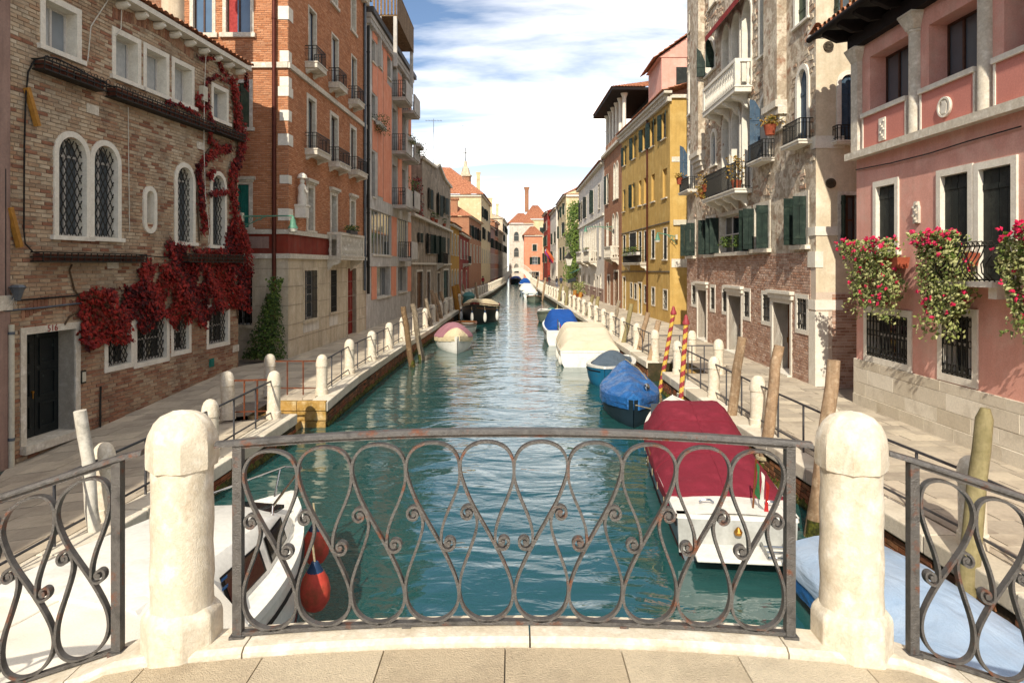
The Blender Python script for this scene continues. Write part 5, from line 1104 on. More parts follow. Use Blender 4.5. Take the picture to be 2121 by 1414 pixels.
zp_ = F.uz(1776, 742)[1]; ztop = F.uz(1775, 100)[1] + .5
F.wall(-.2, ztop, 'stucco_pink'); S.wall(-.2, ztop, 'stucco_pink'); F.body(10, -.2, ztop, 'stucco_pink', skip=('far',))
# plinth of ashlar blocks
z = .62; hs = [.34, .3, .34, zp_ - .62 - .98]
for i, h in enumerate(hs):
    u = -.1 if i % 2 else -.6; pr = .075 if i == 0 else .05
    while u < F.len:
        w_ = rnd.uniform(.6, 1.15); a, b = max(u, 0), min(u + w_, F.len + .05); u += w_
        if b - a < .1: continue
        mb = MB(); mb.ti = rnd.random(); mb.box(a + .003, b - .003, -.05, pr + jit(.004), z + .003, z + h - .003); F.build(mb, 'plinth_block', 'kerb', bevel=.006)
    z += h
mb = MB(); mb.box(-.05, 3, -.05, .05, .6, zp_); S.build(mb, 'plinth_return', 'istria_clean')
# ledge, columns, panels
mb = MB(); mb.prism([(-.2, zl - .02), (F.len + .12, zl - .02), (F.len + .12, zl + .12), (-.2, zl + .12)], -.1, .24); F.build(mb, 'ledge', 'istria', bevel=.015)
zcap = ztop - .55
def col(u, sq=False, ztop_=None):
    p = F.W(u, .0 if not sq else -.02, zl + .12); hh = (ztop_ or zcap) - zl - .12; og = H.org; lo_ = tuple(a - b for a, b in zip(p, og)); r = .15
    mb = MB()
    if sq: mb.box(-.14, .14, -.16, .16, 0, hh - .34)
    else: mb.lathe([(r * 1.05, 0), (r, .04), (r * .97, hh - .42), (r * 1.12, hh - .4), (r * 1.12, hh - .36), (r * .95, hh - .34)], 20)
    c = mb.build('column', 'istria', H.o, smooth=not sq); c.location = lo_
    mb = MB(); mb.hexa([(-.15, -.15, hh - .35), (.15, -.15, hh - .35), (.15, .15, hh - .35), (-.15, .15, hh - .35)], [(-.26, -.26, hh - .06), (.26, -.26, hh - .06), (.26, .26, hh - .06), (-.26, .26, hh - .06)]); mb.box(-.27, .27, -.27, .27, hh - .06, hh); k = mb.build('capital', 'istria', c, bevel=.02)
for x, sq in ((1779, True), (1898, False), (2044, False)): u = F.uz(x)[0]; col(u, sq)
for x in (2240,): col(F.uz(x)[0])
for (a, b) in ((1794, 1883), (1915, 2026), (2070, 2230)):
    u0, u1 = min(F.uz(a)[0], F.uz(b)[0]), max(F.uz(a)[0], F.uz(b)[0]); za = zl + .13; zb = zl + .92
    mb = MB(); mb.box(u0, u1, -.02, .07, za, zb); F.build(mb, 'parapet', 'stucco_pink_dark'); mb = MB(); mb.box(u0 - .04, u1 + .04, -.02, .13, zb, zb + .1); mb.box(u0 - .035, u0 + .015, -.02, .09, za, zb); mb.box(u1 - .015, u1 + .035, -.02, .09, za, zb); F.build(mb, 'parapet_coping', 'istria_clean')
# carved panels
u, z = F.uz(1835, 268); mb = MB(); mb.box(u - .13, u + .13, .06, .1, z - .26, z + .26); c = F.build(mb, 'carved_plaque', 'istria_clean'); mb = MB(); [mb.lathe([(.07, -.01), (.05, .02), (.01, .03)], 8, c=(0, 0, 0)) for _ in range(0)]
for k in range(7): mb.box(u - .1 + .06 * (k % 3), u - .05 + .06 * (k % 3), .1, .125, z - .22 + .065 * k, z - .18 + .065 * k)
F.build(mb, 'relief', 'istria_clean', c)
u, z = F.uz(1966, 222); mb = MB(); ring = [(u + .2 * math.cos(t), z + .2 * math.sin(t)) for t in [6.283 * k / 24 for k in range(24)]]; mb.prism(ring, .06, .09); c = F.build(mb, 'medallion', 'istria_clean')
mb = MB(); mb.ring([(u + .16 * math.cos(t), z + .16 * math.sin(t)) for t in [6.283 * k / 24 for k in range(24)]], ring, .08, .12, True); mb.prism([(u - .05, z - .13), (u + .08, z - .12), (u + .09, z), (u + .03, z + .05), (u + .08, z + .13), (u - .04, z + .12), (u - .1, z + .02)], .085, .115); F.build(mb, 'relief', 'istria_clean', c)
u, z = F.uz(1901, 441); mb = MB(); mb.prism([(u - .1, z - .22), (u + .1, z - .22), (u + .1, z + .1), (u + .06, z + .24), (u - .06, z + .24), (u - .1, z + .1)], -.01, .05); c = F.build(mb, 'stone_figure', 'istria'); mb = MB(); [mb.box(u - .07 + .05 * (k % 3), u - .03 + .05 * (k % 3), .05, .09, z - .2 + .06 * k, z - .155 + .06 * k) for k in range(7)]; F.build(mb, 'relief', 'istria', c)
# eaves and roof
ze = F.uz(1705, 84, .75)[1]; ov = .78
mb = MB(); mb.prism([(-.3, zcap), (F.len + .06, zcap), (F.len + .06, zcap + .32), (-.3, zcap + .32)], -.2, .2); F.build(mb, 'eave_beam', 'eave_wood')
for k in range(16):
    u = .2 + k * (F.len - .1) / 15; mb = MB(); mb.add([(u - .07, d_, z_) for d_, z_ in ((-.1, zcap + .3), (ov * .55, zcap + .22), (ov, zcap + .38), (ov, zcap + .5), (-.1, zcap + .55))] + [(u + .07, d_, z_) for d_, z_ in ((-.1, zcap + .3), (ov * .55, zcap + .22), (ov, zcap + .38), (ov, zcap + .5), (-.1, zcap + .55))], [(0, 1, 2, 3, 4), (9, 8, 7, 6, 5)] + [(i, (i + 1) % 5, 5 + (i + 1) % 5, 5 + i) for i in range(5)]); F.build(mb, 'rafter_end', 'eave_wood')
zr_ = zcap + .52
mb = MB(); mb.hexa([(-.3, ov, zr_ - .03), (F.len + ov, ov, zr_ - .03), (F.len + ov, -5, zr_ + 1.7), (-.3, -5, zr_ + 1.7)], [(-.3, ov, zr_ + .04), (F.len + ov, ov, zr_ + .04), (F.len + ov - 2, -5, zr_ + 1.8), (-.3, -5, zr_ + 1.8)]); F.build(mb, 'eave_boards', 'eave_wood')
mb = MB(); mb.tube([(-.3, ov + .06, zr_ - .02), (F.len + ov, ov + .06, zr_ - .02)], .075, 10); F.build(mb, 'gutter', 'eave_wood', smooth=True)
tm = MB(); tm.grid([[(.1 * math.cos(math.pi * k / 6), y, .1 * math.sin(math.pi * k / 6) + zz_) for k in range(7)] for y, zz_ in ((0, .0), (.45, .16))]); tmesh = tm.mesh('tile', 'roof_tile')
for r in range(3):
    for k in range(int((F.len + ov) / .23)): inst('tile', tmesh, H.o, F.L(.0 + k * .23 + jit(.015), ov + .08 - r * .4, zr_ + .05 + r * .14), F.ang + math.pi + (math.pi / 2) * 0, rot=(0, 0, F.ang + (math.pi if F.flip < 0 else 0)))
for k in range(int(ov / .23) + 1 + 18): inst('tile', tmesh, H.o, F.L(F.len + ov + .06, ov - k * .23, zr_ + .05 + max(0, k - 1) * .078), rot=(0, 0, F.ang + math.pi / 2))
H.part(tile_roof([F.W(-.3, -.4, zr_ + .45), F.W(F.len + ov, -.4, zr_ + .45), F.W(F.len - 2, -5, zr_ + 2.0), F.W(-.3, -5, zr_ + 2.0)]), 'roof', 'roof_tile')
# cable under ledge, hooks
tag(MB().tube([F.W(*F.uz(x)[:1], .05, F.uz(x, y)[1]) for x, y in ((1777, 352), (1850, 338), (1930, 318), (2010, 293), (2121, 262))], .014, 5).build('cable', 'cable_black'), 'thin dark cable running under the stone ledge of the pink house', 'cable')
# trailing plants
def hanging(x0, x1, yt, yb, lab, seed, n=2600):
    rg = random.Random(seed); xm = (x0 + x1) / 2; dd = .45; ua, ub = sorted((F.uz(x0, 550, dd)[0], F.uz(x1, 550, dd)[0])); zt, zb = F.uz(xm, yt, dd)[1], F.uz(xm, yb, dd)[1]
    og = F.W((ua + ub) / 2, .3, zt - .55); o = empty('trailing_plant', og); tag(o, lab, 'hanging plant'); pts = []; fl = []
    uc = (ua + ub) / 2; hw = (ub - ua) / 2 * .8
    for k in range(n):
        t = rg.random(); z = zt - (zt - zb) * t; wd = hw * (.78 + .3 * math.sin(2.6 * t + .5)) * (1 if t < .85 else 1 - (t - .85) * 3.5)
        u = uc + rg.uniform(-1, 1) * wd * (1 + .12 * math.sin(9 * t + seed)) + .1 * math.sin(5 * t + seed); dn = (.12 + .52 * math.sqrt(rg.random())) * (1 - .35 * t)
        if math.sin(u * 8 + seed) + math.sin(z * 7 - u * 4) < -1.45: continue
        p = F.W(u, dn, z); pts.append((*p, F.n.x, F.n.y - .2, .5))
        if (t < .2 and rg.random() < .1) or rg.random() < .018: fl.append((F.W(u, dn + .06, z + .04)))
    for k in range(12):   # loose trailing runners
        u = uc + rg.uniform(-1, 1) * hw; z = zb + rg.random() * .2
        for j in range(14): p = F.W(u + .02 * j * rg.uniform(-1, 1), .2 + .3 * rg.random(), z - .03 * j); pts.append((*p, F.n.x, F.n.y, .3))
    foliage('leaves', 'leaf_variegated', pts, .10, o, lambda x, y, z: min(.99, max(0, rg.random() * .75 + (.25 if z < zt - .5 else -.05))), .75, org=og)
    fp = [(p[0] + jit(.03), p[1] + jit(.03), p[2] + jit(.03), F.n.x, F.n.y - .5, .4) for p in fl for _ in range(4)]; foliage('flowers', 'petal', fp, .085, o, None, .6, org=og)
    for k in range(3): a = (ua + (ub - ua) * k / 3) - uc; mb = MB(); mb.hexa([F.L(uc + a * .8 + .03, .08, zt - .62) for _ in range(1)] * 0 or [(a * .8 + .03, .08, -.1), (a * .8 + hw * .5, .08, -.1), (a * .8 + hw * .5, .3, -.1), (a * .8 + .03, .3, -.1)], [(a * .8, .05, .14), (a * .8 + hw * .54, .05, .14), (a * .8 + hw * .54, .33, .14), (a * .8, .33, .14)]); mb.build('trough', 'terracotta', o, xf=lambda uu, d_, z_: tuple(q - r_ for q, r_ in zip(F.W(uc + uu, d_, zt - .55 + z_), og)))
hanging(1745, 1860, 496, 632, 'trailing plant with red flowers by the corner of the pink house', 1, 2500); hanging(1890, 1998, 480, 668, 'longer trailing plant with red flowers under the middle shuttered window', 2, 3200); hanging(2074, 2190, 465, 668, 'trailing plant with red flowers beyond the curved iron balcony', 5, 2600)
# small curved iron balcony
ua, ub = sorted((F.uz(1985)[0], F.uz(2105)[0])); zf = F.uz(2040, 584)[1] + .02; mb = MB(); mb.box(ua, ub, -.02, .42, zf - .1, zf); B_ = F.build(mb, 'balcony', 'istria_clean'); mb = MB(); prof = [(.36, 0), (.5, .15), (.52, .3), (.42, .46), (.36, .62), (.42, .7), (.5, .68), (.5, .6)]
n = int((ub - ua) / .12)
for k in range(n + 1): u = ua + (ub - ua) * k / n; mb.tube([(u, d_, zf + z_) for d_, z_ in prof], .012, 5)
for u in (ua, ub):
    for k in range(3): mb.tube([(u, .1 * k + .05, zf), (u, .1 * k + .05, zf + .62)], .012, 4)
mb.tube([(ua, .02, zf + .62), (ua, .36, zf + .62), (ub, .36, zf + .62), (ub, .02, zf + .62)], .016, 5); mb.tube([(ua, .38, zf + .03), (ub, .38, zf + .03)], .014, 5); F.build(mb, 'railing', 'iron', B_)
for u in (ua + .15, ub - .15): mb = MB(); mb.box(u - .1, u + .1, -.02, .3, zf - .3, zf - .1); F.build(mb, 'corbel', 'istria_clean', B_)
# ================================================================ stone palazzo
H = House('stone_palazzo', 'tall weathered stone and brick palazzo with gothic arched windows and balconies', 'house', (8.6, 26, 0)); HS = H
F = Face(H, (8.56, 19.23), (8.8, 34.3), HR_); FS = F; S = Face(H, (8.56, 19.23), (20, 19.23), (0, -1)); ZT = 20.
def SW(a, b, yt, yb, **k):
    xl = min(a, b); u0, u1, z0, z1 = F.rect(a, b, (xl, yt), (xl, yb)); k.setdefault('rev', .3); k.setdefault('fw', .14); return F.win(u0, u1, z0, z1, **k), u0, u1, z0, z1
# arcades
def arcade(xs_, zs0, zsp, rise=1.25):
    for (a, b) in xs_:
        u0, u1 = sorted((F.uz(a)[0], F.uz(b)[0])); F.win(u0, u1, zs0, zsp + (u1 - u0) / 2 * rise, arch=rise, rev=.38, fw=.11, proud=.05, sill=0, pane='pane_dark', sash='sash_red', bars=(0, 2), smat='istria_clean')
zA = F.uz(1522, 178, .6)[1]; zB = F.uz(1525, 389, .6)[1]
ucs = [F.uz(x)[0] for x in (1548, 1526, 1505)]
for zf, yt in ((zA, 0), (zB, 0)):
    for k in range(3): u = ucs[0] + (ucs[2] - ucs[0]) * k / 2; hw = .46; F.win(u - hw, u + hw, zf + .02, zf + 2.75 + .5, arch=1.2, rev=.38, fw=.1, proud=.05, sill=0, pane='pane_dark', sash='sash_red', bars=(0, 2), smat='istria_clean')
def aw(x0, x1, yt, yb, **k):
    W_ = SW(x0, x1, yt, yb, arch=1.2, proud=.05, smat='istria_clean', **k); return W_
aw(1576, 1593, -92, 119, shut=(0, 0), shmat='shutter_olive'); aw(1650, 1673, -180, 58, shut=(0, 0), shmat='shutter_olive'); aw(1463, 1481, 95, 160, shut=(100, 100), shmat='shutter_green'); aw(1428, 1438, 140, 238, shut=(0, 0), shmat='shutter_green')
aw(1577.5, 1593, 205, 333, shut=(0, 100), shmat='shutter_blue'); aw(1654, 1674, 150, 300, shut=(0, 0), shmat='shutter_blue'); aw(1475, 1483, 276, 345, shut=(0, 0), shmat='shutter_blue'); aw(1426, 1436, 300, 393, shut=(0, 110), shmat='shutter_blue')
SW(1429, 1439, 28, 68, pane='pane_dark'); SW(1470, 1483, -40, 22, pane='pane_dark')
for (a, b, yt, yb, s_) in ((1427, 1440, 464, 531, (80, 95)), (1466, 1482, 455, 528, (80, 95)), (1564, 1593, 431, 517, (85, 95)), (1651, 1672, 410, 509, (85, 88))): SW(a, b, yt, yb, shut=s_, shmat='shutter_green', sill=.12, sillw=.16)
W, u0, u1, z0, z1 = SW(1491, 1554, 450, 525, shut=(95, 95), shmat='shutter_green', sill=.12, sillw=.2, bars=(3, 1))
# doors with flanking windows
for (o0, o1, d0, d1, yt, yb, wl, wr) in ((1429, 1483, 1446, 1464, 600, 703, (1434, 1442, 590, 629), (1473, 1481, 595, 639)), (1492, 1557, 1509, 1536, 611, 727, (1498, 1506, 598, 644), (1542, 1553, 603, 655)), (1573, 1676, 1602, 1638, 625, 766, (1581, 1596, 609, 664), (1652, 1672, 617, 680))):
    u0, u1, z0, z1 = F.rect(d0, d1, (d0, yt), (d0, yb)); D = F.door(u0, u1, .72, z1, rev=.5, fw=.14, mat='door_brown', leaves=1, smat='istria_clean')
    mb = MB(); mb.box(u0 - .3, u1 + .3, -.02, .16, z1 + .3, z1 + .4); mb.box(u0 - .24, u1 + .24, -.02, .1, z1 + .14, z1 + .3); F.build(mb, 'lintel', 'istria_clean', D)
    for (a, b, t, bt) in (wl, wr): SW(a, b, t, bt, pane='pane_dark', grille=(4, 3, .0), sill=0, bottom=True, smat='istria_clean', fw=.13, rev=.22)
# side face
def SS(a, b, yt, yb, **k): u0, u1, z0, z1 = S.rect(a, b, (a, yt), (a, yb)); return S.win(u0, u1, z0, z1, **k)
SS(1741, 1775, 155, 294, arch=1., fw=.12, proud=.05, shut=(0, 0), shmat='shutter_blue', smat='istria_clean'); SS(1742, 1775, 404, 507, fw=.1, shut=(95, None), shmat='shutter_green', pane='pane_grey', sash='sash_brown'); SS(1728, 1768, -60, 34, fw=0, shut=(95, 95), shmat='shutter_green', pane='pane_grey', sash='door_brown')
zbr = 4.35
F.wall(-.3, zbr, 'mortar_rose'); F.wall(zbr, ZT, 'rubble'); zs_b = S.uz(1700, 605)[1]; S.wall(-.3, zs_b, 'mortar_rose'); S.wall(zs_b, ZT, 'stucco_palazzo'); F.body(12, -.3, ZT, 'stucco_palazzo', skip=('near',))
bricks(F, 0.35, F.len, .5, zbr + .15, .085, .27, .016, 'brick_rose', 300, lambda u, z: rnd.random() * .8 + (.18 if z > 2 else 0)); bricks(S, .45, 3.4, .5, zs_b - .02, .085, .27, .016, 'brick_rose', 0, lambda u, z: rnd.random() * .8)
# rubble stones and stray bricks standing proud of the worn render
rest = MB()
for k in range(5200):
    u = rnd.uniform(.2, F.len - .1); z = rnd.uniform(zbr + .2, ZT - .5)
    if any(h[0] - .15 < u < h[1] + .15 and h[2] - .15 < z < h[3] + .2 for h in F.holes): continue
    n_ = math.sin(u * 1.1 + 2) + math.sin(z * .9 + u * .6) + .6 * math.sin(u * 3 - z * 2.2)
    if n_ < (.6 if z < 8.5 else -.6): continue
    a, b = rnd.uniform(.08, .2), rnd.uniform(.03, .07); rest.ti = rnd.random(); rest.prism([(u - a, z - b + jit(.02)), (u + a, z - b + jit(.02)), (u + a * rnd.uniform(.7, 1), z + b), (u - a * rnd.uniform(.7, 1), z + b + jit(.02))], -.02, rnd.uniform(.008, .03))
mk('rubble_stone', ['8a5a42', 'b39f86', 'c9bba3', '9c7a60', 'd2c6b0', 'a96d4e'], 8, .9, .6, 40, tint=True); tag(F.build(rest, 'rubble_stones', 'rubble_stone'), kind='stuff')
# corner stones, medallions, chimney breasts
for (z, h, a, b) in ((.7, 2.1, .42, .34), (2.85, .28, .6, .75), (4.05, .45, .5, 0), (4.95, .25, .75, .8), (7.4, .35, .3, .8), (10.5, .35, .5, .65)):
    mb = MB(); mb.box(-.02, a, -.2, .03, z, z + h); F.build(mb, 'corner_stone', 'istria_clean')
    if b: mb = MB(); mb.box(-.028, b, -.2, .028, z, z + h - .002); S.build(mb, 'corner_stone', 'istria_clean')
for (x, y) in ((1715, 97), (1720, 380)):
    u, z = S.uz(x, y); mb = MB(); r = .14; mb.prism([(u + r * math.cos(t), z + r * math.sin(t)) for t in [6.283 * k / 20 for k in range(20)]], -.01, .06); c = S.build(mb, 'medallion', 'medal'); mb = MB(); [mb.ribbon([(u + .04 * math.cos(t), z + .04 * math.sin(t)), (u + .12 * math.cos(t), z + .12 * math.sin(t))], .014, .05, .085) for t in [6.283 * k / 14 for k in range(14)]]; S.build(mb, 'rosette', 'medal', c)
for (a, b, yb) in ((1600, 1629, 225), (1443, 1460, 322)):
    u0, u1 = sorted((F.uz(a)[0], F.uz(b)[0])); zb = F.uz(a, yb)[1]; mb = MB(); mb.box(u0, u1, -.02, .3, zb, ZT); c = F.build(mb, 'chimney_breast', 'rubble')
    for k in range(4): mb = MB(); e = .04 if k < 2 else -.0; mb.box(u0 - e + .06 * max(0, k - 1), u1 + e - .06 * max(0, k - 1), -.02, .36 - .085 * k, zb - .22 * (k + 1), zb - .22 * k - .004); F.build(mb, 'chimney_corbel', 'istria', c)
# balconies
ua, ub = F.uz(1558)[0], F.uz(1456, 550, .6)[0]; F.balcony(ua, ub, zA, .62, .98, mat='istria_clean', style='stone', corb=4, th=.22); B_ = F.balcony(ua, ub, zB, .62, .95, mat='istria_clean', corb=4, th=.16, pitch=.1)
for (a, b, yb) in ((1575, 1602, 338), (1650, 1682, 303), (1424, 1442, 400)):
    u0, u1 = sorted((F.uz(a)[0], F.uz(b)[0])); F.balcony(u0 - .1, u1 + .1, F.uz(min(a, b), yb)[1], .42, .6, mat='istria_clean', corb=0, th=.12, pitch=.09)
u0 = S.uz(1723)[0]; S.balcony(u0, u0 + .9, S.uz(1723, 294)[1], .3, .42, mat='istria_clean', corb=0, th=.1, pitch=.1)
# awning over top arcade
mb = MB(); za = F.uz(1490, 55)[1] + .2; mb.hexa([(ua, .02, zA + 3.6), (ub, .02, zA + 3.6), (ub, .5, zA + 3.2), (ua, .5, zA + 3.2)], [(ua, .02, zA + 3.66), (ub, .02, zA + 3.66), (ub, .5, zA + 3.24), (ua, .5, zA + 3.24)]); n = 18
for k in range(n): a, b = ua + (ub - ua) * k / n, ua + (ub - ua) * (k + 1) / n; mb.prism([(a + .01, zA + 3.22), (b - .01, zA + 3.22), (b - .01, zA + 3.0), (a + .01, zA + 3.0)], .495, .51)
F.build(mb, 'awning', 'awning_red')
# plants on the iron balcony and sills
def shrub(p, lab, name, n, sx, sy, sz, leaf='leaf_dry', size=.12, pot=True, drop=0.):
    o = empty(name, p); tag(o, lab, 'potted plant')
    if pot: mb = MB(); mb.lathe([(sx * .45, 0), (sx * .65, .3), (sx * .7, .32)], 12); mb.build('pot', 'terracotta', o, smooth=True)
    foliage('leaves', leaf, [(p[0] + sx * rnd.gauss(0, .5), p[1] + sy * rnd.gauss(0, .5), p[2] + .3 + rnd.uniform(-drop, sz), jit(1), jit(1), .7) for _ in range(n)], size, o, org=p); return o
um = (ua + ub) / 2
shrub(F.W(ua + .35, .45, zB), 'autumn plant in terracotta pot at the end of the iron balcony', 'potted_plant', 180, .3, .3, .95); shrub(F.W(ub - .3, .5, zB + .3), 'yellowing plant spilling over the far end of the iron balcony', 'potted_plant', 260, .35, .6, .5, drop=.6)
shrub(F.W(ub + .5, .5, zB + .1), 'dry trailing plant in a trough beside the iron balcony', 'potted_plant', 120, .25, .4, .3, drop=.2); u, z = F.uz(1632, 272); shrub(F.W(F.uz(1628)[0], .5, F.uz(1628, 280)[1]), 'dry plant in a green box on the small balcony of the blue shuttered arch', 'potted_plant', 140, .3, .4, .3); shrub(F.W(F.uz(1420)[0] - .6, .45, F.uz(1420, 385)[1]), 'small dry plant on the last small balcony of the stone palazzo', 'potted_plant', 80, .25, .3, .25)
shrub(F.W((F.uz(1510)[0]), .12, F.uz(1510, 522)[1] - .1), 'leafy green plant on the sill of the wide shuttered window', 'potted_plant', 150, .22, .45, .4, 'leaf_green', .11, False); shrub(F.W((F.uz(1535)[0]), .12, F.uz(1535, 522)[1] - .1), 'second leafy green plant on the sill of the wide shuttered window', 'potted_plant', 150, .22, .45, .45, 'leaf_green', .11, False)
# ================================================================ ochre yellow house
H = House('ochre_house', 'ochre yellow house with dark green shutters and roof dormer', 'house', (9, 47, 0)); F = Face(H, (9.3, 40.2), (8.69, 54), HR_); FO = F; S = Face(H, (9.3, 40.2), (16, 40.2), (0, -1))
Z = lambda X_, Y_: (1180 + X_ / 2.357, 100 + Y_ / 2.357)
def OW(x0, x1, yt, yb, **k):
    a, b = Z(x0, yt), Z(x1, yt); c = Z(x0, yb); u0, u1, z0, z1 = F.rect(a[0], b[0], a, c); k.setdefault('fw', .1); k.setdefault('rev', .18); return F.win(u0, u1, z0, z1, **k), u0, u1, z0, z1
for (a, b, yt, yb) in ((450, 470, 322, 450), (393, 412, 360, 488), (357, 374, 395, 505), (308, 322, 436, 545), (264, 274, 484, 577)): OW(a, b, yt, yb, shut=(165, 165), shmat='shutter_green', pane='pane_dark', sash='sash_brown', fw=0)
for (a, b, yt, yb, s_) in ((454, 475, 594, 735, None), (399, 416, 620, 752, None), (362, 378, 637, 764, None), (337, 350, 650, 770, None), (304, 317, 664, 780, (165, 165)), (260, 270, 695, 800, (165, None))): OW(a, b, yt, yb, shut=s_, shmat='shutter_green', pane='stucco_ochre' if s_ is None else 'pane_dark', bars=(0, 0), sash='stucco_ochre', fw=0)
for (a, b, yt, yb) in ((459, 476, 880, 1030), (401, 416, 890, 1025), (365, 378, 895, 1040), (339, 352, 898, 1042), (292, 326, 905, 1040), (262, 274, 915, 1010)): OW(a, b, yt, yb, shut=(0, 0), shmat='shutter_dark', sill=.08, fw=.05, rev=.12)
for (a, b, yt, yb) in ((458, 477, 1180, 1268), (401, 416, 1168, 1250), (365, 378, 1160, 1240), (316, 328, 1150, 1222), (297, 306, 1146, 1215)): OW(a, b, yt, yb, grille=(4, 3, 0.), sill=0, bottom=True, fw=.08)
for (a, b, yt) in ((336, 352, 1146), (261, 273, 1118)): p, q = Z(a, yt), Z(b, yt); u0, u1, z0, z1 = F.rect(p[0], q[0], p, (p[0], p[1] + 30)); F.door(u0, u1, .72, z1, rev=.15, fw=.1, mat='door_green', leaves=1)
zt = F.uz(*Z(490, 240))[1]; F.wall(-.3, zt, 'stucco_ochre'); S.wall(-.3, zt, 'stucco_ochre'); F.body(10, -.3, zt, 'stucco_ochre', skip=('near',))
F.band(zt - .25, zt, .2, 'istria', -.2); mb = MB(); [mb.box(.2 + k * .4, .42 + k * .4, 0, .3, zt - .02, zt + .2) for k in range(34)]; F.build(mb, 'dentils', 'istria'); F.band(zt + .2, zt + .34, .42, 'istria', -.3)
H.part(tile_roof([F.W(-.3, .5, zt + .34), F.W(F.len, .5, zt + .34), F.W(F.len, -5, zt + 2), F.W(-.3, -5, zt + 2)]), 'roof', 'roof_tile')
ua, ub = sorted((F.uz(Z(380, 0)[0])[0], F.uz(Z(290, 0)[0])[0])); zf = F.uz(*Z(380, 1045))[1]; F.balcony(ua, ub, zf, .5, .8, pitch=.12)
p = F.W((ua + ub) / 2, .5, zf + .7); planter(p, 'row of yellow flowers on the small balcony of the ochre house', 420, 'petal_mix', .3, (ub - ua) / 2, .2, .4)
for z_ in (F.uz(*Z(490, 1090))[1], F.uz(*Z(490, 845))[1]): mb = MB(); mb.tube([(0, .04, z_), (F.len, .04, z_ - .1)], .03, 5); F.build(mb, 'cable', 'zinc')
u = F.uz(Z(385, 0)[0])[0]; pipe(F.W(u, .1, .8), F.W(u, .1, zt), .06, 'copper_brown', 'brown drainpipe down the front of the ochre house')
# dormer
p0 = (S.W(1.0, -1.2, 0)[0], 41.6); Dz = zt + .3; Hd = House('roof_dormer', 'peach gabled dormer room on the roof of the ochre house', 'dormer', (p0[0], p0[1], Dz)); Fd = Face(Hd, (8.9, 42), (14, 42), (0, -1)); mb = MB(); mb.box(.3, 4.5, -4, 0, Dz, Dz + 2.6); Fd.build(mb, 'wall', 'stucco_pink'); mb = MB(); mb.prism([(.1, Dz + 2.6), (4.7, Dz + 2.6), (2.4, Dz + 4.2)], -4, .05); Fd.build(mb, 'gable', 'stucco_pink'); Hd.part(tile_roof([Fd.W(-.2, .3, Dz + 2.5), Fd.W(-.2, -4.2, Dz + 2.5), Fd.W(2.4, -4.2, Dz + 4.35), Fd.W(2.4, .3, Dz + 4.35)]), 'roof', 'roof_tile'); Hd.part(tile_roof([Fd.W(5.0, .3, Dz + 2.5), Fd.W(5.0, -4.2, Dz + 2.5), Fd.W(2.4, -4.2, Dz + 4.35), Fd.W(2.4, .3, Dz + 4.35)]), 'roof', 'roof_tile'); mb = MB(); mb.box(1.2, 2.0, .0, .05, Dz + .8, Dz + 2.0); Fd.build(mb, 'window', 'shutter_dark')
S.band(zt - .05, zt + .15, .15, 'istria'); mb = MB(); mb.box(.1, 1.2, -.01, .03, 10.2, 10.5); S.build(mb, 'stone_strip', 'istria')
u, z = S.uz(1407, 461); wall_box(S, 1410, 461, .9, .32, .12, 'enamel', 'alarm_box', 'pale angular box high on the sunny end wall of the ochre house', 'box'); wall_box(S, 1412, 545, 1.2, .5, .03, 'render_white', 'street_sign', 'worn painted street name panel on the end wall of the ochre house', 'sign')
lamp_bracket((9.6, 39.9, F.uz(1420, 482)[1] - .1), AT(1362, 482, 39.8), 0, 'green bracket street lamp between the ochre house and the stone palazzo')
# ================================================================ loggia house, white house and beyond
Hl = simple('loggia_house', 'brick house with columned rooftop loggia and gothic windows beside the ochre house', (8.69, 54.1), (8.5, 62.9), 14.0, 'brick_wall_far', [(1.5, 2.4, 9.6, 12.6, 'g'), (2.8, 3.7, 9.6, 12.6, 'g'), (6.5, 7.5, 9.6, 12.2, 'c'), (1.5, 2.6, 5.0, 8.4, 'g'), (3.2, 4.3, 5.0, 8.4, 'g'), (6.4, 7.4, 5.2, 7.8, 'x')], roof=False, hint=HR_, doors=((1.4, 3.4, 3.6, 'door_brown'), (5.6, 6.8, 3.2, 'door_brown')))
F = Hl.F; Sl = Face(Hl, (8.69, 54.1), (16, 54.1), (0, -1)); Sl.wall(10, 14, 'brick_wall_far'); F.balcony(1.2, 4.6, 4.8, .7, .9, style='stone')
for k in range(6): u = .25 + k * (F.len - .5) / 5; mb = MB(); mb.lathe([(.2, 14.1), (.16, 14.2), (.15, 17.4), (.3, 17.8)], 10, c=(0, 0, 0)); c = mb.build('column', 'istria_clean', Hl.o, smooth=True); c.location = tuple(a - b for a, b in zip(F.W(u, -.25, 0), Hl.org))
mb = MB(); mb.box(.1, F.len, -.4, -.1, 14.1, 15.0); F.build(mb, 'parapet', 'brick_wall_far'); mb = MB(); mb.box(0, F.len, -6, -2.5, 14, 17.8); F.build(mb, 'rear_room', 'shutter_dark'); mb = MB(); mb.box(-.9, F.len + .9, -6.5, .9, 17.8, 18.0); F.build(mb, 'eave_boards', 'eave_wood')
Hl.part(tile_roof([F.W(-.95, .95, 18.0), F.W(F.len + .95, .95, 18.0), F.W(F.len * .6, -3, 19.6), F.W(F.len * .4, -3, 19.6)]), 'roof', 'roof_tile'); Hl.part(tile_roof([F.W(-.95, -6.5, 18.0), F.W(-.95, .95, 18.0), F.W(F.len * .4, -3, 19.6), F.W(F.len * .4, -3.4, 19.6)]), 'roof', 'roof_tile')
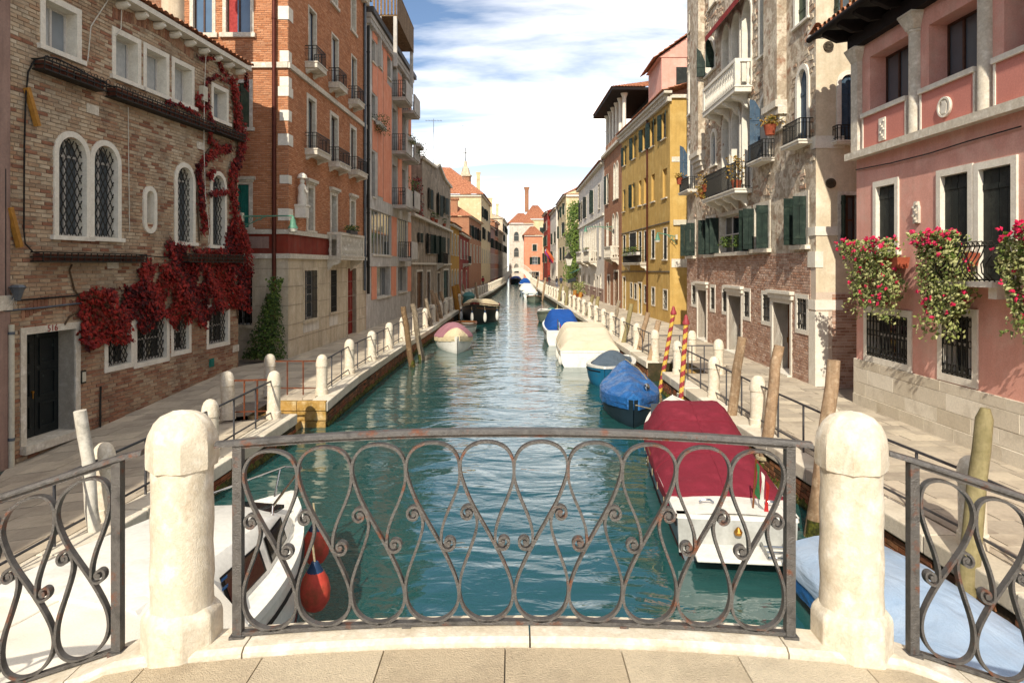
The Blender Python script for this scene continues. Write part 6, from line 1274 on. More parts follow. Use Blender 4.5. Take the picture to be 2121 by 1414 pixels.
Hw = simple('white_house', 'white house with a row of small arches, green shutters and stone balconies', (8.5, 63), (8.6, 88), 13.6, 'stucco_white', [(3, 4.4, 9.6, 12, 'c'), (8.5, 10, 9.6, 12, 'c'), (15.5, 17, 9.6, 12, 'c'), (21, 22.5, 9.6, 12, 'c')] + [(6 + 1.9 * k, 7.3 + 1.9 * k, 4.9, 8.2, 'g') for k in range(7)] + [(2.2, 3.6, 5.0, 8.2, 'g'), (21.2, 22.6, 5.0, 8.2, 'g')] + rowz(5, 25, 1.6, 3.2, 'x', .9), hint=HR_, doors=((4.2, 5.4, 3.0, 'door_dark'), (12, 13.2, 3.0, 'door_brown'), (18.4, 19.6, 3.0, 'door_dark')))
F = Hw.F; F.band(8.75, 8.95, .15, 'istria_clean'); F.balcony(5.6, 11.5, 4.6, .8, 1.0, style='stone'); F.balcony(13.5, 19.5, 4.6, .8, 1.0, style='stone'); mb = MB(); mb.box(.3, F.len - .2, .0, .03, .6, 1.9); F.build(mb, 'dado', 'stucco_pinkgrey')
for k, (a, lab) in enumerate(((7, 'row of red flower pots on the nearer stone balcony of the white house'), (16, 'row of red flower pots on the farther stone balcony of the white house'))): planter(F.W(a + 1.5, .75, 5.75), lab, 160, 'petal', .15, 2.0, .1, .25)
lamp_bracket(Hl.F.W(3.8, .05, 7.4), tuple(Vector(Hl.F.W(3.8, .05, 7.4)) + Vector((-2.3, .2, 0))), 0, 'green bracket street lamp on the loggia house brick front')
# ivy-clad low house and lantern
Hi = simple('ivy_house', 'low house smothered in green ivy past the white house', (8.6, 88.1), (8.55, 108), 8.6, 'stucco_beige', rowz(3, 19.8, 1.4, 3.4, 'x', 1.2), hint=HR_); F = Hi.F
o = empty('ivy', F.W(6, .3, .7)); tag(o, 'thick green ivy hanging over the low house past the white house', 'ivy'); og = F.W(6, .3, .7); pts = []
for _ in range(4200):
    t = rnd.random(); u = rnd.uniform(0, 15) ; z = 2.0 + 10.2 * t
    if u > 9 + 3 * math.sin(z * .8) or (z > 9 and u > 7): continue
    p = F.W(u, .1 + (.9 + .4 * math.sin(u * 2 + z)) * rnd.random(), z + jit(.3)); pts.append((*p, -1, -.6, .4))
for _ in range(1500): p = (rnd.uniform(7.6, 10.6), 88 - rnd.random() * .8, rnd.uniform(3.2, 12.4)); pts.append((*p, -.2, -1, .4))
foliage('leaves', 'leaf_green', pts, .34, o, lambda x, y, z: min(.99, .25 + .7 * rnd.random()), .6, org=og); mb = MB(); mb.tube([(0, 0, -.2), (.05, .1, 3), (0, 0, 7)], .08, 6); mb.build('stem', 'bark', o)
def lantern(p, lab):
    o = empty('street_lantern', p); tag(o, lab, 'lantern'); mb = MB(); mb.hexa([(-.22, -.22, 0), (.22, -.22, 0), (.22, .22, 0), (-.22, .22, 0)], [(-.42, -.42, .9), (.42, -.42, .9), (.42, .42, .9), (-.42, .42, .9)]); mb.build('glass', 'lamp_glass', o); mb = MB(); mb.lathe([(.62, .9), (.3, 1.25), (.08, 1.5), (.05, 1.6)], 8); mb.build('hood', 'iron', o); mb = MB(); mb.tube([(0, 0, 1.5), (.5, 0, 1.7), (1.6, 0, 1.5)], .04, 6); mb.build('arm', 'iron', o)
lantern((7.0, 84, 4.1), 'pale glass street lantern hanging in front of the ivy')
Ht = simple('cream_tower_house', 'tall cream house with arched window rising behind the ivy', (8.55, 108.1), (8.6, 128), 15.2, 'stucco_cream', rowz(3, 19.8, 5, 7.2, 'c', 1.2) + rowz(3, 19.8, 9, 11.2, 'c', 1.2) + rowz(3, 19.8, 12.4, 14.2, 'c', 1.2), hint=HR_)
Fs = Face(Ht, (8.55, 108.0), (20, 108.05), (0, -1)); Fs.win(1.4, 2.8, 12.2, 13.8, shut=(0, 0), shmat='shutter_dark', fw=.15); Fs.win(1.5, 2.9, 7.6, 10.4, arch=1., shut=(168, 168), shmat='shutter_green', pane='pane_sky'); Fs.wall(-.3, 15.2, 'stucco_cream'); Fs.band(15.0, 15.35, .3, 'istria_clean'); Ht.part(tile_roof([(8, 107.6, 15.3), (20, 107.6, 15.3), (16, 114, 18.2), (13, 114, 18.2)], .3), 'roof', 'roof_tile')
simple('worn_cream_house', 'worn pale house with flags past the tall cream house', (8.3, 128.1), (8.2, 146), 14.8, 'stucco_white', rowz(4, 17.9, 4.8, 7, 'c', 1.2) + rowz(4, 17.9, 8.4, 10.6, 'c', 1.2) + rowz(4, 17.9, 1.3, 3.2, 'x', 1.2), hint=HR_)
simple('maroon_house', 'narrow maroon house before the far bridge', (7.6, 146.1), (7.4, 160), 15.5, 'stucco_darkred', rowz(3, 13.9, 4.8, 7, 'c', 1.2) + rowz(3, 13.9, 8.4, 10.6, 'c', 1.2) + rowz(3, 13.9, 11.8, 13.8, 'c', 1.2), hint=HR_)
# ================================================================ far end of the canal
def front(name, lab, x0, x1, Y, zt, mat, wins, roof=2.2, depth=14):
    H = House(name, lab, 'house', (x0, Y, 0)); F = Face(H, (x0, Y), (x1, Y), (0, -1))
    for (a, b, z0, z1, k) in wins: F.win(a, b, z0, z1, fw=.14, rev=.2, **k)
    F.wall(-.4, zt, mat); F.body(depth, -.4, zt, mat); F.band(zt - .15, zt + .1, .3, 'istria_clean'); L_ = F.len
    if roof: H.part(tile_roof([F.W(-.4, .5, zt + .1), F.W(L_ + .4, .5, zt + .1), F.W(L_ * .62, -depth / 2, zt + roof), F.W(L_ * .38, -depth / 2, zt + roof)], .32), 'roof', 'roof_tile'); H.part(tile_roof([F.W(-.4, -depth, zt + .1), F.W(-.4, .5, zt + .1), F.W(L_ * .38, -depth / 2, zt + roof), F.W(L_ * .38, -depth, zt + roof)], .32), 'roof', 'roof_tile')
    return H
def fx(x, Y): return (x - CX) * Y / FPX
front('white_end_house', 'tall white house with stacked gothic windows closing the canal', fx(1054.5, 172), fx(1105, 172), 172, 14.6, 'render_white', [(1.2 + .0, 2.5, 2.2 + 4.0 * k, 4.6 + 4.0 * k, dict(arch=1.5, pane='pane_dark', bars=(0, 1))) for k in range(3)], 3.2)
Ho = front('orange_end_house', 'orange house with green shutters beside the white end house', fx(1086, 165), fx(1124, 165), 165, 11.3, 'stucco_orange', [(2.0, 3.0, 7.6, 9.2, dict(pane='pane_dark', shut=(0, 0), shmat='shutter_green')), (1.9, 3.2, 4.4, 6.2, dict(pane='pane_grey', shut=(168, 168), shmat='shutter_green')), (1.0, 3.6, .5, 2.6, dict(pane='pane_dark'))], 2.6)
front('yellow_end_house', 'pale yellow house with broad red roof behind the orange end house', fx(1086, 185), fx(1135, 185), 185, 16.6, 'stucco_cream', [(4.2, 5.2, 12.4, 14.4, dict(shut=(0, 0)))], 4.4)
chim((fx(1091, 190), 190, 19), 6.0, .55, 'brick_wall_far', 'flared brick chimney above the pale yellow end house', 1.5)
# far bridge
o = empty('far_footbridge', (1.2, 152, 0)); tag(o, 'small pale arched stone footbridge closing the canal', 'bridge'); xs = [-3.2 + 6.4 * k / 24 for k in range(25)]; up_ = lambda x: 3.6 - .17 * x * x; lo_ = lambda x: math.sqrt(max(0, 1 - (x / 2.35) ** 2)) * 2.9 if abs(x) < 2.35 else -.2
mb = MB()
for y in (-1.3, 1.3): mb.grid([[(x, y, lo_(x)) for x in xs], [(x, y, up_(x)) for x in xs]])
mb.grid([[(x, -1.3, lo_(x)) for x in xs], [(x, 1.3, lo_(x)) for x in xs]]); mb.grid([[(x, -1.3, up_(x)) for x in xs], [(x, 1.3, up_(x)) for x in xs]]); mb.build('arch', 'istria_clean', o)
for y in (-1.2, 1.2):
    mb = MB(); mb.tube([(x, y, up_(x) + 1.0) for x in xs], .06, 6); [mb.tube([(x, y, up_(x)), (x, y, up_(x) + 1.0)], .03, 4) for x in xs]; mb.build('parapet_rail', 'istria_clean', o)
# ================================================================ BOATS
mk('gel_white', ['e6e3da', 'dbd8ce'], 2, .3, .05, 40, dirt='a39d8c', dscale=3, damt=.35); mk('gel_grey', ['6f777d', '5f676d'], 2, .35, .08, 40, streak=.3)
mk('hull_teal', ['1f6f94', '185a7a'], 2, .4, .1, 40, dirt='3c6070', dscale=4); mk('hull_black', ['101214', '1a1c1e'], 2, .35, .08, 40); mk('hull_olive', ['7c8474', '6a7264'], 3, .5, .15, 40, streak=.3); mk('hull_navy', ['1b2a33', '24343e'], 3, .45, .1, 40); mk('antifoul', ['5a1f1c', '6e2a24'], 3, .7, .2, 40)
def cloth(name, cols, rough=.8, bump=.5, wr=3.5):
    m = mk(name, cols, 2.2, rough, .12, 160); t = m.node_tree; N = t.nodes; L = t.links; b = N['Principled BSDF']
    bp = [n for n in N if n.type == 'BUMP'][0]; tc = [n for n in N if n.type == 'TEX_COORD'][0]
    wv = N.new('ShaderNodeTexNoise'); wv.inputs['Scale'].default_value = wr; wv.inputs['Detail'].default_value = 4; wv.inputs['Distortion'].default_value = 1.2
    mp_ = N.new('ShaderNodeMapping'); mp_.inputs['Scale'].default_value = (1, .35, 1); mp_.inputs['Rotation'].default_value = (0, 0, .5); L.new(tc.outputs['Object'], mp_.inputs[0]); L.new(mp_.outputs[0], wv.inputs['Vector'])
    b2 = N.new('ShaderNodeBump'); b2.inputs['Strength'].default_value = bump; b2.inputs['Distance'].default_value = .06; L.new(wv.outputs[0], b2.inputs['Height']); L.new(bp.outputs[0], b2.inputs['Normal']); L.new(b2.outputs[0], b.inputs['Normal'])
cloth('cover_red', ['7c2232', '701d2b', '882a3a']); cloth('cover_cream', ['dccfb6', 'd0c2a7'], .8, .35); cloth('tarp_blue', ['2b66a6', '22578f', '3574b4'], .32, .9, 4.5); cloth('cover_blue', ['154f9e', '114489'], .75, .35); cloth('cover_grey', ['5d6a75', '4d5a66'], .7, .6); cloth('cover_pink', ['a87880', '96676f'], .8, .5); cloth('tarp_white', ['e6dfd0', 'dbd3c2'], .7, .4, 2.2); cloth('tarp_sky', ['a2b1c2', '8fa5bd'], .4, .9, 3); cloth('tarp_cream', ['d9c9a6', 'c9b892'], .75, .5); cloth('tarp_green', ['4f7f7c', '3f6c6a'], .7, .9, 6)
mk('varnish', ['7a4a22', '633a18'], 8, .3, .2, 40); mk('chrome', ['b8b8b6', 'a0a09e'], 5, .15, .02, 40, metal=1.); mk('rope', ['b8a888', '9c8c6c'], 20, .9, .6, 90); mk('fender_red', ['b23c30', 'c44c3c', 'a04a30'], 4, .6, .25, 30, dirt='6a4a30', dscale=4, damt=.6); mk('fender_blue', ['1d3350', '26405e'], 4, .5, .15, 30); mk('fender_white', ['dcd8ce', 'cbc6ba'], 4, .5, .1, 30)
mk('flag_green', ['2f6b3f', '285c36'], 4, .8, .2, 30); mk('flag_white', ['d8d4c8', 'c8c4b8'], 4, .8, .2, 30); mk('flag_red', ['b02a26', '9c2422'], 4, .8, .2, 30); mk('flag_orange', ['c0643a', 'b05a34'], 4, .8, .2, 30); mk('flag_blue', ['27479a', '203c86'], 4, .8, .2, 30)
class Boat:
    def __init__(s, name, lab, loc, head, L, Bm, H, rise=.25, stern=.85, dr=.35, bowp=2.2, cat='boat', full=.5):
        s.o = empty(name, (loc[0], loc[1], 0), R(-head)); tag(s.o, lab, cat, None); s.L, s.B, s.H, s.rise, s.st, s.dr, s.bp, s.full = L, Bm, H, rise, stern, dr, bowp, full
    def b(s, t):
        m = s.full
        if t < m: return s.B / 2 * (s.st + (1 - s.st) * math.sin(math.pi / 2 * t / m))
        return s.B / 2 * max(.012, (1 - ((t - m) / (1 - m)) ** s.bp))
    def z(s, t): return s.H + s.rise * max(0, t - .2) ** 2 / .64
    def y(s, t): return (t - .5) * s.L
    def hull(s, mat, boot=None, n=28):
        mb = MB(); rows = []
        for i in range(n + 1):
            t = i / n; b, z = s.b(t), s.z(t); k = -s.dr * (1 - max(0, t - .6) ** 2 / .16 * .9); y = s.y(t); ys = y - (0 if t < .8 else (t - .8) * .9 * 0)
            half = [(b, y, z), (b * .99, y - .0, z * .62), (b * .94, y, z * .25), (b * .86, y, -.02), (b * .62, y, k * .7), (0, y, k)]
            rows.append(half + [(-x, yy, zz_) for x, yy, zz_ in half[-2::-1]])
        mb.grid(rows); mb.add(rows[0], [tuple(range(len(rows[0])))]); o = mb.build('hull', mat, s.o, smooth=True)
        for sg in (-1, 1): MB().tube([(sg * (s.b(i / n) * .995 + .012), s.y(i / n), s.z(i / n) * .8) for i in range(n)], .02, 6).build('rub_rail', 'cable_black' if mat != 'hull_black' else 'varnish', s.o)
        if boot: mb = MB(); mb.grid([[(sg * (s.b(i / n) * .88 + .012), s.y(i / n), z_) for i in range(n)] for sg in (1,) for z_ in (-.05, .09)]); mb.grid([[(-(s.b(i / n) * .88 + .012), s.y(i / n), z_) for i in range(n)] for z_ in (-.05, .09)]); mb.build('boot_stripe', boot, s.o)
        return o
    def rim(s, mat, wd=.09, h=.05, n=36, t0=0.):
        mb = MB(); pr = [(s.b(t0 + (1 - t0) * i / n), s.y(t0 + (1 - t0) * i / n), s.z(t0 + (1 - t0) * i / n)) for i in range(n + 1)]; loop = pr + [(-x, y, z) for x, y, z in pr[::-1]]
        rows = []
        for dx, dz_ in ((.02, -.03), (.02, h), (-wd, h), (-wd, -.03)): rows.append([((abs(x) + dx if abs(x) + dx > 0 else 0) * (1 if i <= n else -1), y + (dx * .3 if abs(x) < .05 else 0), z + dz_) for i, (x, y, z) in enumerate(loop)])
        rows.append(rows[0]); mb.grid(rows)
        b0 = s.b(t0); mb.box(-b0, b0, s.y(t0) - .02, s.y(t0) + wd, s.z(t0) - .03, s.z(t0) + h) if t0 == 0 else None
        return mb.build('gunwale', mat, s.o, smooth=True)
    def deck(s, mat, t0, t1, dz_=.02, name='deck', crown=.06, n=16):
        mb = MB(); mb.grid([[(s.b(t) * .985 * f, s.y(t), s.z(t) + dz_ + crown * (1 - f * f)) for f in (-1, -.6, -.2, .2, .6, 1)] for t in [t0 + (t1 - t0) * i / n for i in range(n + 1)]]); return mb.build(name, mat, s.o, smooth=True)
    def floor(s, mat, t0=.02, t1=.92, z=.12): 
        mb = MB(); n = 16; mb.grid([[(s.b(t) * .9 * f, s.y(t), z) for f in (-1, 1)] for t in [t0 + (t1 - t0) * i / n for i in range(n + 1)]]); mb.grid([[(s.b(t) * .93, s.y(t), z_ if z_ < 1 else s.z(t)) for z_ in (z, 2)] for t in [t0 + (t1 - t0) * i / n for i in range(n + 1)]]); mb.grid([[(-s.b(t) * .93, s.y(t), z_ if z_ < 1 else s.z(t)) for z_ in (z, 2)] for t in [t0 + (t1 - t0) * i / n for i in range(n + 1)]]); return mb.build('interior', mat, s.o)
    def thwart(s, mat, t, w_=.22, dz_=-.12):
        mb = MB(); b = s.b(t) * .95; mb.box(-b, b, s.y(t) - w_ / 2, s.y(t) + w_ / 2, s.z(t) + dz_ - .04, s.z(t) + dz_); return mb.build('thwart', mat, s.o, bevel=.008)
    def cover(s, mat, t0, t1, ridge, flat=.2, drop=.12, n=26, ex=.03, name='cover', wob=.012, sag=.0, seams=()):
        mb = MB(); rows = []; sd = s.L * 7.3; n = max(n, int(s.L * 9))
        fs = [1, .985, .95, .88, .8, .7, .6, .5, .4, .3, .2, .1, 0]
        for i in range(n + 1):
            t = t0 + (t1 - t0) * i / n; b, z, r = s.b(t) + ex, s.z(t), ridge(t); half = [(b, s.y(t), z - drop), (b, s.y(t), z + .03)]
            for f in fs[1:]:
                q = max(0, (f - flat)) / (1 - flat); h = r * (1 - q ** 1.7) - sag * math.sin(math.pi * min(1, f / .9)) * (.6 + .4 * math.sin(t * 40)); half.append((b * f, s.y(t), z + .035 + h))
            full = half + [(-x, y, zz_) for x, y, zz_ in half[-2::-1]]; fr = []
            for x, y, zz_ in full:
                e = 1 if abs(x) < b * .97 else 0; v = Vector((x * 1.1 + y * .35, y * 1.0, sd)); w1 = mnoise.noise(v); w2 = mnoise.noise(Vector((x * 5 - y * 1.5, y * 1.3 + x * 2, sd + 3))); fl = abs(mnoise.noise(Vector((x * .8 + sd, y * 3.2, 1.5))))
                fr.append((x + (1 - e) * .012 * w2 * (1 if x > 0 else -1), y, zz_ + e * wob * (2.2 * w1 + 1.1 * w2 - 1.6 * fl) - (1 - e) * .03 * (w2 + .4)))
            rows.append(fr)
        mb.grid(rows); mb.add(rows[0], [tuple(range(len(rows[0])))]); mb.add(rows[-1], [tuple(range(len(rows[0])))])
        c = mb.flip().build(name, mat, s.o, smooth=True)
        for q in seams:
            i = int(q * n); MB().tube([(x, y, z + .004) for x, y, z in rows[i][1:-1]], .009, 5).build('seam', mat, c)
        if seams: m_ = len(rows[0]) // 2; MB().tube([(r[m_][0], r[m_][1], r[m_][2] + .004) for r in rows], .009, 5).build('seam', mat, c)
        return c
    def part(s, mb, name, mat, **k): return mb.build(name, mat, s.o, **k)
def flag(parent, loc, h, cols, sz=.35, lean=.25):
    st = MB().tube([(0, 0, 0), (0, -h * lean, h)], .014, 6).build('flagstaff', 'varnish', parent); st.location = loc
    for k, c in enumerate(cols):
        mb = MB(); rows = []
        for i in range(5): f = (k + i / 4) * sz / 3; rows.append([(f * .45 + .02 * math.sin(j + i), -h * lean * (.95 - .1 * j) - .03 * math.sin(j * 1.3 + k), h * .95 - j * .12 * sz / .35 - f * .9) for j in range(4)])
        mb.grid(rows); o = mb.build('flag_stripe', c, st)
def fender(loc, mat, h, r, lab, top='fender_blue', rope=.26):
    o = empty('fender', loc); tag(o, lab, 'fender'); mb = MB(); mb.lathe([(.02, -h * .5), (r * .6, -h * .44), (r * .95, -h * .25), (r, -h * .05), (r * .85, h * .18), (r * .55, h * .36)], 16); mb.build('body', mat, o, smooth=True)
    mb = MB(); mb.lathe([(r * .56, h * .355), (r * .34, h * .48), (r * .2, h * .56)], 14); mb.build('collar', top, o, smooth=True); mb = MB(); mb.tube([(0, 0, h * .5), (-.03, 0, h * .5 + rope)], .012, 6); mb.build('rope', 'rope', o); return o
# ---- red covered runabout
b = Boat('motor_boat', 'grey motor boat under a crimson cover with small tricolour flag at the stern', (3.5, 13.0), 6.3, 7.2, 1.8, .62, .3, .9, bowp=2.6)
b.hull('gel_grey', 'antifoul'); b.deck('gel_white', 0, .13, .0); b.deck('gel_white', .66, 1, .0); b.rim('gel_white', .12, .03)
def rg_(t): return .04 + .62 * min(1, max(0, (t - .08) / .5)) ** .9 if t < .62 else .66 * max(0, 1 - (t - .62) / .1) + .02
b.cover('cover_red', .1, .7, rg_, .55, .1, wob=.018, seams=(.3, .62))
for sg in (-1, 1):
    for t in (.14, .24, .34, .44, .54, .64): MB().tube([(sg * (b.b(t) + .035), b.y(t), b.z(t) - .08), (sg * (b.b(t) + .03), b.y(t) + .02, b.z(t) - .2)], .009, 5).build('lashing', 'rope', b.o)
mb = MB(); mb.grid([[(f * b.b(.72) * .9, b.y(.7 + .03 * (1 - abs(f))), b.z(.72) + z_) for f in (-1, -.5, 0, .5, 1)] for z_ in (.02, .42)]); b.part(mb, 'windscreen', 'pane_grey', smooth=True)
mb = MB(); mb.box(-.62, .62, b.y(0) - .52, b.y(0) + .02, .2, .25); b.part(mb, 'swim_platform', 'gel_white', bevel=.02)
mb = MB(); [mb.tube([(.3 + sx, b.y(0) - .5, .3), (.3 + sx, b.y(0) - .1, .33), (.3 + sx, b.y(0) - .05, .3)], .016, 6) for sx in (0, .3)]; [mb.tube([(.3, b.y(0) - .5 + k * .18, .3), (.6, b.y(0) - .5 + k * .18, .3)], .014, 6) for k in range(3)]; b.part(mb, 'boarding_ladder', 'chrome', smooth=True)
for x in (-.35, .55): mb = MB(); mb.tube([(x - .1, b.y(.05), .7), (x - .05, b.y(.05), .74), (x + .05, b.y(.05), .74), (x + .1, b.y(.05), .7)], .016, 6); b.part(mb, 'cleat', 'chrome', smooth=True)
mb = MB(); mb.box(-b.b(.45) - .03, -b.b(.45) + .03, b.y(.4), b.y(.5), b.z(.45) + .0, b.z(.45) + .05); b.part(mb, 'step_pad', 'varnish'); mb = MB(); mb.lathe([(.05, 0), (.06, .04), (.02, .1)], 10, c=(0, b.y(0) - .08, .42)); b.part(mb, 'exhaust', 'brass'); mb = MB(); mb.prism([(-b.b(0) * .97, .12), (b.b(0) * .97, .12), (b.b(0) * .99, .6), (-b.b(0) * .99, .6)], b.y(0) - .018, b.y(0) + .01); mk('gel_pale', ['b4b4ae', 'a6a6a0'], 3, .35, .05, 40, streak=.3, dirt='8a867a', dscale=3, damt=.4); b.part(mb, 'transom', 'gel_pale'); flag(b.o, (.28, b.y(.04), .66), .75, ('flag_green', 'flag_white', 'flag_red'), .42)
# ---- blue tarpaulin dinghy
b = Boat('dinghy', 'dinghy wrapped in a shiny blue tarpaulin tied with cord', (3.42, 20.0), 187.2, 5.6, 1.62, .5, .2, .5, bowp=2.6, full=.5)
b.hull('hull_navy'); b.cover('tarp_blue', .01, .97, lambda t: .14 + .24 * math.sin(math.pi * t) + (.3 * max(0, (.32 - t) / .32)), .1, .24, wob=.04, sag=.06); mb = MB(); mb.tube([(0, b.y(.03), 1.0), (-.35, b.y(.3), .93), (-.55, b.y(.6), .8), (-.7, b.y(.75), .5)], .014, 6); b.part(mb, 'cord', 'rope'); mb = MB(); mb.tube([(-.4, b.y(.8), .5), (-.4, b.y(.8), .85)], .02, 8); mb.lathe([(.07, .8), (.09, .85), (.07, .92), (.02, .95)], 10, c=(-.4, b.y(.8), 0)); b.part(mb, 'steering_post', 'chrome', smooth=True)
# ---- teal dinghy with grey cover
b = Boat('rowing_boat', 'teal rowing boat with pale rim under a grey cover', (3.65, 25.0), 194, 4.6, 1.7, .52, .16, .7, bowp=2.8, full=.5)
b.hull('hull_teal'); b.rim('gel_white', .14, .05); b.cover('cover_grey', .1, .85, lambda t: .05 + .38 * math.exp(-((t - .5) / .22) ** 2), .05, -.02, ex=-.16, wob=.01)
# ---- white boat with cream canopy
b = Boat('cabin_boat', 'broad white boat hidden under a cream canvas canopy', (3.25, 30.7), 2, 6.4, 2.5, .62, .3, .95, bowp=2.8)
b.hull('gel_white'); b.rim('gel_white', .1, .05); b.cover('cover_cream', .03, .86, lambda t: .34 + .42 * min(1, t / .3) if t < .6 else .76 - .6 * (t - .6) / .26, .62, .12, ex=.02, wob=.02, seams=(.33, .7))
for k, t in enumerate((.1, .35)): fender((b.o.location.x - 1.25, b.o.location.y + b.y(t), .3), 'fender_white', .6, .11, ['white sausage fender at the stern of the cream canopy boat', 'white sausage fender amidships of the cream canopy boat'][k], rope=.3)
# ---- white boat with blue canopy
b = Boat('motor_boat', 'white motor boat under a rounded bright blue canopy with stern flag', (2.75, 38.2), 1, 6.6, 2.05, .72, .3, .9, bowp=2.6)
b.hull('gel_white'); b.rim('gel_white', .12, .06); b.cover('cover_blue', .06, .8, lambda t: .2 + .62 * math.sin(min(1, (t - .06) / .5) * math.pi / 2) if t < .56 else .82 * math.cos((t - .56) / .24 * math.pi / 2), .5, .0, ex=-.06, wob=.015, seams=(.5,)); flag(b.o, (-.35, b.y(.04), .75), .6, ('flag_green', 'flag_white', 'flag_red'), .35)
# ---- olive boat, bow towards us
b = Boat('open_boat', 'open grey green boat with bundled tarpaulin, bow pointing back to the bridge', (2.9, 50.2), 180 + 4, 6.2, 2.1, .7, .35, .85, bowp=2.0); b.hull('hull_olive'); b.rim('gel_white', .12, .05); b.floor('hull_olive'); b.thwart('gel_white', .3); b.thwart('gel_white', .6); b.deck('hull_olive', .78, 1, .0)
pts = [(jit(.45), b.y(.35) + jit(.6), .5 + .45 * rnd.random(), 0, 0, 1) for _ in range(60)]; mb = MB(); mb.grid([[(.6 * f, b.y(.3) + .5 * g, .55 + .4 * (1 - f * f) * (1 - g * g) + jit(.06)) for f in (-1, -.6, -.2, .2, .6, 1)] for g in (-1, -.6, -.2, .2, .6, 1)]); b.part(mb, 'tarpaulin', 'tarp_green', smooth=True)
# ---- farther boats on the same side
b = Boat('small_boat', 'small grey boat with wooden rim astern of the twin outboard boats', (2.5, 77), 180, 5.0, 1.7, .55, .25, .85); b.hull('hull_olive'); b.rim('varnish', .12, .05); b.floor('hull_olive'); b.thwart('varnish', .4)
b = Boat('outboard_boat', 'white boat with tilted outboard motor and blue gunwale', (2.3, 88), 0, 5.5, 2.0, .6, .25, .85); b.hull('gel_white'); b.rim('hull_teal', .12, .06); b.floor('gel_white'); b.cover('tarp_white', .3, .9, lambda t: .45 * math.sin(math.pi * (t - .3) / .6), .2, .0)
for x in (-.5, .5):
    mb = MB(); mb.hexa([(x - .18, b.y(0) - .5, .55), (x + .18, b.y(0) - .5, .55), (x + .16, b.y(0) + .1, .8), (x - .16, b.y(0) + .1, .8)], [(x - .16, b.y(0) - .55, .95), (x + .16, b.y(0) - .55, .95), (x + .14, b.y(0), 1.2), (x - .14, b.y(0), 1.2)]); mb.tube([(x, b.y(0) - .2, .6), (x, b.y(0) - .5, .1)], .07, 6); b.part(mb, 'outboard_motor', 'gel_white', bevel=.05)
b = Boat('canopied_boat', 'white boat with arched pale canopy beyond the outboard boat', (2.2, 99), 0, 7, 2.3, .7, .3, .9); b.hull('gel_grey'); b.rim('gel_white', .12, .06); b.cover('tarp_white', .05, .9, lambda t: .75 * math.sin(math.pi * (t - .05) / .85) ** .5, .4, .05)
b = Boat('covered_boat', 'dark boat with bunched blue cover near the far bridge', (2.3, 124), 0, 7, 2.1, .8, .3, .9); b.hull('hull_black'); b.rim('gel_white', .15, .08); b.cover('cover_blue', .1, .85, lambda t: .35 + .3 * math.sin(t * 17), .2, .0, wob=.06)
b = Boat('covered_boat', 'white boat with red stripe moored by the far bridge', (2.6, 135), 0, 6, 2.0, .9, .3, .9); b.hull('gel_white', 'flag_red'); b.rim('hull_teal', .15, .08); b.cover('cover_blue', .4, .9, lambda t: .6 * math.sin(math.pi * (t - .4) / .5), .2, .0)
b = Boat('passing_boat', 'blue covered boat passing beneath the far bridge', (.9, 158), 180, 7, 2.6, .9, .3, .9); b.hull('hull_navy'); b.rim('gel_white', .15, .08); b.cover('cover_blue', .05, .95, lambda t: .7 * math.sin(math.pi * t) ** .5, .3, .05)
# ---- left bank boats
b = Boat('covered_dinghy', 'small white dinghy under a faded pink and cream tarpaulin', (-2.95, 34.6), -6, 5.8, 1.9, .5, .3, .6, bowp=2.0, full=.45); b.o.rotation_euler.z = R(180 + 8); b.hull('gel_white'); b.cover('tarp_cream', .04, .97, lambda t: .12 + .5 * math.sin(math.pi * min(1, t * 1.05)) ** .8, .05, .2, wob=.02); b.cover('cover_pink', .03, .8, lambda t: .15 + .5 * math.sin(math.pi * min(1, t * 1.05)) ** .8, .05, .0, wob=.02, name='pink_cover', ex=.035)
b = Boat('wooden_boat', 'open wooden rowing boat with varnished thwarts behind the pink covered dinghy', (-3.1, 41.5), 186, 5.2, 1.7, .5, .3, .6, bowp=1.9, full=.45); b.hull('gel_white'); b.rim('varnish', .12, .05); b.floor('timber'); [b.thwart('varnish', t) for t in (.25, .5, .72)]
b = Boat('black_boat', 'black hulled boat with cream canvas top and hanging white fenders', (-2.35, 50.5), 184, 7.4, 2.7, 1.05, .45, .8, bowp=1.9, full=.45); b.hull('hull_black'); b.rim('antifoul', .14, .1); b.cover('tarp_cream', .1, .93, lambda t: .2 + .3 * math.sin(math.pi * t), .4, .02)
for k, (dx, yy) in enumerate(((-1.25, 48.4), (-.4, 46.9), (.5, 46.9), (1.3, 48.4))): fender((b.o.location.x + dx, yy, .6), 'fender_white', .75, .12, 'white sausage fender hanging on the black hulled boat', rope=.3)['group'] = 'fenders of the black hulled boat'
o = empty('outboard_cover', (-3.4, 53.6, .9)); tag(o, 'green tarpaulin bundle standing behind the black hulled boat', 'tarpaulin'); mb = MB(); mb.lathe([(.35, 0), (.5, .3), (.42, .7), (.5, .85), (.3, 1.1), (.05, 1.15)], 10); mb.build('bundle', 'tarp_green', o, smooth=True); mb = MB(); mb.box(-.4, .4, -.3, .3, -1.2, .02); mb.build('stand', 'hull_navy', o)
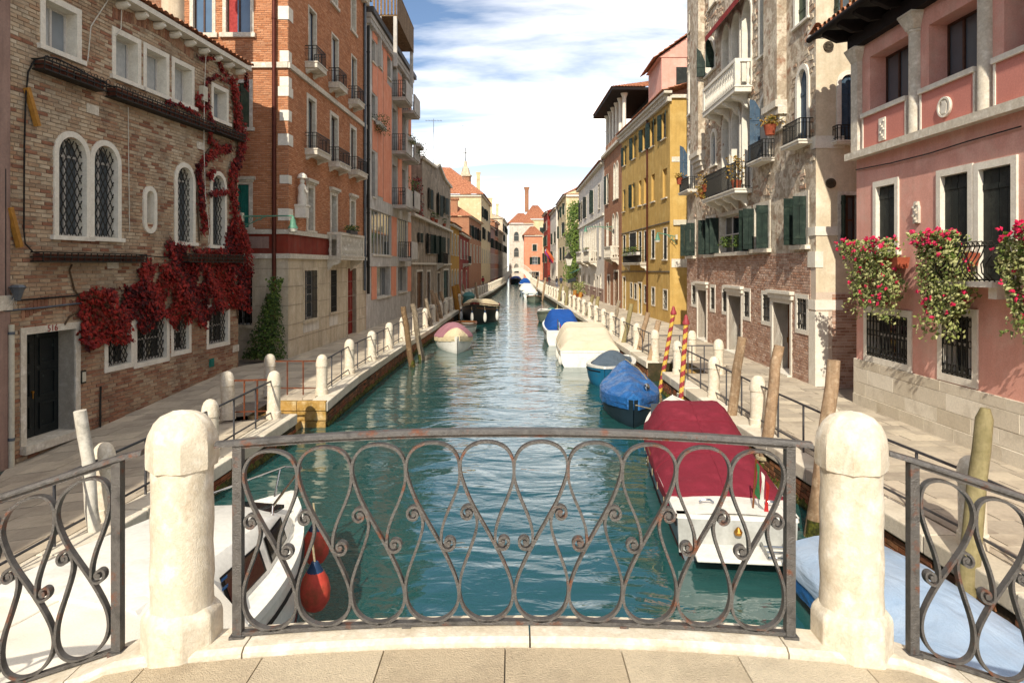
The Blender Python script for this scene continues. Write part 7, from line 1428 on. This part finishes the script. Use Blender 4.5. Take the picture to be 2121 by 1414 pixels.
# ---- white cabin cruiser by the bridge
HD = 12.5; bx, by_ = -2.9, 9.05; Lc = 7.2
b = Boat('cabin_cruiser', 'white cabin cruiser under a cream tarpaulin moored by the bridge', (bx - math.sin(R(HD)) * Lc / 2, by_ - math.cos(R(HD)) * Lc / 2), HD, Lc, 2.45, .85, .22, .92, bowp=2.3, full=.55); CRU = b
b.hull('gel_white', 'antifoul'); b.rim('gel_white', .1, .05, n=48); b.deck('gel_white', .5, 1, .0, crown=.05)
def house_row(t, w_, zt, dz_=0): bb = b.b(t) * w_; return [(bb, b.y(t), b.z(t)), (bb * .86, b.y(t), b.z(t) + zt * .75), (bb * .74, b.y(t), b.z(t) + zt), (0, b.y(t), b.z(t) + zt + .05), (-bb * .74, b.y(t), b.z(t) + zt), (-bb * .86, b.y(t), b.z(t) + zt * .75), (-bb, b.y(t), b.z(t))]
mb = MB(); rows = [house_row(t, .8, z_) for t, z_ in ((.5, .5), (.55, .5), (.62, .48), (.74, .42), (.82, .34), (.9, .06))]; mb.grid(rows); mb.add(rows[0], [tuple(range(7))]); mb.flip(); b.part(mb, 'cabin', 'gel_white', smooth=True)
def side_win(ta, tb, nm):
    mb = MB(); q = []
    for t, f in ((ta, .18), (tb, .18), (tb, .72), (ta, .72)):
        zt = .5 - max(0, t - .5) * .35; bb = b.b(t) * .8; k = f / .75; q.append((bb * (1 - .14 * k) + .012, b.y(t), b.z(t) + zt * f))
    c = [sum(p[i] for p in q) / 4 for i in range(3)]; g = [tuple(c[i] + (p[i] - c[i]) * 1.14 for i in range(3)) for p in q]; g = [(x - .004, y, z) for x, y, z in g]
    mb.quad(*g); W = b.part(mb, 'window', 'cable_black'); mb = MB(); mb.quad(*[(x + .004, y, z) for x, y, z in q]); o = mb.build('pane', 'pane_brown', W)
glass('pane_brown', (.05, .032, .018), .1); side_win(.63, .72, 'w'); side_win(.75, .82, 'w')
for z_, h in ((.12, .02), (.3, .03), (.38, .03)): mb = MB(); mb.grid([[(b.b(t) * .8 - z_ * .1 + .02, b.y(t), b.z(t) + z_ + q) for t in (.605, .612, .618)] for q in (0, h)]); b.part(mb, 'stripe', 'tarp_blue')
mb = MB(); mb.tube([(.55, b.y(.8), b.z(.8) + .05), (.5, b.y(.82), b.z(.8) + .42), (.12, b.y(1.0), b.z(1) + .36), (-.12, b.y(1.0), b.z(1) + .36), (-.5, b.y(.82), b.z(.8) + .42), (-.55, b.y(.8), b.z(.8) + .05)], .016, 8); [mb.tube([(sx, b.y(.97), b.z(1) + .03), (sx * .9, b.y(.985), b.z(1) + .36)], .014, 6) for sx in (.14, -.14)]; b.part(mb, 'bow_rail', 'chrome', smooth=True)
mb = MB(); mb.box(-.3, .3, b.y(.84), b.y(.9), b.z(.87) + .16, b.z(.87) + .2); b.part(mb, 'hatch', 'pane_dark'); b.cover('tarp_white', -.02, .6, lambda t: .6 + .1 * math.sin(t * 9), .45, .2, ex=.05, wob=.03, sag=.02, name='tarpaulin', seams=(.3, .6))
def bw(x, t, z): a = R(-HD); yy = b.y(t); return (b.o.location.x + x * math.cos(a) - yy * math.sin(a), b.o.location.y + x * math.sin(a) + yy * math.cos(a), z)
fender(bw(b.b(.94) + .2, .945, .62), 'fender_red', .5, .165, 'faded red ball fender with blue collar at the bow of the cabin cruiser'); fender(bw(b.b(.83) + .17, .83, .5), 'fender_red', .52, .17, 'scuffed orange ball fender hanging on the side of the cabin cruiser')
# ---- blue tarpaulin boat beneath the right pillar
b = Boat('tarpaulin_boat', 'low boat under a sky blue tarpaulin moored by the brick quay wall', (4.25, 5.6), 178, 6.2, 1.6, .45, .15, .8, bowp=2.4); b.hull('gel_white'); b.cover('tarp_sky', -.01, .98, lambda t: .2 + .12 * math.sin(t * 7), .3, .12, wob=.02, sag=.03, ex=.04); b.cover('tarp_blue', .0, .97, lambda t: .05, .3, .3, wob=.01, ex=.03, name='under_cover')
# ================================================================ MOORING POLES
def pole(p0, p1, r0, r1, mat, lab, name='mooring_pole', tip=.0, group=None, cap=None):
    P, Q = Vector(p0), Vector(p1); o = empty(name, (P.x, P.y, 0)); tag(o, lab, 'mooring pole', group); d = Q - P; n = 9
    path = []; rr = []
    for k in range(n + 1): t = k / n; q = P + d * t - Vector((P.x, P.y, 0)); path.append((q.x + jit(.022), q.y + jit(.022), q.z)); rr.append(r0 + (r1 - r0) * t)
    if tip: path.append(tuple(Vector(path[-1]) + d.normalized() * tip)); rr.append(r1 * .55)
    MB().tube(path, rr, 12).build('shaft', mat, o, smooth=True)
    mb = MB(); q = P + d * (1.3 / max(.1, d.z)) * 1 - Vector((P.x, P.y, 0)) if d.z > 1.3 else Vector((0, 0, 0)); k0 = max(0, -P.z) / d.z
    a = Vector(path[0]) + d * max(0, (k0 - .02)); bq = Vector(path[0]) + d * (k0 + .25 / d.z); mb.tube([tuple(a), tuple(bq)], [r0 * 1.03, r0 * 1.015], 12); mb.build('weed_band', 'weed', o)
    return o
def ppx(top, bot, Y, r0, r1, mat, lab, **k):
    """pole whose foot stands in the water at depth Y, leaning as seen"""
    xb, yb = bot; B0 = AT(xb, yb, Y); T = AT(top[0], top[1], Y); d = Vector(T) - Vector(B0); f = (-.9 - B0[2]) / d.z; return pole(tuple(Vector(B0) + d * f), T, r0, r1, mat, lab, **k)
wy = lambda py: FPX * CZ / (py - HY)
ppx((165, 850), (192, 1060), 9.3, .085, .08, 'paint_pole_white', 'flaking white mooring pole beside the cabin cruiser'); ppx((2040, 866), (1994, 1290), 7.8, .125, .09, 'timber_khaki', 'khaki mooring pole beside the brick quay wall by the blue tarpaulin boat', tip=.12)
ppx((1729, 746), (1682, 1108), 10.35, .13, .095, 'timber_tan', 'bare tan mooring pole nearest the stern of the crimson covered boat'); ppx((1612, 716), (1584, 960), 13.35, .12, .1, 'timber_tan', 'bare tan mooring pole with a rope ring beside the crimson covered boat'); ppx((1536, 698), (1508, 905), 15.6, .12, .1, 'timber_tan', 'bare tan mooring pole off the bow of the crimson covered boat')
def striped(top, bot, Y, r, lab):
    B0 = Vector(AT(*bot, Y)); T = Vector(AT(*top, Y)); d = T - B0; P = B0 + d * ((-.9 - B0.z) / d.z); o = empty('striped_pole', (P.x, P.y, 0)); tag(o, lab, 'mooring pole', None); d = T - P; n = 90; ns = 16; rows = []
    mb = MB(); u = Vector((0, 1, 0)); a = d.cross(u).normalized(); c = a.cross(d).normalized(); vs = []; fs = []
    for i in range(n + 1):
        q = P + d * i / n - Vector((P.x, P.y, 0)); vs += [tuple(q + (a * math.cos(6.28318 * k / ns) + c * math.sin(6.28318 * k / ns)) * r * (1 - .1 * i / n)) for k in range(ns)]
    mb.v = vs
    for i in range(n):
        for k in range(ns): mb.f.append([i * ns + k, i * ns + (k + 1) % ns, (i + 1) * ns + (k + 1) % ns, (i + 1) * ns + k]); mb.m.append(1 if (i * 1.0 / 8 + k / ns) % 1 < .45 else 0); mb.t.append(.5)
    mb.build('shaft', ['paint_yellow', 'paint_red'], o, smooth=True); mb = MB(); e = tuple(T - Vector((P.x, P.y, 0))); mb.lathe([(r * 1.35, -.05), (r * 1.35, .02), (r * .8, .1), (r * .7, .16), (r * .3, .22)], 12, c=e); mb.build('finial', 'paint_red', o, smooth=True)
striped((1421, 668), (1409, 850), 19.2, .075, 'yellow and red striped mooring pole closer to the crimson covered boat'); striped((1395, 648), (1368, 805), 22.2, .075, 'yellow and red striped mooring pole standing by the landing steps')
RP = [((1341, 647), (1316, 760), 'timber_tan', 'tan mooring pole by the blue tarpaulin dinghy'), ((1365, 664), (1338, 785), 'timber_tan', 'tan mooring pole between the teal rowing boat and the steps'), ((1309, 629), (1285, 742), 'timber_khaki', 'mossy mooring pole against the quay by the cream canopy boat'), ((1283, 622), (1263, 706), 'timber_pale', 'grey mooring pole beyond the cream canopy boat')]
for t_, b_, m, lab in RP: ppx(t_, b_, wy(b_[1]), .11, .1, m, lab)
far_r = [((1239, 614), (1229, 679), 'timber_khaki'), ((1228, 611), (1212, 674), 'timber_khaki'), ((1176, 594), (1170, 649), 'timber_khaki'), ((1163, 588), (1155, 639), 'timber_khaki'), ((1172, 592), (1163, 640), 'timber_khaki'), ((1130, 575), (1123, 623), 'timber_tan'), ((1115, 573), (1111, 605), 'timber_tan'), ((1109, 565), (1105, 590), 'timber_pale'), ((1104, 566), (1101, 588), 'timber_tan')]
for t_, b_, m in far_r: ppx(t_, b_, wy(b_[1]), .14, .12, m, 'weathered mooring pole off the quay of the pink house beyond the blue canopy boat', group='far mooring poles off the pink house quay')
for t_, b_ in (((1203, 605), (1195, 652)), ((1191, 601), (1184, 650))): ppx(t_, b_, wy(b_[1]), .16, .15, 'timber_orange', 'orange painted mooring pole beside the open grey green boat', group='orange mooring poles')
LP = [((835, 635), (853, 759), 'timber', 'brown mooring pole off the creeper house quay, first past the landing steps'), ((855, 629), (874, 745), 'timber_pale', 'grey mooring pole off the creeper house quay, second past the landing steps'), ((882, 618), (898, 701), 'timber_pale', 'thin grey mooring pole with green rope beside the pink covered dinghy'), ((894, 601), (910, 689), 'timber_tan', 'pinkish mooring pole beside the pink covered dinghy'), ((902, 607), (920, 683), 'timber_tan', 'tan mooring pole between the pink dinghy and the wooden rowing boat'), ((912, 604), (934, 668), 'timber_tan', 'tan mooring pole by the wooden rowing boat')]
for t_, b_, m, lab in LP: ppx(t_, b_, wy(b_[1]), .13, .11, m, lab)
for t_, b_ in (((940, 592), (950, 660)), ((946, 589), (959, 648))): ppx(t_, b_, wy(b_[1]), .22, .2, 'timber_orange', 'thick orange yellow mooring pole beside the black hulled boat', group='orange poles by the black boat')
for t_, b_ in (((958, 589), (967, 628)), ((985, 585), (991, 635))): ppx(t_, b_, wy(b_[1]), .14, .12, 'timber_tan', 'slim tan mooring pole beyond the black hulled boat', group='slim poles past the black boat')
# ropes
tag(MB().tube([(2.98, 16.4, .75), (3.6, 17.0, .5), (4.2, 16.2, .6), (4.75, 15.6, .9)], .015, 6).build('mooring_rope', 'rope'), 'slack mooring rope from the crimson covered boat to the tan pole', 'rope'); tag(MB().tube([Vector(AT(1584, 950, 13.35)) + Vector((.16 * math.cos(t), .16 * math.sin(t), .02 * t / 6)) for t in [k * .5 for k in range(40)]], .018, 6).build('rope_coil', 'rope'), 'rope ring wound round the tan pole by the crimson boat', 'rope')
# ================================================================ PEOPLE, FLAGS, AERIALS, SMALL THINGS
def person(p, lab, top, legs, hair, h=1.75, face=0, stride=.14, rough=0):
    o = empty('person', p, face); tag(o, lab, 'person', None); s = h / 1.75
    V = [(0, 0, .95), (0, 0, 1.15), (0, 0, 1.38), (0, .01, 1.5), (0, .02, 1.62), (0, .02, 1.72), (.17, 0, 1.42), (.24, -.03, 1.15), (.23, .06, .9), (-.17, 0, 1.42), (-.24, .05, 1.15), (-.23, .12, .92), (.1, 0, .88), (.11, stride, .5), (.11, stride * .8, .08), (.11, stride * .8 + .14, .03), (-.1, 0, .88), (-.11, -stride * .4, .5), (-.11, -stride * 1.4, .1), (-.11, -stride * 1.4 + .14, .03)]
    E = [(0, 1), (1, 2), (2, 3), (3, 4), (4, 5), (2, 6), (6, 7), (7, 8), (2, 9), (9, 10), (10, 11), (0, 12), (12, 13), (13, 14), (14, 15), (0, 16), (16, 17), (17, 18), (18, 19)]
    Rr = [.15, .15, .17, .06, .1, .08, .075, .06, .045, .075, .06, .045, .1, .075, .05, .04, .1, .075, .05, .04]
    me = bpy.data.meshes.new('body'); me.from_pydata([tuple(c * s for c in v) for v in V], E, []); bo = bpy.data.objects.new('body', me); COL.objects.link(bo); bo.parent = o
    bo.modifiers.new('skin', 'SKIN')
    for i, r in enumerate(Rr): me.skin_vertices[0].data[i].radius = (r * s, r * s * .8); me.skin_vertices[0].data[i].use_root = (i == 0)
    sb = bo.modifiers.new('sub', 'SUBSURF'); sb.levels = 1; sb.render_levels = 1
    m = bpy.data.materials.new('clothes'); m.use_nodes = True; N = m.node_tree.nodes; L = m.node_tree.links; tc = N.new('ShaderNodeTexCoord'); sx = N.new('ShaderNodeSeparateXYZ'); L.new(tc.outputs['Object'], sx.inputs[0]); dv = N.new('ShaderNodeMath'); dv.operation = 'DIVIDE'; L.new(sx.outputs[2], dv.inputs[0]); dv.inputs[1].default_value = h
    r = N.new('ShaderNodeValToRGB'); r.color_ramp.interpolation = 'CONSTANT'; e = r.color_ramp.elements; e[0].color = lin('1a1614'); e[0].position = 0; e[1].position = .045; e[1].color = lin(legs)
    for ps, c in ((.53, top), (.855, 'b98a70')): q = e.new(ps); q.color = lin(c)
    L.new(dv.outputs[0], r.inputs[0]); L.new(r.outputs[0], N['Principled BSDF'].inputs['Base Color']); N['Principled BSDF'].inputs['Roughness'].default_value = .85; me.materials.append(m)
    mk('hair' + hair, [hair, hair], 4, .7, .1, 30); mb = MB(); mb.lathe([(.06, 1.56), (.115, 1.62), (.12, 1.7), (.09, 1.78), (.03, 1.81)], 12, c=(0, -.015, 0)); ho = mb.build('hair', 'hair' + hair, o, smooth=True); ho.scale = (s, s, s)
person((6.15, 113, ZQ), 'person in a black jacket walking along the far quay by the railing', '17181c', '3a3f4a', '2a211b', 1.78); person((6.95, 106, ZQ), 'long haired person in dark top and blue jeans walking beside a companion', '1a1a1e', '2c4468', '1f1813', 1.66); person((7.65, 106.5, ZQ), 'person in a navy jacket and dark trousers walking beside the long haired person', '232d47', '20242e', '3a2e26', 1.78); person((-4.6, 108, .7), 'person in a red coat on the far quay of the creeper house side', 'a01f28', '2a2a30', '2a211b', 1.7)
for k, (cols, yy, lab) in enumerate(((('flag_orange', 'flag_orange', 'flag_red'), 131, 'faded orange and red banner hung from the worn pale house'), (('flag_blue', 'flag_blue', 'flag_blue'), 133.5, 'blue flag hung beside the orange banner'), (('flag_green', 'flag_white', 'flag_red'), 136, 'green white and red flag hung past the blue flag'))):
    o = empty('wall_flag', (8.2, yy, 5.2)); o.scale = (.72, .72, .72); tag(o, lab, 'flag'); MB().tube([(0, 0, 0), (-2.4, -.4, 3.6)], .05, 6).build('staff', 'varnish', o)
    for j, c in enumerate(cols):
        mb = MB(); mb.grid([[(-2.3 + 2.0 * f + .1 * math.sin(g * 5), -.4 + .3 * f + .15 * math.sin(f * 6 + g * 3), 3.5 - 3.0 * f - 1.5 * (g)) for f in [x / 6 for x in range(7)]] for g in ((j) / 3, (j + .5) / 3, (j + 1) / 3)]); mb.build('stripe', c, o)
def aerial(p, h, lab, n=6):
    o = empty('roof_aerial', p); tag(o, lab, 'aerial'); MB().tube([(0, 0, -.5), (0, 0, h)], .035, 5).build('mast', 'zinc', o); mb = MB(); mb.tube([(-.9, 0, h - .2), (.9, 0, h - .2)], .022, 4); [mb.tube([(x, -.35, h - .2), (x, .35, h - .2)], .018, 4) for x in [-.8 + 1.6 * k / (n - 1) for k in range(n)]]; mb.build('antenna', 'zinc', o)
aerial((-9.2, 128, 20), 10.5, 'tall thin roof aerial beside the bell turret'); aerial((-12.4, 135, 21), 6, 'roof aerial on the cream house behind the gabled house'); aerial((9.0, 64, 13.6), 4.6, 'roof aerial on the white house at the loggia'); aerial((10, 72, 14.2), 4.2, 'roof aerial over the middle of the white house'); aerial((-8.5, 74, 14), 6, 'roof aerial above the pediment of the gabled house')
for k, (x, y) in enumerate(((7.3, 74, ), (7.4, 76.2))): shrub((x, y, ZQ), 'bushy grey green plant in a large terracotta pot before the white house', 'potted_tree', 320, .75, .75, 1.3, 'leaf_variegated', .16)['group'] = 'potted bushes before the white house'
o = empty('easel_sign', (7.0, 80, ZQ)); tag(o, 'dark easel board standing on the quay before the white house', 'sign board'); MB().tube([(0, 0, 0), (0, 0, 1.5)], .04, 6).build('post', 'iron', o); mb = MB(); mb.hexa([(-.5, -.1, 1.3), (.5, -.1, 1.6), (.5, .3, 2.0), (-.5, .3, 1.7)], [(-.5, -.13, 1.34), (.5, -.13, 1.64), (.5, .27, 2.04), (-.5, .27, 1.74)]); mb.build('board', 'shutter_dark', o)
mb = MB(); o = empty('shop_awning', (8.2, 86, 3.2)); tag(o, 'faded green awning over a doorway at the ivy', 'awning'); mb.hexa([(.4, -1, .5), (.4, 1, .5), (-.9, 1, -.1), (-.9, -1, -.1)], [(.4, -1, .56), (.4, 1, .56), (-.9, 1, -.05), (-.9, -1, -.05)]); mb.build('canvas', 'awning_green', o)
